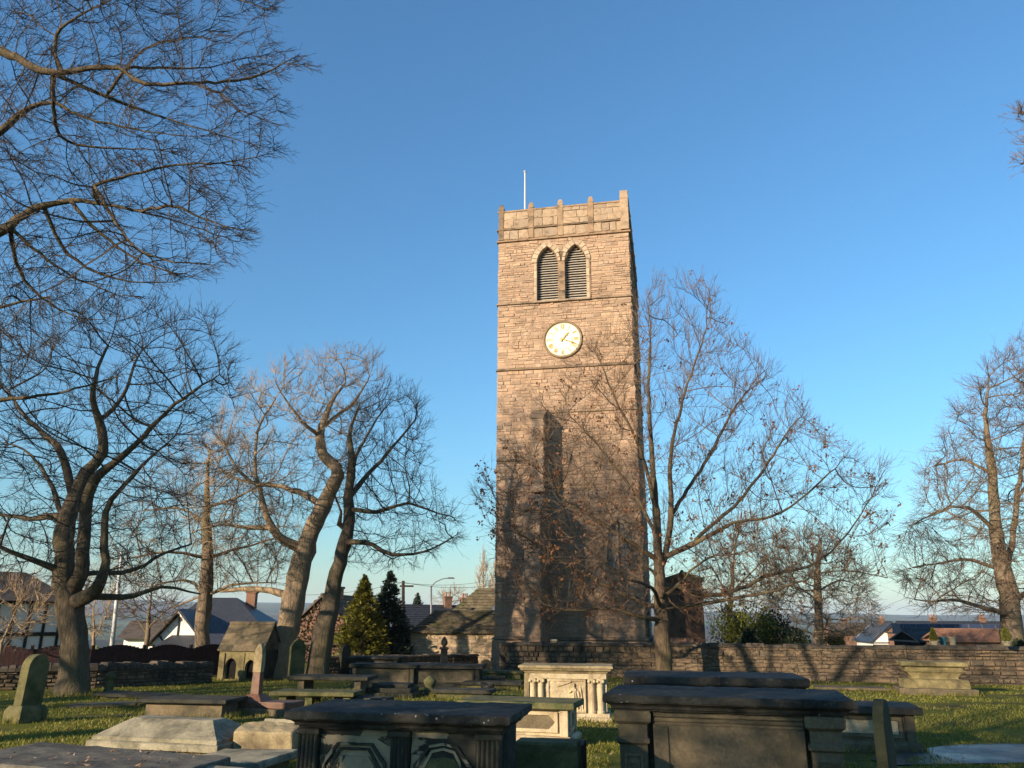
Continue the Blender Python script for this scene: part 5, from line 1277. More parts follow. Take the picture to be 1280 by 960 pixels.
# --- carved pale tomb in the sun
def carved_tomb():
    cx, cy, L, W, zt = 1.2, 17.75, 1.97, 1.0, 0.74
    g = gz(cx, cy); H = zt - g; th = 0.16
    t = thing('chest_tomb', (cx, cy, g), R(-8), 'pale sunlit chest tomb with paired columns and a carved figure relief', 'tomb')
    MB().rects([(L/2-0.13, W/2-0.13, H-th), (L/2-0.10, W/2-0.10, H-th+0.04), (L/2-0.05, W/2-0.05, H-th+0.06), (L/2-0.03, W/2-0.03, H-th+0.10), (L/2, W/2, H-0.05), (L/2, W/2, H-0.01), (L/2-0.02, W/2-0.02, H)]).build('ledger_slab', TY, t, cell=0.08, worn=0.008)
    a, b = L/2 - 0.14, W/2 - 0.14; zt_ = H - th
    MB().rects([(a + 0.10, b + 0.16, -0.15), (a + 0.10, b + 0.16, 0.07), (a + 0.05, b + 0.11, 0.09), (a + 0.05, b + 0.09, 0.15)]).build('plinth', TBU, t, cell=0.15, worn=0.008)
    MB().box(-a, a, -b + 0.03, b, 0.13, zt_ + 0.003).build('body', TBU, t, cell=0.15, worn=0.004)
    MB().box(-a + 0.09, a, -b - 0.05, -b + 0.06, zt_ - 0.10, zt_ - 0.003).build('frieze', TBU, t, cell=0.08, worn=0.008)
    MB().box(-a - 0.02, -a + 0.085, -b - 0.03, -b + 0.08, 0.14, zt_ - 0.003).build('corner_post', TY, t, bevel=0.01, cell=0.1, worn=0.006)
    for x in (-a + 0.16, -a + 0.33, a - 0.30, a - 0.12):
        c = MB().lathe([(0.085, 0.14), (0.085, 0.19), (0.07, 0.21), (0.068, 0.30), (0.058, zt_ - 0.26), (0.066, zt_ - 0.24), (0.058, zt_ - 0.22), (0.075, zt_ - 0.16), (0.092, zt_ - 0.12), (0.092, zt_ - 0.10)], 12, x, -b - 0.0).build('column', TBU, t, smooth=False)
        for s in (-1, 1):
            MB().lathe([(0.012, 0), (0.034, 0.008), (0.030, 0.03), (0.01, 0.036)], 8).xf(Matrix.Translation((x + s*0.055, -b - 0.065, zt_ - 0.145)) @ Matrix.Rotation(math.pi/2, 4, 'X')).build('volute', TBU, c, smooth=True)
    # relief panel as a height field
    x0, x1, z0, z1 = -a + 0.46, a - 0.43, 0.16, zt_ - 0.11; nx, nz = 96, 64
    caps = [((0.70, 0.80), (0.70, 0.83), 0.045, 0.06), ((0.70, 0.72), (0.72, 0.50), 0.065, 0.055), ((0.71, 0.50), (0.66, 0.18), 0.05, 0.05), ((0.74, 0.48), (0.78, 0.14), 0.05, 0.045),
            ((0.69, 0.70), (0.58, 0.60), 0.03, 0.045), ((0.74, 0.70), (0.84, 0.56), 0.03, 0.045), ((0.84, 0.56), (0.80, 0.40), 0.028, 0.04), ((0.80, 0.60), (0.90, 0.12), 0.06, 0.035), ((0.86, 0.75), (0.92, 0.2), 0.03, 0.03),
            ((0.20, 0.34), (0.27, 0.38), 0.035, 0.035), ((0.27, 0.38), (0.34, 0.33), 0.025, 0.03), ((0.14, 0.88), (0.30, 0.80), 0.04, 0.03), ((0.30, 0.80), (0.48, 0.86), 0.035, 0.03), ((0.48, 0.86), (0.62, 0.92), 0.03, 0.03), ((0.55, 0.10), (0.95, 0.06), 0.04, 0.035)]
    V = []
    for j in range(nz + 1):
        for i in range(nx + 1):
            s, q = i/nx, j/nz; h = 0.0
            for (p, r_, rad, hh) in caps:
                d1, d2 = r_[0]-p[0], r_[1]-p[1]; tt = max(0, min(1, ((s-p[0])*d1 + (q-p[1])*d2)/(d1*d1+d2*d2)))
                d = math.hypot((s-p[0]-tt*d1)*1.4, q-p[1]-tt*d2)
                if d < rad: h = max(h, hh*math.sqrt(1 - (d/rad)**2))
            if 0.55 < s < 0.97 and q < 0.7: h += 0.010*math.sin(s*95 + 9*q)*(h > 0.01)
            e = min(s*1.5, (1-s)*1.5, q, 1-q)
            if e < 0.07: h = max(h, 0.03)
            elif e < 0.09: h -= 0.012
            h += 0.006*noise.fractal(Vector((s*14, q*9, 0)), 1, 2, 3)
            V.append((x0 + s*(x1-x0), -b + 0.005 - h, z0 + q*(z1-z0)))
    i = np.arange(nx)[None]+ (nx+1)*np.arange(nz)[:, None]
    link('carved_panel', np_mesh('carved_panel', V, np.stack([i, i+1, i+nx+2, i+nx+1], -1).reshape(-1, 4), TBU, True), t)
carved_tomb()

# --- hipped grave cover
def hipped():
    t = thing('grave_cover', (-4.82, 12.3, gz(-4.8, 12.3)), R(-14), 'pale hipped stone grave cover on a low base, sunlit in the grass', 'grave')
    g = gz(-4.8, 12.3)
    for k in range(5):
        MB().box(-0.95 + k*0.38 + 0.008, -0.95 + (k+1)*0.38 - 0.008, -0.48, 0.48, -0.15, 0.115).build('base_stone', M['tomb_brown'], t, bevel=0.012, cell=0.15, worn=0.008)
    MB().rects([(1.05, 0.58, 0.12), (1.05, 0.58, 0.20), (1.02, 0.55, 0.215)]).build('lower_band', M['tomb_grey'], t, bevel=0.008, cell=0.12, worn=0.006)
    MB().rects([(0.995, 0.525, 0.216), (0.995, 0.525, 0.265), (0.97, 0.50, 0.275), (0.66, 0.16, 0.47), (0.64, 0.14, 0.475)]).build('hipped_top', M['tomb_grey'], t, cell=0.08, worn=0.006)
hipped()
# --- pedestal tomb before the wall on the right
def pedestal():
    cx, cy = 13.0, 25.6; t = thing('pedestal_tomb', (cx, cy, gz(cx, cy)), R(-16), 'yellow-lichened stone pedestal tomb with waisted sides on a wide step below the wall', 'tomb')
    MB().box(-1.08, 1.08, -0.62, 0.62, -0.2, 0.19).build('step', TBR, t, bevel=0.02, cell=0.2, worn=0.012)
    MB().rects([(0.92, 0.42, 0.192), (0.90, 0.41, 0.40), (0.86, 0.38, 0.43), (0.66, 0.27, 0.46), (0.64, 0.26, 0.49), (0.67, 0.275, 0.55), (0.74, 0.30, 0.62), (0.85, 0.35, 0.67), (0.86, 0.36, 0.70), (0.80, 0.33, 0.715), (0.80, 0.33, 0.80)]).build('body', M['moss_buff'], t, cell=0.1, worn=0.012)
    MB().rects([(0.86, 0.38, 0.802), (0.93, 0.44, 0.83), (0.93, 0.44, 0.93), (0.90, 0.41, 0.95)]).build('cap', M['moss_buff'], t, cell=0.12, worn=0.012)
pedestal()

# --- headstones
def headstone(label, x, y, rz, w, h, th, mat, shape='round', lean=(0, 0), base=None, name='headstone', sink=0.15):
    t = thing(name, (x, y, gz(x, y)), R(rz), label, 'headstone')
    t.rotation_euler = (R(lean[0]), R(lean[1]), R(rz))
    hw_ = w/2; pts = [(-hw_, -sink), (hw_, -sink)]
    if shape == 'round':
        pts += [(hw_*math.cos(a), h - hw_ + hw_*math.sin(a)) for a in np.linspace(0, math.pi, 13)]
    elif shape == 'shoulder':
        pts += [(hw_, h*0.86)] + [(hw_*0.86*math.cos(a), h*0.88 + h*0.12*math.sin(a)) for a in np.linspace(0, math.pi, 9)] + [(-hw_, h*0.86)]
    elif shape == 'point':
        pts += [(hw_, h*0.8), (hw_*0.6, h*0.92), (0, h), (-hw_*0.6, h*0.92), (-hw_, h*0.8)]
    else: pts += [(hw_, h), (-hw_, h)]
    MB().prism(pts, -th/2, th/2).build('stone', mat, t, bevel=0.012, cell=0.1, worn=0.004)
    if base:
        bw, bd, bh = base
        MB().rects([(bw/2, bd/2, -0.15), (bw/2, bd/2, bh*0.7), (bw/2 - 0.05, bd/2 - 0.05, bh)]).build('base', mat, t, bevel=0.01, cell=0.15, worn=0.006)
    return t
x, y = gp(30, 903)
headstone('round-topped headstone on a plinth, alone on the grass by the thick-trunked tree', x, y, 76, 0.50, 1.24, 0.19, M['moss_stone'], 'round', (0, 3), (0.66, 0.40, 0.30))
headstone('narrow dark green headstone seen edge-on beside the large brown chest tomb', 2.84, 6.45, 60, 0.56, 1.20, 0.08, M['green_stone'], 'round', (0, 0))
x, y = gp(369, 852); headstone('tall pointed headstone with a bright edge beside the stone shrine', x, y, 48, 0.62, 1.5, 0.12, MS, 'point')
x, y = P(430, 840, 33).x, 33; headstone('round dark headstone in front of the golden conifer', x, y, 62, 0.55, 1.25, 0.14, TD_, 'round')
x, y = P(606, 835, 37.5).x, 37.5; headstone('small tilted headstone against the sunlit shed wall beside the tower', x, y, 18, 0.45, 0.62, 0.10, TD_, 'point', (0, 12))
# small block in the grass
t = thing('stone_block', (0.36, 8.15, gz(0.36, 8.15)), R(-10), 'squat mossy yellow stone block beside the black-crusted tomb', 'stone')
MB().rects([(0.30, 0.17, -0.1), (0.30, 0.17, 0.66), (0.285, 0.155, 0.68)]).build('block', MS, t, cell=0.06, worn=0.008)
MB().box(-0.26, 0.32, 0.20, 0.62, -0.1, 0.62).build('rear_slab', TS_, t, bevel=0.02, cell=0.1, worn=0.008)
# --- ledgers and table tombs on the left
def ledger(label, x, y, rz, L, W, z, th, mat, tilt=(0, 0), name='ledger_stone', legs=None, legmat=None):
    """flat slab whose top lies z above the ground"""
    t = thing(name, (x, y, gz(x, y)), R(rz), label, 'grave slab')
    MB().rects(slab_profile(L, W, 0, th, moulded=False)).xf(Matrix.Translation((0, 0, z - th)) @ Matrix.Rotation(R(tilt[0]), 4, 'X') @ Matrix.Rotation(R(tilt[1]), 4, 'Y')).build('slab', mat, t, cell=0.1, worn=0.010)
    if legs:
        for lx in legs:
            MB().box(lx - 0.09, lx + 0.09, -W/2 + 0.12, W/2 - 0.12, -0.12, z - th + 0.002).build('support', legmat or mat, t, bevel=0.01, cell=0.12, worn=0.008)
    else:
        MB().box(-L/2 + 0.12, L/2 - 0.12, -W/2 + 0.1, W/2 - 0.1, -0.2, z - th - 0.002 + (0.03 if any(tilt) else 0.0)).build('bedding', MS, t, cell=0.2, worn=0.01)
    return t
ledger('broad flat slab strewn with fallen leaves beside the pale hipped grave cover', -4.45, 9.15, -13, 2.5, 1.25, 0.38, 0.11, M['flag_grey'], (0, 1.5))
ledger('rough broken-edged slab in front of the leaf-strewn slab', -3.55, 7.55, -11, 2.4, 1.0, 0.33, 0.10, M['flag_grey'], (0, -1.5))
ledger('flat grey slab beside the broken coped stone', -3.25, 10.35, -20, 1.15, 0.85, 0.24, 0.09, M['tomb_grey'], (2, -3))
ledger('small grey slab lying lowest, next to the black-crusted tomb', -2.95, 8.75, -12, 0.95, 0.7, 0.28, 0.08, M['tomb_grey'], (3, 2))
def coped(label, x, y, rz):
    t = thing('coped_stone', (x, y, gz(x, y)), R(rz), label, 'grave')
    MB().prismx([(-0.40, 0.10), (0.45, 0.10), (0.45, 0.26), (0.12, 0.42), (-0.08, 0.44), (-0.42, 0.36)], -0.45, 0.42).build('coping', M['tomb_yellow'], t, bevel=0.025, cell=0.08, worn=0.018)
    MB().box(-0.5, 0.45, -0.35, 0.42, -0.15, 0.12).build('bed', M['tomb_dark'], t, bevel=0.02, cell=0.12, worn=0.012)
    MB().prismx([(0.0, 0.42), (0.40, 0.30), (0.40, 0.36), (0.02, 0.48)], -0.2, 0.5).build('fragment', M['tomb_grey'], t, bevel=0.012, cell=0.1, worn=0.012)
coped('broken coped gravestone fragment with a sunlit face', -3.35, 12.15, -8)
x, y = gp(178, 874); ledger('dark broken slab lying in the grass before the low dry-stone wall', x, y, -6, 2.2, 0.9, 0.13, 0.08, TD_, (0, 2))
x, y = gp(130, 883); ledger('reddish cracked slab lying flush near the thick-trunked tree', x, y, 4, 1.7, 0.8, 0.08, 0.07, TBR, (0, -2))
x, y = gp(410, 873); ledger('stone table tomb on two end supports in front of the leaning trees', x, y + 0.5, -7, 2.25, 1.0, 0.55, 0.10, M['tomb_dark'], legs=(-0.78, 0.82), legmat=M['tomb_brown'], name='table_tomb')
x, y = gp(392, 882); ledger('low mossy table tomb on stub supports beside the red granite cross', x, y + 0.3, -6, 2.1, 0.9, 0.32, 0.10, M['moss_stone'], legs=(-0.75, -0.1, 0.85), legmat=M['moss_stone'], name='table_tomb')
x, y = gp(480, 859); plain_chest('long dark chest tomb with overhanging slab behind the table tomb', x, y + 0.4, -8, 2.3, 1.0, 0.22, (TD_, TBR, TBR), 0.12, plinth=0.1)
x, y = gp(465, 850); plain_chest('dark chest tomb seen between the leaning tree and the conifers', x, y + 0.8, -8, 2.1, 0.95, 0.25, (TD_, TD_, TBR), 0.10, plinth=0.1)
x, y = gp(557, 860); plain_chest('wide dark chest tomb with urn post behind, before the sunlit shed', x, y + 0.5, -6, 2.5, 1.0, 0.22, (TS_, TD_, TBR), 0.13, plinth=0.1)
x, y = gp(488, 872)
t = thing('stepped_base', (x, y + 0.5, gz(x, y)), R(-8), 'dark three-step stone base beside the table tomb', 'stone')
for k, (w, d, h) in enumerate(((0.72, 0.6, 0.12), (0.62, 0.48, 0.24), (0.52, 0.38, 0.34))):
    MB().box(-w, w, -d, d, -0.12 if k == 0 else (0.12, 0.24)[k-1] + 0.001, h).build('step', TD_, t, bevel=0.02, cell=0.15, worn=0.012)
x, y = gp(537, 869)
t = thing('urn_pedestal', (x, y, gz(x, y)), 0, 'small weathered urn on a slab behind the black-crusted tomb', 'urn')
MB().box(-0.5, 0.9, -0.35, 0.35, -0.1, 0.10).build('slab', TD_, t, bevel=0.015, cell=0.15, worn=0.01)
MB().lathe([(0.20, 0.10), (0.20, 0.16), (0.12, 0.20), (0.15, 0.26), (0.19, 0.34), (0.19, 0.40), (0.12, 0.46), (0.05, 0.52)], 14).build('urn', MS, t, smooth=True, worn=0.008)
x, y = P(555, 820, 29.5).x, 29.5
t = thing('memorial_post', (x, y, gz(x, y)), R(20), 'dark stone post with acorn finial standing before the sunlit shed', 'memorial')
MB().rects([(0.22, 0.22, -0.1), (0.22, 0.22, 0.35), (0.14, 0.14, 0.42), (0.10, 0.10, 1.15), (0.14, 0.14, 1.18), (0.13, 0.13, 1.24)]).build('shaft', TD_, t, bevel=0.01, cell=0.15, worn=0.008)
MB().lathe([(0.05, 1.24), (0.06, 1.28), (0.12, 1.34), (0.125, 1.42), (0.08, 1.52), (0.02, 1.60)], 12).build('finial', TD_, t, smooth=True)
x, y = P(530, 826, 31.0).x, 31.5
ledger('pale stone slab bench before the sunlit shed', x, y, -6, 1.35, 0.6, 0.62, 0.12, M['tomb_yellow'], legs=(-0.5, 0.5), legmat=M['tomb_yellow'])
x, y = gp(617, 861); ledger('long dark raised slab between the low brown tomb and the tower', x, y, -8, 1.9, 0.8, 0.24, 0.10, TD_)
x, y = gp(628, 848); ledger('dark mossy slab lying just before the foot of the tower', x, y, -10, 1.8, 0.8, 0.30, 0.10, MS)
x, y = gp(1062, 862); ledger('flat brown slab lying flush in the lawn before the churchyard wall', x, y, -12, 2.3, 1.0, 0.10, 0.08, TBR)
x, y = gp(455, 881); ledger('low dark slab wedged between the table tombs and the stepped base', x, y, -8, 1.3, 0.7, 0.20, 0.09, TD_, (0, 2))
x, y = gp(580, 872); ledger('dark broad slab beside the small weathered urn', x, y, -8, 1.7, 0.8, 0.22, 0.10, TD_)
x, y = gp(245, 893); ledger('thin dark slab lying between the pale grave cover and the broken cross', x, y, -10, 1.2, 0.6, 0.12, 0.08, TD_)
# broken cross
def cross():
    x, y = gp(326, 893); t = thing('broken_cross', (x, y, gz(x, y)), R(-12), 'broken-topped cross shaft of pale and red stone on a red granite step', 'memorial')
    MB().box(-0.55, 0.95, -0.45, 0.45, -0.12, 0.14).build('plinth', M['tomb_brown'], t, bevel=0.02, cell=0.12, worn=0.012)
    MB().rects([(0.28, 0.28, 0.141), (0.28, 0.28, 0.26), (0.14, 0.14, 0.40)], -0.15, 0).build('step', M['red_granite'], t, bevel=0.01)
    MB().box(0.14, 0.85, -0.3, 0.3, 0.141, 0.27).build('kerb', M['red_granite'], t, bevel=0.015)
    MB().rects([(0.10, 0.09, 0.38), (0.085, 0.075, 0.84)], -0.15, 0).build('lower_shaft', M['red_granite'], t, bevel=0.008)
    MB().loft([[(-0.15+a*w, c*d, z + a*sl) for a, c in ((-1,-1),(1,-1),(1,1),(-1,1))] for w, d, z, sl in ((0.095, 0.08, 0.841, 0), (0.10, 0.08, 1.16, 0), (0.085, 0.075, 1.32, 0.0), (0.03, 0.05, 1.44, 0.0))]).build('upper_shaft', M['tomb_yellow'], t, bevel=0.008, cell=0.08, worn=0.01)
cross()
# stone post by the low wall
x, y = gp(135, 868); t = thing('stone_post', (x, y, gz(x, y)), 0, 'little mossy stone post with rounded head at the low dry-stone wall', 'post')
MB().lathe([(0.14, -0.1), (0.13, 0.0), (0.10, 0.30), (0.09, 0.38), (0.14, 0.42), (0.15, 0.50), (0.08, 0.57)], 10).build('post', MS, t, smooth=True, worn=0.006)
# rubble and kerbs beyond the low chest
x, y = gp(618, 858)
rr_ = np.random.default_rng(31)
for k in range(9):
    xx, yy = x + rr_.uniform(-1.6, 1.8), y + rr_.uniform(-2.5, 3.0)
    w, d, h = rr_.uniform(0.25, 0.6), rr_.uniform(0.2, 0.4), rr_.uniform(0.15, 0.34)
    o = stone_block(rr_, w, h, d, 0.03).build('loose_stone', TD_, None, bevel=0.02, cell=0.12, worn=0.02)
    o.location = (xx, yy, gz(xx, yy) + h*0.35); o.rotation_euler = (0, 0, rr_.uniform(0, 3))
    tag(o, 'dark loose stone among the rubble between the low brown tomb and the tower', 'stone', 'loose stones before the tower')
# little stone shrine with arches
def shrine():
    x, y = gp(303, 851); L, W, H, RH = 1.95, 1.3, 1.15, 1.0
    t = thing('stone_shrine', (x, y + 0.6, gz(x, y)), R(-14), 'small gabled stone shrine with pointed arches and steep stone roof', 'shrine'); t.scale = (0.93, 0.93, 0.93)
    holes = [arch(-0.42, 0.05, 0.55, 0.85, 0.25), arch(0.45, 0.05, 0.50, 0.80, 0.23)]
    plate([[(-L/2, -0.2), (L/2, -0.2), (L/2, H), (-L/2, H)]] + holes, -W/2, -W/2 + 0.16).build('front_wall', M['moss_buff'], t)
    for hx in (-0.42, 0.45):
        MB().box(hx - 0.27, hx + 0.27, -W/2 + 0.161, -W/2 + 0.2, 0, 0.9).build('arch_dark_panel', M['dark_inside'], t)  # near-black panel painted as the shade behind the arch
    MB().box(-L/2, L/2, -W/2 + 0.2, W/2, -0.2, H - 0.002).build('body', M['tomb_dark'], t)
    for sx in (-1, 1):
        xx = sx*(L/2 - 0.09)
        MB().prismx([(-W/2 + 0.005, H), (W/2 - 0.005, H), (0, H + RH - 0.06)], xx - 0.09, xx + 0.085).build('gable', M['tomb_brown'], t)
    for i in range(5):
        for s in (-1, 1):
            z0, z1 = i/5, (i+1)/5 + 0.03
            f = lambda q: (s*(W/2 + 0.10)*(1 - q), H - 0.06 + (RH + 0.06)*q)
            (ya, za), (yb, zb) = f(z0), f(z1)
            xx = -L/2 - 0.06
            while xx < L/2 + 0.05:
                l = rr_.uniform(0.45, 0.8); l = min(l, L/2 + 0.06 - xx)
                MB().prismx([(ya, za + 0.03), (yb, zb + 0.01), (yb, zb + 0.05), (ya, za + 0.085)][::s], xx + 0.004, xx + l - 0.004).build('roof_slab', M['tomb_brown'], t)
                xx += l
    MB().prismx([(-0.09, H + RH + 0.0), (0.09, H + RH + 0.0), (0.03, H + RH + 0.10), (-0.03, H + RH + 0.10)], -L/2 - 0.06, L/2 + 0.06).build('ridge_stone', M['tomb_brown'], t, bevel=0.01)
    for q in ((-0.95, -0.70), (0.80, 0.97)):
        MB().box(q[0], q[1], -W/2 - 0.05, -W/2 - 0.002, -0.2, H - 0.1).build('corner_pier', M['moss_buff'], t, bevel=0.01, cell=0.15, worn=0.008)
    MB().box(0.04 - 0.10, 0.04 + 0.14, -W/2 - 0.03, -W/2 - 0.002, -0.2, H - 0.1).build('pier', M['moss_buff'], t, bevel=0.01, cell=0.15, worn=0.008)
shrine()
# ------------------------------------------------------------------ buildings
def roof_slates(parent, x0, x1, p_eave, p_ridge, rows, lmin, lmax, mat, rng, name='slates', th=0.03):
    """overlapping slates on a slope running from p_eave to p_ridge (y,z) between x0 and x1, one joined part"""
    ye, ze = p_eave; yr, zr = p_ridge; d = np.array([yr - ye, zr - ze]); Ls = np.linalg.norm(d); d /= Ls
    nrm = np.array([-d[1], d[0]]) if d[0]*1 > 0 else np.array([d[1], -d[0]])
    if nrm[1] < 0: nrm = -nrm
    V, Fq = [], []; h = Ls / rows
    for r in range(rows):
        x = x0 - rng.uniform(0, lmin)
        while x < x1:
            l = rng.uniform(lmin, lmax); xa, xb = max(x0, x) + 0.005, min(x1, x + l) - 0.005; x += l
            if xb - xa < 0.04: continue
            s0, s1 = r*h - 0.02 + rng.normal(0, 0.01), min(Ls, (r+1)*h + 0.03); t0, t1 = th*2 + rng.uniform(0, 0.02), th*0.5
            n = len(V)
            for s, t in ((s0, t0), (s1, t1)):
                c = np.array([ye, ze]) + d*s + nrm*t
                V += [(xa, c[0], c[1]), (xb, c[0], c[1])]
            c = np.array([ye, ze]) + d*s0
            V += [(xa, c[0], c[1]), (xb, c[0], c[1])]
            Fq += [(n, n+1, n+3, n+2), (n+4, n+5, n+1, n)]
    return tag(link(name, np_mesh(name, V, Fq, mat), parent), kind='stuff')

def window(parent, x0, x1, z0, z1, y, bars=(2, 2), fm=None, rot=None):
    fm = fm or M['white_paint']
    fr = frame(x0, x1, z0, z1, 0.06, y - 0.04, y + 0.03)
    pn = MB().box(x0 + 0.05, x1 - 0.05, y - 0.005, y + 0.01, z0 + 0.05, z1 - 0.05)
    br = []
    for k in range(1, bars[0]):
        x = x0 + (x1-x0)*k/bars[0]; br.append(MB().box(x - 0.02, x + 0.02, y - 0.03, y - 0.006, z0 + 0.055, z1 - 0.055))
    for k in range(1, bars[1]):
        z = z0 + (z1-z0)*k/bars[1]; br.append(MB().box(x0 + 0.055, x1 - 0.055, y - 0.028, y - 0.007, z - 0.02, z + 0.02))
    if rot is not None:
        for m in [fr, pn] + br: m.xf(rot)
    f = fr.build('window', fm, parent); pn.build('pane', M['glass'], f)
    for b in br: b.build('glazing_bar', fm, f)

def house(label, loc, rz, L, W, H, RH, wall, roofm, over=0.3, chimneys=(), name='house', rows=12, slate=(0.25, 0.4), hip=(0, 0), seed=1, cat='house'):
    """ridge along local x; front eave faces -y"""
    t = thing(name, loc, R(rz), label, cat); rng = np.random.default_rng(seed)
    b = MB().box(-L/2, L/2, -W/2, W/2, -3.0, H)
    b.build('wall', wall, t)
    for s, hp in ((-1, hip[0]), (1, hip[1])):
        if not hp: MB().prismx([(-W/2, H), (W/2, H), (0, H + RH)], s*L/2 - (0.25 if s > 0 else 0), s*L/2 + (0.25 if s < 0 else 0)).build('gable', wall, t)
    e = W/2 + over; ez = H - over*RH/(W/2)
    xl, xr = -L/2 - over, L/2 + over; rl, rr2 = -L/2 - over + hip[0], L/2 + over - hip[1]
    rf = MB().add([(xl, -e, ez), (xr, -e, ez), (rr2, 0, H+RH), (rl, 0, H+RH), (xr, e, ez), (xl, e, ez),
                   (xl, -e, ez-0.12), (xr, -e, ez-0.12), (rr2, 0, H+RH-0.12), (rl, 0, H+RH-0.12), (xr, e, ez-0.12), (xl, e, ez-0.12)],
                  [(0, 1, 2, 3), (4, 5, 3, 2), (6, 9, 8, 7), (10, 8, 9, 11), (0, 6, 7, 1), (4, 10, 11, 5), (1, 7, 10, 4), (5, 11, 6, 0)] + ([(1, 4, 2)] if hip[1] else [(1, 7, 8, 2), (2, 8, 10, 4)]) + ([(5, 0, 3)] if hip[0] else [(0, 3, 9, 6), (3, 5, 11, 9)])).build('roof', roofm, t)
    if not hip[0] and not hip[1]:
        roof_slates(rf, xl, xr, (-e, ez), (0, H + RH), rows, slate[0], slate[1], roofm, rng)
    MB().tube([(rl, 0, H + RH + 0.03), (rr2, 0, H + RH + 0.03)], 0.09, 6).build('ridge_tiles', roofm, rf)
    for (cx, cy, ch, cw) in chimneys:
        c = MB().rects([(cw, cw*0.8, H), (cw, cw*0.8, H + RH + ch - 0.15), (cw + 0.06, cw*0.8 + 0.06, H + RH + ch - 0.12), (cw + 0.06, cw*0.8 + 0.06, H + RH + ch)], cx, cy).build('chimney', M['brick'], rf)
        for k in (-1, 1):
            MB().lathe([(0.11, H + RH + ch), (0.13, H + RH + ch + 0.3), (0.15, H + RH + ch + 0.32), (0.15, H + RH + ch + 0.4)], 8, cx + k*cw*0.5, cy).build('chimney_pot', M['terracotta'], c)
    return t
def at_px(u, v, D):
    p = P(u, v, D); return p
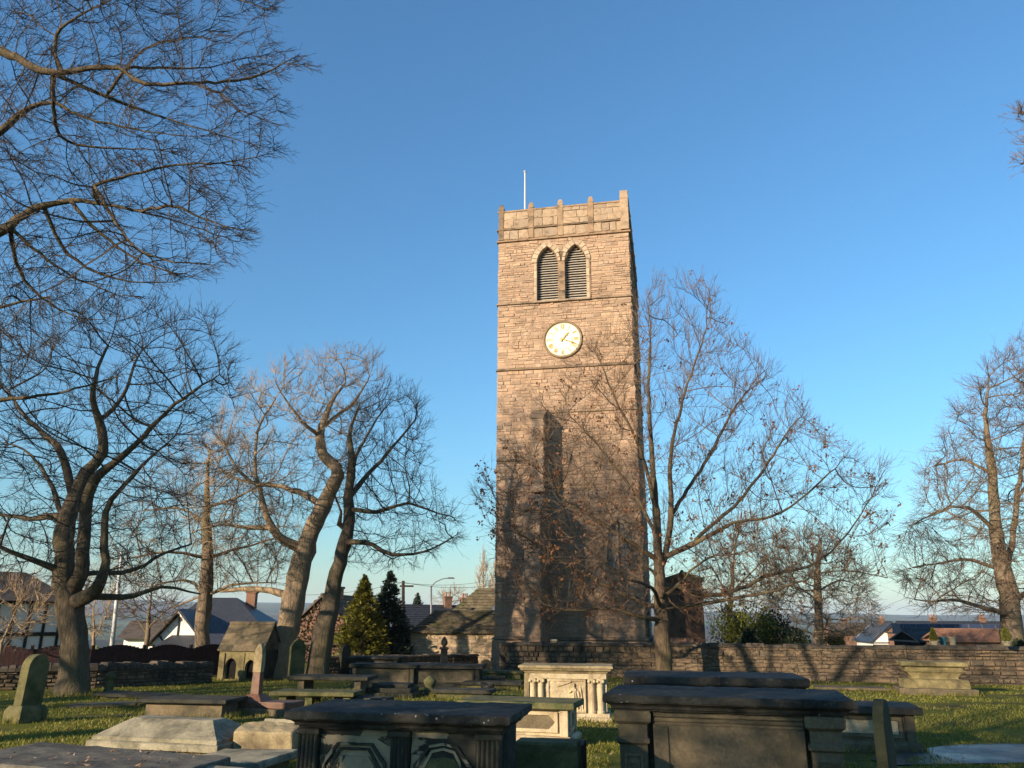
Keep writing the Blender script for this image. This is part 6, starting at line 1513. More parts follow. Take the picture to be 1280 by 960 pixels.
# stone shed by the tower, with lower wing and taller roof behind
def shed():
    D = 43.5; pl, pr = P(516, 830, D), P(640, 830, D); g = -0.85
    L = 6.8; cx = pl.x + 3.35
    t = thing('stone_shed', (cx, D + 2.0, g), R(-4), 'low rubble-stone shed with mossy stone-slate roof beside the tower', 'building')
    rng = np.random.default_rng(41)
    zE, zR = P(560, 791, D).z - g, P(560, 763, D + 2).z - g
    MB().box(-L/2, L/2, -1.95, 2.0, -0.8, zE).build('wall', M['mortar'], t)
    V, Fq = stones_np(course_stones(-L/2, L/2, -0.2, zE, 0.09, 0.17, 0.14, 0.42, rng), rng, 0.0, 0.035, 0.015, 0.03); V[:, :, 1] -= 1.95
    tag(link('stonework', np_mesh('stonework', V.reshape(-1, 3), Fq, M['shed']), t), kind='stuff')
    V, Fq = stones_np(course_stones(-1.95, 2.0, -0.2, zE, 0.09, 0.17, 0.14, 0.42, rng), rng, 0.0, 0.035, 0.015, 0.03)
    V2 = V.copy(); V2[:, :, 0] = -L/2 + V[:, :, 1]; V2[:, :, 1] = -V[:, :, 0]
    tag(link('stonework', np_mesh('stonework', V2.reshape(-1, 3), Fq, M['shed']), t), kind='stuff')
    xl = -L/2 - 0.12
    rf = MB().add([(xl, -2.2, zE - 0.02), (L/2, -2.2, zE - 0.02), (L/2, 0, zR), (xl + 1.1, 0, zR), (xl, 2.2, zE), (L/2, 2.2, zE)], [(0, 1, 2, 3), (0, 3, 4), (3, 2, 5, 4)]).build('roof', M['slate_stone'], t)
    # slates clipped along the hip
    ye, ze, rows = -2.2, zE - 0.02, 15; V, Fq = [], []
    d = np.array([2.2, zR - ze]); Ls = np.linalg.norm(d); d /= Ls; nr = np.array([-d[1], d[0]])
    for r in range(rows):
        x = xl + 1.1*r/rows
        while x < L/2:
            l = rng.uniform(0.22, 0.5); xa, xb = x + 0.006, min(x + l, L/2) - 0.006; x += l
            s0, s1 = r*Ls/rows - 0.02 + rng.normal(0, 0.012), (r+1)*Ls/rows + 0.03; n = len(V); th0 = 0.07 + rng.uniform(0, 0.03)
            first = l is not None and xa < xl + 1.1*r/rows + 0.02
            for s, tt in ((s0, th0), (s1, 0.02)):
                c = np.array([ye, ze]) + d*s + nr*tt; V += [((xl + 1.1*s/Ls) if first else xa, c[0], c[1]), (xb, c[0], c[1])]
            c = np.array([ye, ze]) + d*s0; V += [(xa, c[0], c[1]), (xb, c[0], c[1])]
            Fq += [(n, n+1, n+3, n+2), (n+4, n+5, n+1, n)]
    tag(link('slates', np_mesh('slates', V, Fq, M['slate_stone']), rf), kind='stuff')
    # taller range behind
    D2 = 50.0; t2 = thing('stone_barn', (P(600, 780, D2).x + 1.6, D2 + 1, -1.0), R(-4), 'taller stone-slated range with skylight rising behind the shed', 'building')
    zR2 = P(590, 735, D2 + 1).z + 1.0; L2 = 7.2
    MB().box(-L2/2 + 0.3, L2/2, -1.6, 2.6, -0.8, 2.0).build('wall', M['shed'], t2)
    rf2 = MB().add([(-L2/2 - 1.3, -1.9, 1.7), (L2/2, -1.9, 1.7), (L2/2, 0.8, zR2), (-L2/2 + 1.7, 0.8, zR2), (-L2/2 - 1.3, 3.2, 1.7), (L2/2, 3.2, 1.7)], [(0, 1, 2, 3), (0, 3, 4), (3, 2, 5, 4)]).build('roof', M['slate_stone'], t2)
    d = np.array([2.7, zR2 - 1.7]); Ls = np.linalg.norm(d); d /= Ls; nr = np.array([-d[1], d[0]]); V, Fq = [], []
    for r in range(16):
        x = -L2/2 - 1.3 + 3.0*r/16
        while x < L2/2:
            l = rng.uniform(0.25, 0.5); xa, xb = x + 0.006, min(x + l, L2/2) - 0.006; x += l
            s0, s1 = r*Ls/16 - 0.02 + rng.normal(0, 0.012), (r+1)*Ls/16 + 0.03; n = len(V); th0 = 0.07 + rng.uniform(0, 0.03)
            first = xa < -L2/2 - 1.3 + 3.0*r/16 + 0.02
            for s, tt in ((s0, th0), (s1, 0.02)):
                c = np.array([-1.9, 1.7]) + d*s + nr*tt; V += [((-L2/2 - 1.3 + 3.0*s/Ls) if first else xa, c[0], c[1]), (xb, c[0], c[1])]
            c = np.array([-1.9, 1.7]) + d*s0; V += [(xa, c[0], c[1]), (xb, c[0], c[1])]
            Fq += [(n, n+1, n+3, n+2), (n+4, n+5, n+1, n)]
    tag(link('slates', np_mesh('slates', V, Fq, M['slate_stone']), rf2), kind='stuff')
    sk = np.array([-1.9, 1.7]) + d*Ls*0.42
    s = MB().prismx([(sk[0], sk[1] + 0.08), (sk[0] + d[0]*0.55, sk[1] + d[1]*0.55 + 0.08), (sk[0] + d[0]*0.55 + nr[0]*0.12, sk[1] + d[1]*0.55 + nr[1]*0.12 + 0.08), (sk[0] + nr[0]*0.12, sk[1] + nr[1]*0.12 + 0.08)], -0.9, 0.1).build('skylight', M['lead'], rf2)
    MB().prismx([(sk[0] + d[0]*0.08 + nr[0]*0.10, sk[1] + d[1]*0.08 + nr[1]*0.10 + 0.1), (sk[0] + d[0]*0.47 + nr[0]*0.10, sk[1] + d[1]*0.47 + nr[1]*0.10 + 0.1), (sk[0] + d[0]*0.47 + nr[0]*0.13, sk[1] + d[1]*0.47 + nr[1]*0.13 + 0.1), (sk[0] + d[0]*0.08 + nr[0]*0.13, sk[1] + d[1]*0.08 + nr[1]*0.13 + 0.1)], -0.82, 0.02).build('pane', M['pale_glass'], s)
shed()
# timbered house far left
def tudor():
    D = 40.0; g = -0.75; xr = P(78, 800, D).x; L = 12.0; zE = P(40, 748, D).z - g; zR = P(40, 718, D + 3).z - g
    ca, sa = math.cos(R(48)), math.sin(R(48))
    t = thing('timbered_house', (xr - L/2*ca - 3*sa, D - L/2*sa + 3*ca, g), R(48), 'black-and-white timbered house with brown roof behind the maroon fence', 'house')
    MB().box(-L/2, L/2, -3, 3, -1, zE).build('wall', M['white_paint'], t)
    e = 3.35
    rf = MB().add([(-L/2 - 0.4, -e, zE - 0.15), (L/2 + 0.4, -e, zE - 0.15), (L/2 - 1.2, 0, zR), (-L/2 + 1.2, 0, zR), (L/2 + 0.4, e, zE - 0.15), (-L/2 - 0.4, e, zE - 0.15)], [(0, 1, 2, 3), (1, 4, 2), (4, 5, 3, 2), (5, 0, 3), (0, 5, 4, 1)]).build('roof', M['brown_tile'], t)
    x = -L/2 + 0.1
    while x < L/2:
        MB().box(x, x + 0.13, -3.04, -2.99, -0.9, zE - 0.1).build('timber', M['timber'], t); x += 0.68
    for z in (0.35, 1.55, zE - 0.28):
        MB().box(-L/2, L/2, -3.05, -2.985, z, z + 0.17).build('timber', M['timber'], t)
tudor()
# gabled white house
def gabled():
    D = 58.0; g = -1.4
    t = thing('gabled_house', (P(262, 800, D).x, D + 4, g), R(0), 'white house with hipped slate roof and timbered front gable', 'house')
    X = lambda u, dd=0: P(u, 790, D + dd).x - t.location.x
    Z = lambda v, dd=0: P(262, v, D + dd).z - g
    zE, zR = Z(797), Z(747, 4)
    MB().box(X(205), X(338), -3.9, 4, -2, zE).build('wall', M['white_paint'], t)
    xl, xr = X(192), X(348); rl, rr_2 = X(248, 4), X(292, 4)
    MB().add([(xl, -4.4, zE - 0.2), (xr, -4.4, zE - 0.2), (rr_2, 0, zR), (rl, 0, zR), (xr, 4.4, zE - 0.2), (xl, 4.4, zE - 0.2)], [(0, 1, 2, 3), (1, 4, 2), (4, 5, 3, 2), (5, 0, 3), (0, 5, 4, 1)]).build('roof', M['slate'], t)
    # front gable
    gx0, gx1, ga = X(188, -1), X(262, -1), X(224, -1); gzE, gzA = Z(803, -1), Z(764, -1)
    gb = MB().prism([(gx0 + 0.35, -2), (gx1 - 0.35, -2), (gx1 - 0.35, gzE), (ga, gzA - 0.25), (gx0 + 0.35, gzE)], -5.2, -3.0).build('front_gable', M['white_paint'], t)
    for s, (xa, za) in enumerate(((gx0, gzE - 0.3), (gx1, gzE - 0.3))):
        q = [(xa, za), (ga, gzA), (ga, gzA + 0.16), (xa, za + 0.16)]
        MB().prism(q if s == 0 else q[::-1], -5.6, -2.0).build('gable_roof', M['slate'] if s else M['brown_tile'], gb)
        q = [(xa, za - 0.08), (ga, gzA - 0.12), (ga, gzA + 0.02), (xa, za + 0.06)]
        MB().prism(q if s == 0 else q[::-1], -5.66, -5.61).build('barge_board', M['white_paint'] if s else M['timber'], gb)
    MB().box(ga - 0.06, ga + 0.06, -5.25, -5.19, gzE - 0.2, gzA - 0.4).build('timber', M['timber'], gb)
    for s in (-1, 1):
        MB().prism([(ga + s*0.75, gzE - 0.1), (ga + s*0.9, gzE - 0.1), (ga + s*1.3, gzE + 0.42), (ga + s*1.15, gzE + 0.42)][::s], -5.25, -5.19).build('timber', M['timber'], gb)
    MB().box(gx0 + 0.4, gx1 - 0.4, -5.26, -5.19, gzE - 0.32, gzE - 0.18).build('timber', M['timber'], gb)
    # porch
    pp_ = MB().box(X(222), X(300), -6.2, -5.21, -2, Z(806, -2)).build('porch', M['white_paint'], t)
    MB().add([(X(212), -6.7, Z(810, -2)), (X(305), -6.7, Z(810, -2)), (X(300), -5.0, Z(792, -1)), (X(226), -5.0, Z(792, -1)), (X(212), -5.0, Z(810, -2)), (X(305), -5.0, Z(810, -2))], [(0, 1, 2, 3), (0, 3, 4), (1, 5, 2), (0, 4, 5, 1)]).build('porch_roof', M['slate'], pp_)
    window(t, X(238), X(248), Z(818), Z(809), -6.21, (2, 1)); window(t, X(266), X(280), Z(820), Z(808), -6.21, (3, 1))
    MB().box(X(206), X(217), -5.24, -5.19, -2, Z(806)).build('door', M['timber'], gb)
    # low wing
    wg = MB().box(X(148), X(205), -3.0, 2.0, -2, Z(798)).build('wing', M['white_paint'], t)
    MB().add([(X(143), -3.6, Z(799)), (X(206), -3.6, Z(799)), (X(203, 3), -0.5, Z(776, 3)), (X(158, 3), -0.5, Z(776, 3)), (X(206), 2.6, Z(799)), (X(143), 2.6, Z(799))], [(0, 1, 2, 3), (4, 5, 3, 2), (5, 0, 3), (0, 5, 4, 1), (1, 4, 2)]).build('wing_roof', M['brown_tile'], wg)
    c = MB().rects([(0.35, 0.3, zE), (0.35, 0.3, zR + 0.35), (0.42, 0.37, zR + 0.38), (0.42, 0.37, zR + 0.5)], X(308, 4), 0.5).build('chimney', M['brick'], t)
gabled()
# creeper-clad house
D = 50.0; g = -1.1
hs = house('brown house smothered in russet creeper behind the dark leaning tree', (P(410, 800, D).x, D + 3.5, g), 82, 7.0, 5.2, P(400, 800, D).z - g + 0.15, P(440, 745, D).z - P(400, 800, D).z - 0.1, M['brick'], M['brown_tile'], chimneys=[(-1.0, 0.0, 0.6, 0.35)], seed=3)
def creeper():
    rng = np.random.default_rng(5); n = 2600
    x = rng.uniform(-2.7, 2.7, n); H = P(400, 800, 50).z + 1.1 + 0.15; RH = P(440, 745, 50).z - P(400, 800, 50).z - 0.1
    z = rng.uniform(-0.5, H + RH, n); ok = z < H + RH*(1 - np.abs(x)/2.6) + 0.1; x, z = x[ok], z[ok]; n = len(x)
    k = noise.noise
    y = np.array([-0.06 - 0.20*abs(k(Vector((a*1.3, b*1.3, 0)))) - rng.uniform(0, 0.12) for a, b in zip(x, z)])
    c = np.stack([-3.5 + y, -x, z], -1)     # covers the end wall that faces the churchyard
    s = rng.uniform(0.09, 0.2, (n, 1)); a = unit(rng.normal(0, 1, (n, 3)) + [0, 0, -0.6]); b = unit(np.cross(a, rng.normal(0, 1, (n, 3)) + [-1.5, 0, 0]))
    V = np.stack([c - a*s*0.5, c + b*s*0.5, c + a*s*0.6, c - b*s*0.5], 1).reshape(-1, 3)
    tag(link('creeper', np_mesh('creeper', V, np.arange(n*4).reshape(-1, 4), M['ivy']), hs), kind='stuff')
creeper()
# brick gable house beyond the conifers, with slate roof and chimneys
D = 72.0; g = -2.0
h2 = house('red brick gabled house with dark slate roof and chimneys beyond the shed', (P(545, 790, D).x - 0.5, D + 4, g), 24, 6.5, 4.6, P(520, 785, D).z - g - 0.1, P(520, 755, D).z - P(520, 785, D).z, M['brick'], M['slate'], chimneys=[(1.2, 0, 0.9, 0.35), (2.9, 0, 0.8, 0.35)], seed=4)
# brick house right of the tower
D = 39.6; g = -0.75
h3 = house('small brown brick outbuilding beside the tower, half hidden behind the oak', (P(869, 790, D).x, D + 2.6, g), 80, 4.0, 1.9, P(868, 722, D).z - g, 0.3, M['brick'], M['slate_stone'], seed=6, over=0.10, name='outbuilding', cat='building')
rotm = Matrix.Rotation(-math.pi/2, 4, 'Z')
p = P(852, 797, 36.5); t = thing('garden_planter', (p.x, 36.5, gz(p.x, 36.5)), R(-10), 'small sunlit brick planter with toothed top beyond the wall by the oak trunk', 'planter')
MB().box(-0.5, 0.5, -0.2, 0.2, -0.2, 1.5).build('body', M['terracotta'], t, bevel=0.01)
for k in range(7): MB().box(-0.5 + k*0.143 + 0.015, -0.5 + (k+1)*0.143 - 0.015, -0.2, 0.2, 1.5, 1.57).build('tooth', M['pan_tile'], t)
# buildings beyond the wall on the right
D = 118.0; g = -4.0
h4 = house('white gabled bungalow with dark roof beyond the wall', (P(1120, 795, D).x, D + 4, g), 80, 10, 5.4, P(1120, 800, D).z - g + 0.2, P(1120, 779, D).z - P(1120, 800, D).z, M['white_paint'], M['slate'], chimneys=[(-1.0, 0.3, 0.5, 0.4)], seed=8, over=0.5)
h5 = house('distant brown-roofed house beside the white bungalow', (P(1082, 795, 150).x, 154, -5.0), 6, 12, 7, P(1085, 792, 150).z + 5.0, 1.8, M['brick'], M['brown_tile'], seed=9, chimneys=[(-2, 0, 0.5, 0.35)])
D = 62.0; g = -1.6
h6 = house('long low building with slate roof and blue upper band beyond the pot shrubs', (P(1216, 795, D).x, D + 3, g), -3, 7.0, 5, P(1180, 800, D).z - g, P(1180, 788, D).z - P(1180, 800, D).z, M['dark_inside'], M['slate'], seed=10)
MB().box(-3.4, 5.0, 1.2, 2.8, P(1180, 794, D).z - g, P(1180, 780, D + 3).z - g).build('blue_band', M['blue_metal'], h6)
for k in range(8):
    MB().box(-3.2 + k*1.04, -3.12 + k*1.04, 1.15, 1.2, P(1180, 787, D).z - g, P(1180, 780, D + 3).z - g - 0.05).build('band_rib', M['lead'], h6)
h7 = house('orange pantiled outbuilding beyond the wall behind the tall bare tree', (P(1238, 795, 56).x, 58.5, -1.5), -4, 4.4, 4.2, P(1230, 799, 56).z + 1.5, P(1230, 788, 56).z - P(1230, 799, 56).z, M['brick'], M['pan_tile'], seed=11)
h8 = house('far grey roofed house beyond the long low building', (P(1215, 790, 110).x, 114, -3.2), 2, 16, 7, P(1200, 790, 110).z + 3.2, 1.3, M['brick'], M['slate'], seed=12, chimneys=[(-3, 0, 0.6, 0.4), (4, 0, 0.6, 0.4)])
rngv = np.random.default_rng(77)
wm = [M['white_paint'], M['brick'], M['shed']]; rm = [M['slate'], M['brown_tile']]
for k in range(12):          # villages down in the valley
    side = -1 if k % 2 else 1
    y = rngv.uniform(260, 900); q = rngv.uniform(0.36, 0.62); x = side*q*y; z = terrain(x, y)
    hh = house('tiny distant house down in the hazy valley', (x, y, z), rngv.uniform(-40, 40), rngv.uniform(8, 14), rngv.uniform(6, 8), rngv.uniform(4, 5.5), rngv.uniform(2, 3), wm[k % 3], rm[k % 2], hip=(0.01, 0.01), seed=k)
    hh['group'] = 'distant valley houses'
# poles, lamp and wires
def pole(label, u, v0, v1, D, mat, r0, r1, cat='pole', lean=0, name='pole', base_extra=0.3):
    a, b = P(u, v0, D), P(u + lean, v1, D); zb = min(a.z, gz(a.x, D) if D < 60 else a.z)
    t = thing(name, (a.x, D, zb), 0, label, cat)
    d = b - Vector((a.x, D, zb))
    MB().tube([Vector((0, 0, -base_extra)), d*0.5, d], [r0, (r0+r1)/2, r1], 10).build('shaft', mat, t, smooth=True)
    return t, d
t, d = pole('tall white lamp column behind the low dark wall near the thick-trunked tree', 137, 842, 690, 31.0, M['pole_white'], 0.10, 0.05, 'lamp post', 15, 'lamp_post')
MB().tube([d*0.0 + Vector((0, 0, -0.2)), d*0.13], [0.135, 0.125], 10).build('base_sleeve', M['pole_white'], t)
t, d = pole('dark wooden telegraph pole beside the dark conifer', 504, 835, 726, 47.0, M['pole_wood'], 0.12, 0.09, 'pole', 0, 'telegraph_pole')
MB().box(-0.4, 0.4, d.y - 0.05, d.y + 0.05, d.z - 0.35, d.z - 0.25).build('crossarm', M['pole_wood'], t)
tl, dl = pole('grey street lamp with curved arm above the slate roof', 539, 800, 733, 66.0, M['pole_grey'], 0.09, 0.07, 'street lamp', 0, 'street_lamp')
p0 = dl; MB().tube([p0, p0 + Vector((0.35, 0, 0.35)), p0 + Vector((0.9, 0, 0.6)), p0 + Vector((1.45, 0, 0.68))], 0.04, 8).build('arm', M['pole_grey'], tl)
MB().rects([(0.28, 0.09, -0.05), (0.30, 0.12, 0.02), (0.2, 0.08, 0.08)]).xf(Matrix.Translation(p0 + Vector((1.6, 0, 0.66)))).build('lamp_head', M['pole_grey'], tl)
def wire(a, b, sag, label):
    a, b = Vector(a), Vector(b); pts = [a.lerp(b, k/14) - Vector((0, 0, sag*4*(k/14)*(1 - k/14))) - a for k in range(15)]
    o = MB().tube(pts, 0.012, 4).build('overhead_wire', M['pole_wood']); o.location = a
    tag(o, label, 'wire', 'overhead wires')
w0 = P(504, 728, 47)
wire(w0, P(640, 800, 60) + Vector((0, 0, 4.2)), 0.4, 'thin overhead wire running from the telegraph pole')
wire(w0 + Vector((-0.3, 0, 0)), P(640, 790, 75) + Vector((0, 0, 5.2)), 0.5, 'thin overhead wire running from the telegraph pole')
wire(w0, P(300, 735, 60), 0.6, 'thin overhead wire running from the telegraph pole')

# ------------------------------------------------------------------ evergreens
def leaf_cloud(c, a, b):
    V = np.stack([c - a*0.5, c + b*0.5 - a*0.05, c + a*0.55, c - b*0.5 - a*0.05], 1).reshape(-1, 3)
    return V, np.arange(len(V)).reshape(-1, 4)
def conifer(label, u, vb, vt, D, wpx, mat, seed, n=17000, spray=(0.16, 0.36)):
    rng = np.random.default_rng(seed); b = P(u, vb, D); tp = P(u, vt, D); g = b.z; H = tp.z - g; Rm = wpx/2*D/F_PX
    t = thing('conifer', (b.x, D, g), 0, label, 'tree')
    MB().tube([(0, 0, -0.3), (0, 0, H*0.5), (0, 0, H*0.97)], [0.14, 0.08, 0.015], 8).build('trunk', M['bark_dark'], t)
    # branches carry drooping sprays
    nb = 420; zz = np.sort(rng.uniform(0.03, 0.99, nb)); az = rng.uniform(0, 2*math.pi, nb)
    prof = lambda q: np.clip((1 - q)**0.85 * (0.75 + 0.25*np.minimum(1, q*6)), 0.02, 1)
    ln = Rm*prof(zz)*rng.uniform(0.72, 1.15, nb)
    k = rng.integers(0, nb, n); f = rng.uniform(0.05, 1.0, n)**0.55
    dirx, diry = np.cos(az[k]), np.sin(az[k]); rr3 = ln[k]*f
    c = np.stack([dirx*rr3, diry*rr3, zz[k]*H + 0.10*rr3 - 0.16*rr3*f], -1) + rng.normal(0, 1, (n, 3))*np.array([0.09, 0.09, 0.07])*(0.4 + rr3[:, None]*0.9)
    s = rng.uniform(*spray, (n, 1))*(0.45 + 0.55*np.clip(rr3/Rm*1.6, 0, 1))[:, None]
    a = unit(np.stack([dirx, diry, np.full(n, 0.25)], -1) + rng.normal(0, 0.45, (n, 3)))*s
    bb = unit(np.cross(a, rng.normal(0, 0.6, (n, 3)) + [0, 0, 1]))*s*0.38
    V, Fq = leaf_cloud(c, a, bb)
    tag(link('crown', np_mesh('crown', V, Fq, mat), t), kind='stuff')
    return t
conifer('golden-green conical conifer behind the churchyard wall', 449, 845, 718, 42.0, 84, M['gold_conifer'], 51)
conifer('dark blue-green conical conifer beside the golden one', 482, 845, 713, 43.5, 86, M['dark_conifer'], 52)
conifer('dark low conifer crowding the telegraph pole', 500, 850, 765, 44.5, 50, M['dark_shrub'], 54, 4000)
conifer('small far conifer poking above the brick gable', 521, 775, 741, 85.0, 22, M['dark_conifer'], 53, 1600, (0.3, 0.6))
def bush(label, u, vb, vt, D, wpx, mat, seed, n=5000, leaf=(0.08, 0.18), name='shrub', lobes=9, flat=0.6, cat='shrub'):
    rng = np.random.default_rng(seed); b = P(u, vb, D); H = P(u, vt, D).z - b.z; Rm = wpx/2*D/F_PX
    t = thing(name, (b.x, D, b.z), 0, label, cat)
    st = MB()
    for k in range(5):
        a = 2*math.pi*k/5; st.tube([(0.1*math.cos(a), 0.1*math.sin(a), -0.2), (Rm*0.3*math.cos(a), Rm*0.3*math.sin(a), H*0.4), (Rm*0.5*math.cos(a), Rm*0.5*math.sin(a), H*0.7)], [0.05, 0.035, 0.015], 5)
    st.build('stems', M['bark_dark'], t)
    L = rng.normal(0, 1, (lobes, 3)); L = unit(L)*rng.uniform(0.2, 0.62, (lobes, 1)); L[:, 2] = np.abs(L[:, 2])
    lr = rng.uniform(0.30, 0.52, lobes)
    k = rng.integers(0, lobes, n); dv = unit(rng.normal(0, 1, (n, 3))); rad = lr[k]*rng.uniform(0.55, 1.05, n)
    c = (L[k] + dv*rad[:, None]); c[:, 2] = np.clip(c[:, 2], -0.02, 1.0)
    c = c*np.array([Rm, Rm*0.9, H])
    s = rng.uniform(*leaf, (n, 1)); a = unit(dv*0.6 + rng.normal(0, 0.6, (n, 3)) + [0, 0, 0.4])*s; bb = unit(np.cross(a, rng.normal(0, 1, (n, 3))))*s*0.5
    V, Fq = leaf_cloud(c, a, bb)
    tag(link('foliage', np_mesh('foliage', V, Fq, mat), t), kind='stuff')
    return t
bush('rounded golden-green yew beyond the wall', 935, 812, 741, 37.2, 96, M['yew'], 61, 8000, lobes=14)
bush('dark holly mass leaning against the yew beyond the wall', 968, 812, 762, 37.6, 76, M['dark_shrub'], 62, 5000)
bush('low clipped dark hedge mound in front of the yew', 985, 812, 782, 36.0, 66, M['dark_shrub'], 63, 4000)
bush('low dark clipped shrub at the foot of the yew', 940, 812, 783, 35.6, 36, M['dark_shrub'], 64, 2500)
bush('small green shrub at the foot of the hazy bare tree', 1048, 808, 786, 46.0, 40, M['yew'], 65, 2000)
bush('small rounded green tree between the thick trunk and the white lamp column', 117, 840, 808, 38.0, 40, M['yew'], 66, 2500, leaf=(0.1, 0.2))
bush('dark ivy clump growing behind the white lamp column', 160, 850, 815, 32.5, 26, M['dark_shrub'], 67, 1800)
bush('russet brambles under the golden conifer', 432, 842, 812, 40.0, 70, M['ivy'], 68, 2600)
bush('dark ivy beside the yellow clipped pot shrub', 1277, 812, 795, 31.5, 24, M['dark_shrub'], 69, 1200)
def potted(label, u, seed, D, mat, shape):
    rng = np.random.default_rng(seed); p = P(u, 806, D); z = gz(p.x, D) + 1.22 + 0.16
    t = thing('potted_shrub', (p.x, D, z), 0, label, 'plant')
    t.scale = (0.52,)*3
    MB().lathe([(0.20, 0), (0.24, 0.02), (0.30, 0.24), (0.33, 0.26), (0.33, 0.31), (0.28, 0.31)], 14).build('pot', M['tomb_grey'], t)
    n = 2200; q = rng.uniform(0, 1, n); az = rng.uniform(0, 2*math.pi, n)
    r = (0.34*(1 - q)**0.7*(0.55 + 0.45*np.minimum(1, q*5))) if shape == 'cone' else 0.33*np.sqrt(np.clip(1 - (2*q - 0.9)**2, 0.01, 1))*(1 - 0.25*q)
    H = 0.95; f = rng.uniform(0.6, 1.04, n)**0.5
    c = np.stack([r*f*np.cos(az), r*f*np.sin(az), 0.30 + q*H], -1); s = rng.uniform(0.05, 0.1, (n, 1))
    a = unit(np.stack([np.cos(az), np.sin(az), np.full(n, 0.7)], -1) + rng.normal(0, 0.5, (n, 3)))*s; b = unit(np.cross(a, rng.normal(0, 1, (n, 3))))*s*0.6
    V, Fq = leaf_cloud(c, a, b); tag(link('foliage', np_mesh('foliage', V, Fq, mat), t), kind='stuff')
potted('dark green clipped cone in a stone pot on the churchyard wall', 1168, 71, 31.2, M['box_green'], 'cone')
potted('yellow-green clipped egg-shaped shrub in a pot on the churchyard wall', 1259, 72, 30.2, M['box_green'], 'egg')
for k, u in enumerate((1182, 1194)):
    p = P(u, 800, 31.4); t = thing('plant_pot', (p.x, 31.6, gz(p.x, 31.6) + 1.38), 0, ['teal plastic pot on the wall beside the clipped cone', 'grey stone pot on the wall beside the teal pot'][k], 'pot')
    MB().lathe([(0.10, 0), (0.13, 0.24), (0.15, 0.25), (0.15, 0.30), (0.12, 0.30), (0.11, 0.25)], 12).build('pot', M['teal_bin'] if k == 0 else M['tomb_grey'], t)

# ------------------------------------------------------------------ grass and leaves
def grass():
    rng = np.random.default_rng(91); n = 330000
    y = 1/rng.uniform(1/38.0, 1/6.2, n); x = rng.uniform(-0.78, 0.78, n)*y
    ok = np.array([noise.fractal(Vector((a*0.35, b*0.35, 7.0)), 1, 2, 3) for a, b in zip(x, y)]) < 0.26
    ok &= ~((x > 6.1) & (np.abs(y - (12.2 + (x - 6.3)*0.32).clip(12.2, 13.35)) < 0.8))
    x, y = x[ok], y[ok]; n = len(x); z = np.array([gz(a, b) for a, b in zip(x, y)])
    h = rng.uniform(0.02, 0.06, n)*(1 + 0.6*(rng.random(n) < 0.06)); w = rng.uniform(0.004, 0.008, n)*(0.6 + y/16)
    az = rng.uniform(0, 2*math.pi, n); ln = rng.normal(0, 0.45, (n, 2))*h[:, None]
    c = np.stack([x, y, z], -1); s = np.stack([np.cos(az), np.sin(az), np.zeros(n)], -1)*w[:, None]
    V = np.stack([c - s, c + s, c + np.stack([ln[:, 0], ln[:, 1], h], -1)], 1).reshape(-1, 3)
    o = link('grass', np_mesh('grass', V, np.arange(n*3).reshape(-1, 3), M['grass']))
    tag(o, 'short churchyard grass growing between the tombs', 'grass', kind='stuff')
grass()
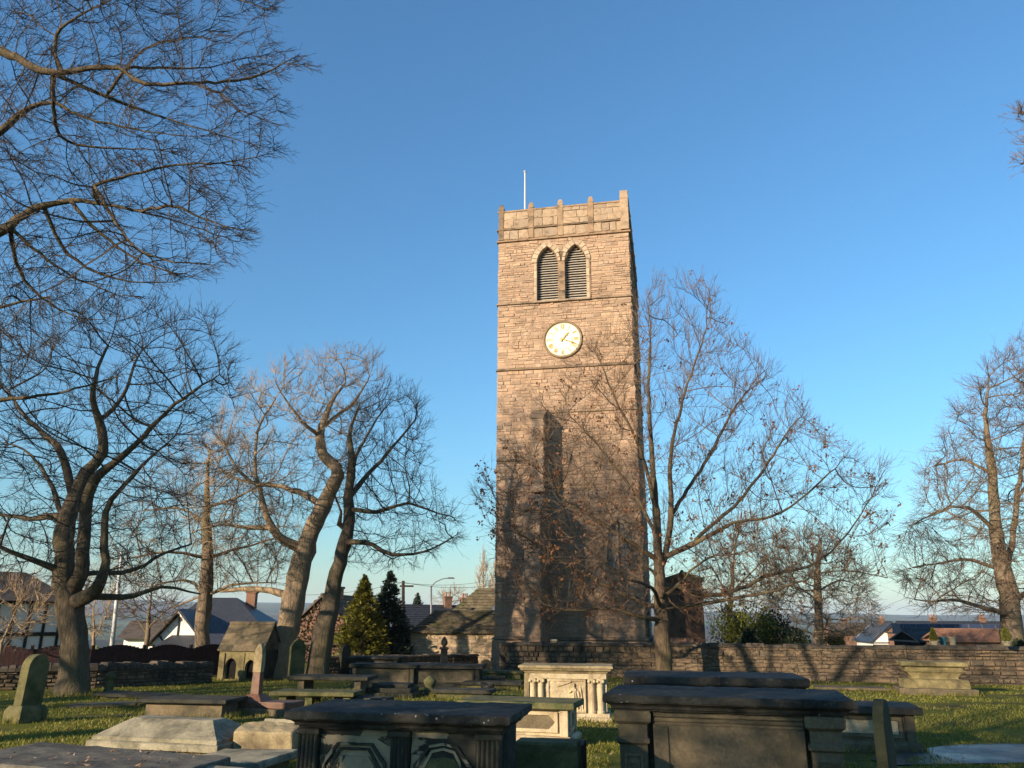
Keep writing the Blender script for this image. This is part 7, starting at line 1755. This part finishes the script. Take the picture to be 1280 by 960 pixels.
def tufts():
    rng = np.random.default_rng(93); pts = []
    for o in list(scene.objects):
        if o.type != 'EMPTY' or o.get('category') not in ('tomb', 'grave', 'headstone', 'grave slab', 'stone', 'memorial', 'urn', 'post', 'shrine', 'pier'): continue
        if o.location.y < 2 or o.location.y > 36: continue
        bb = [c.matrix_basis @ v.co for c in o.children if c.type == 'MESH' for v in c.data.vertices if v.co.z < 0.16]
        if not bb: continue
        x0, x1, y0, y1 = min(v.x for v in bb), max(v.x for v in bb), min(v.y for v in bb), max(v.y for v in bb)
        n = int(((x1-x0) + (y1-y0))*2*90); ca, sa = math.cos(o.rotation_euler.z), math.sin(o.rotation_euler.z)
        for _ in range(n):
            e = rng.integers(4); t = rng.uniform(); d = abs(rng.normal(0, 0.05))
            x, y = [(x0+t*(x1-x0), y0-d), (x0+t*(x1-x0), y1+d), (x0-d, y0+t*(y1-y0)), (x1+d, y0+t*(y1-y0))][e]
            if noise.noise(Vector((x*3 + o.location.x, y*3 + o.location.y, 1.7))) < -0.15: continue
            wx, wy = o.location.x + x*ca - y*sa, o.location.y + x*sa + y*ca; pts.append((wx, wy, gz(wx, wy)))
    for t in (t1, t3, t4, t5):
        for _ in range(500):
            a = rng.uniform(0, 6.28); r = 0.45 + abs(rng.normal(0, 0.18)); wx, wy = t.location.x + r*math.cos(a), t.location.y + r*math.sin(a); pts.append((wx, wy, gz(wx, wy)))
    c = np.array(pts); n = len(c); h = rng.uniform(0.06, 0.17, n); w = rng.uniform(0.005, 0.010, n); az = rng.uniform(0, 6.28, n); ln = rng.normal(0, 0.4, (n, 2))*h[:, None]
    s = np.stack([np.cos(az), np.sin(az), np.zeros(n)], -1)*w[:, None]
    V = np.stack([c - s, c + s, c + np.stack([ln[:, 0], ln[:, 1], h], -1)], 1).reshape(-1, 3)
    tag(link('grass_tufts', np_mesh('grass_tufts', V, np.arange(n*3).reshape(-1, 3), M['grass'])), 'longer grass tufts left standing around tombs and trunks', 'grass', kind='stuff')
tufts()
def fallen():
    rng = np.random.default_rng(92); pts = []
    for _ in range(60):          # on the leaf-strewn slab
        a, b = rng.uniform(-1.1, 1.1), rng.uniform(-0.5, 0.5); c, s = math.cos(R(-13)), math.sin(R(-13))
        pts.append((-4.45 + a*c - b*s, 9.15 + a*s + b*c, gz(-4.45, 9.15) + 0.395))
    for _ in range(700):
        y = 1/rng.uniform(1/30, 1/7); x = rng.uniform(-0.7, 0.7)*y; pts.append((x, y, gz(x, y) + 0.035))
    c = np.array(pts); n = len(c); s = rng.uniform(0.03, 0.07, (n, 1)); az = rng.uniform(0, 6.28, n)
    a = np.stack([np.cos(az), np.sin(az), rng.normal(0, 0.2, n)], -1)*s; b = np.stack([-np.sin(az), np.cos(az), rng.normal(0, 0.2, n)], -1)*s*0.7
    V, Fq = leaf_cloud(c, a, b); V[2::4, 2] += 0.015
    o = link('fallen_leaves', np_mesh('fallen_leaves', V, Fq, M['fallen_leaf'])); tag(o, 'pale and russet fallen leaves scattered over slabs and grass', 'leaves', kind='stuff')
fallen()
# ------------------------------------------------------------------ air
def haze():
    m = bpy.data.materials.new('haze_air'); m.use_nodes = True; nt = m.node_tree; nt.nodes.clear()
    out = nt.nodes.new('ShaderNodeOutputMaterial'); v = nt.nodes.new('ShaderNodeVolumePrincipled')
    v.inputs['Color'].default_value = (0.66, 0.81, 1.0, 1); v.inputs['Density'].default_value = 0.00014; v.inputs['Anisotropy'].default_value = 0.0
    nt.links.new(v.outputs[0], out.inputs['Volume'])
    o = MB().box(-7600, 7600, -80, 9100, -80, 150).build('haze', m)
    tag(o, 'thin pale winter haze over the valley', 'haze', kind='stuff')
haze()
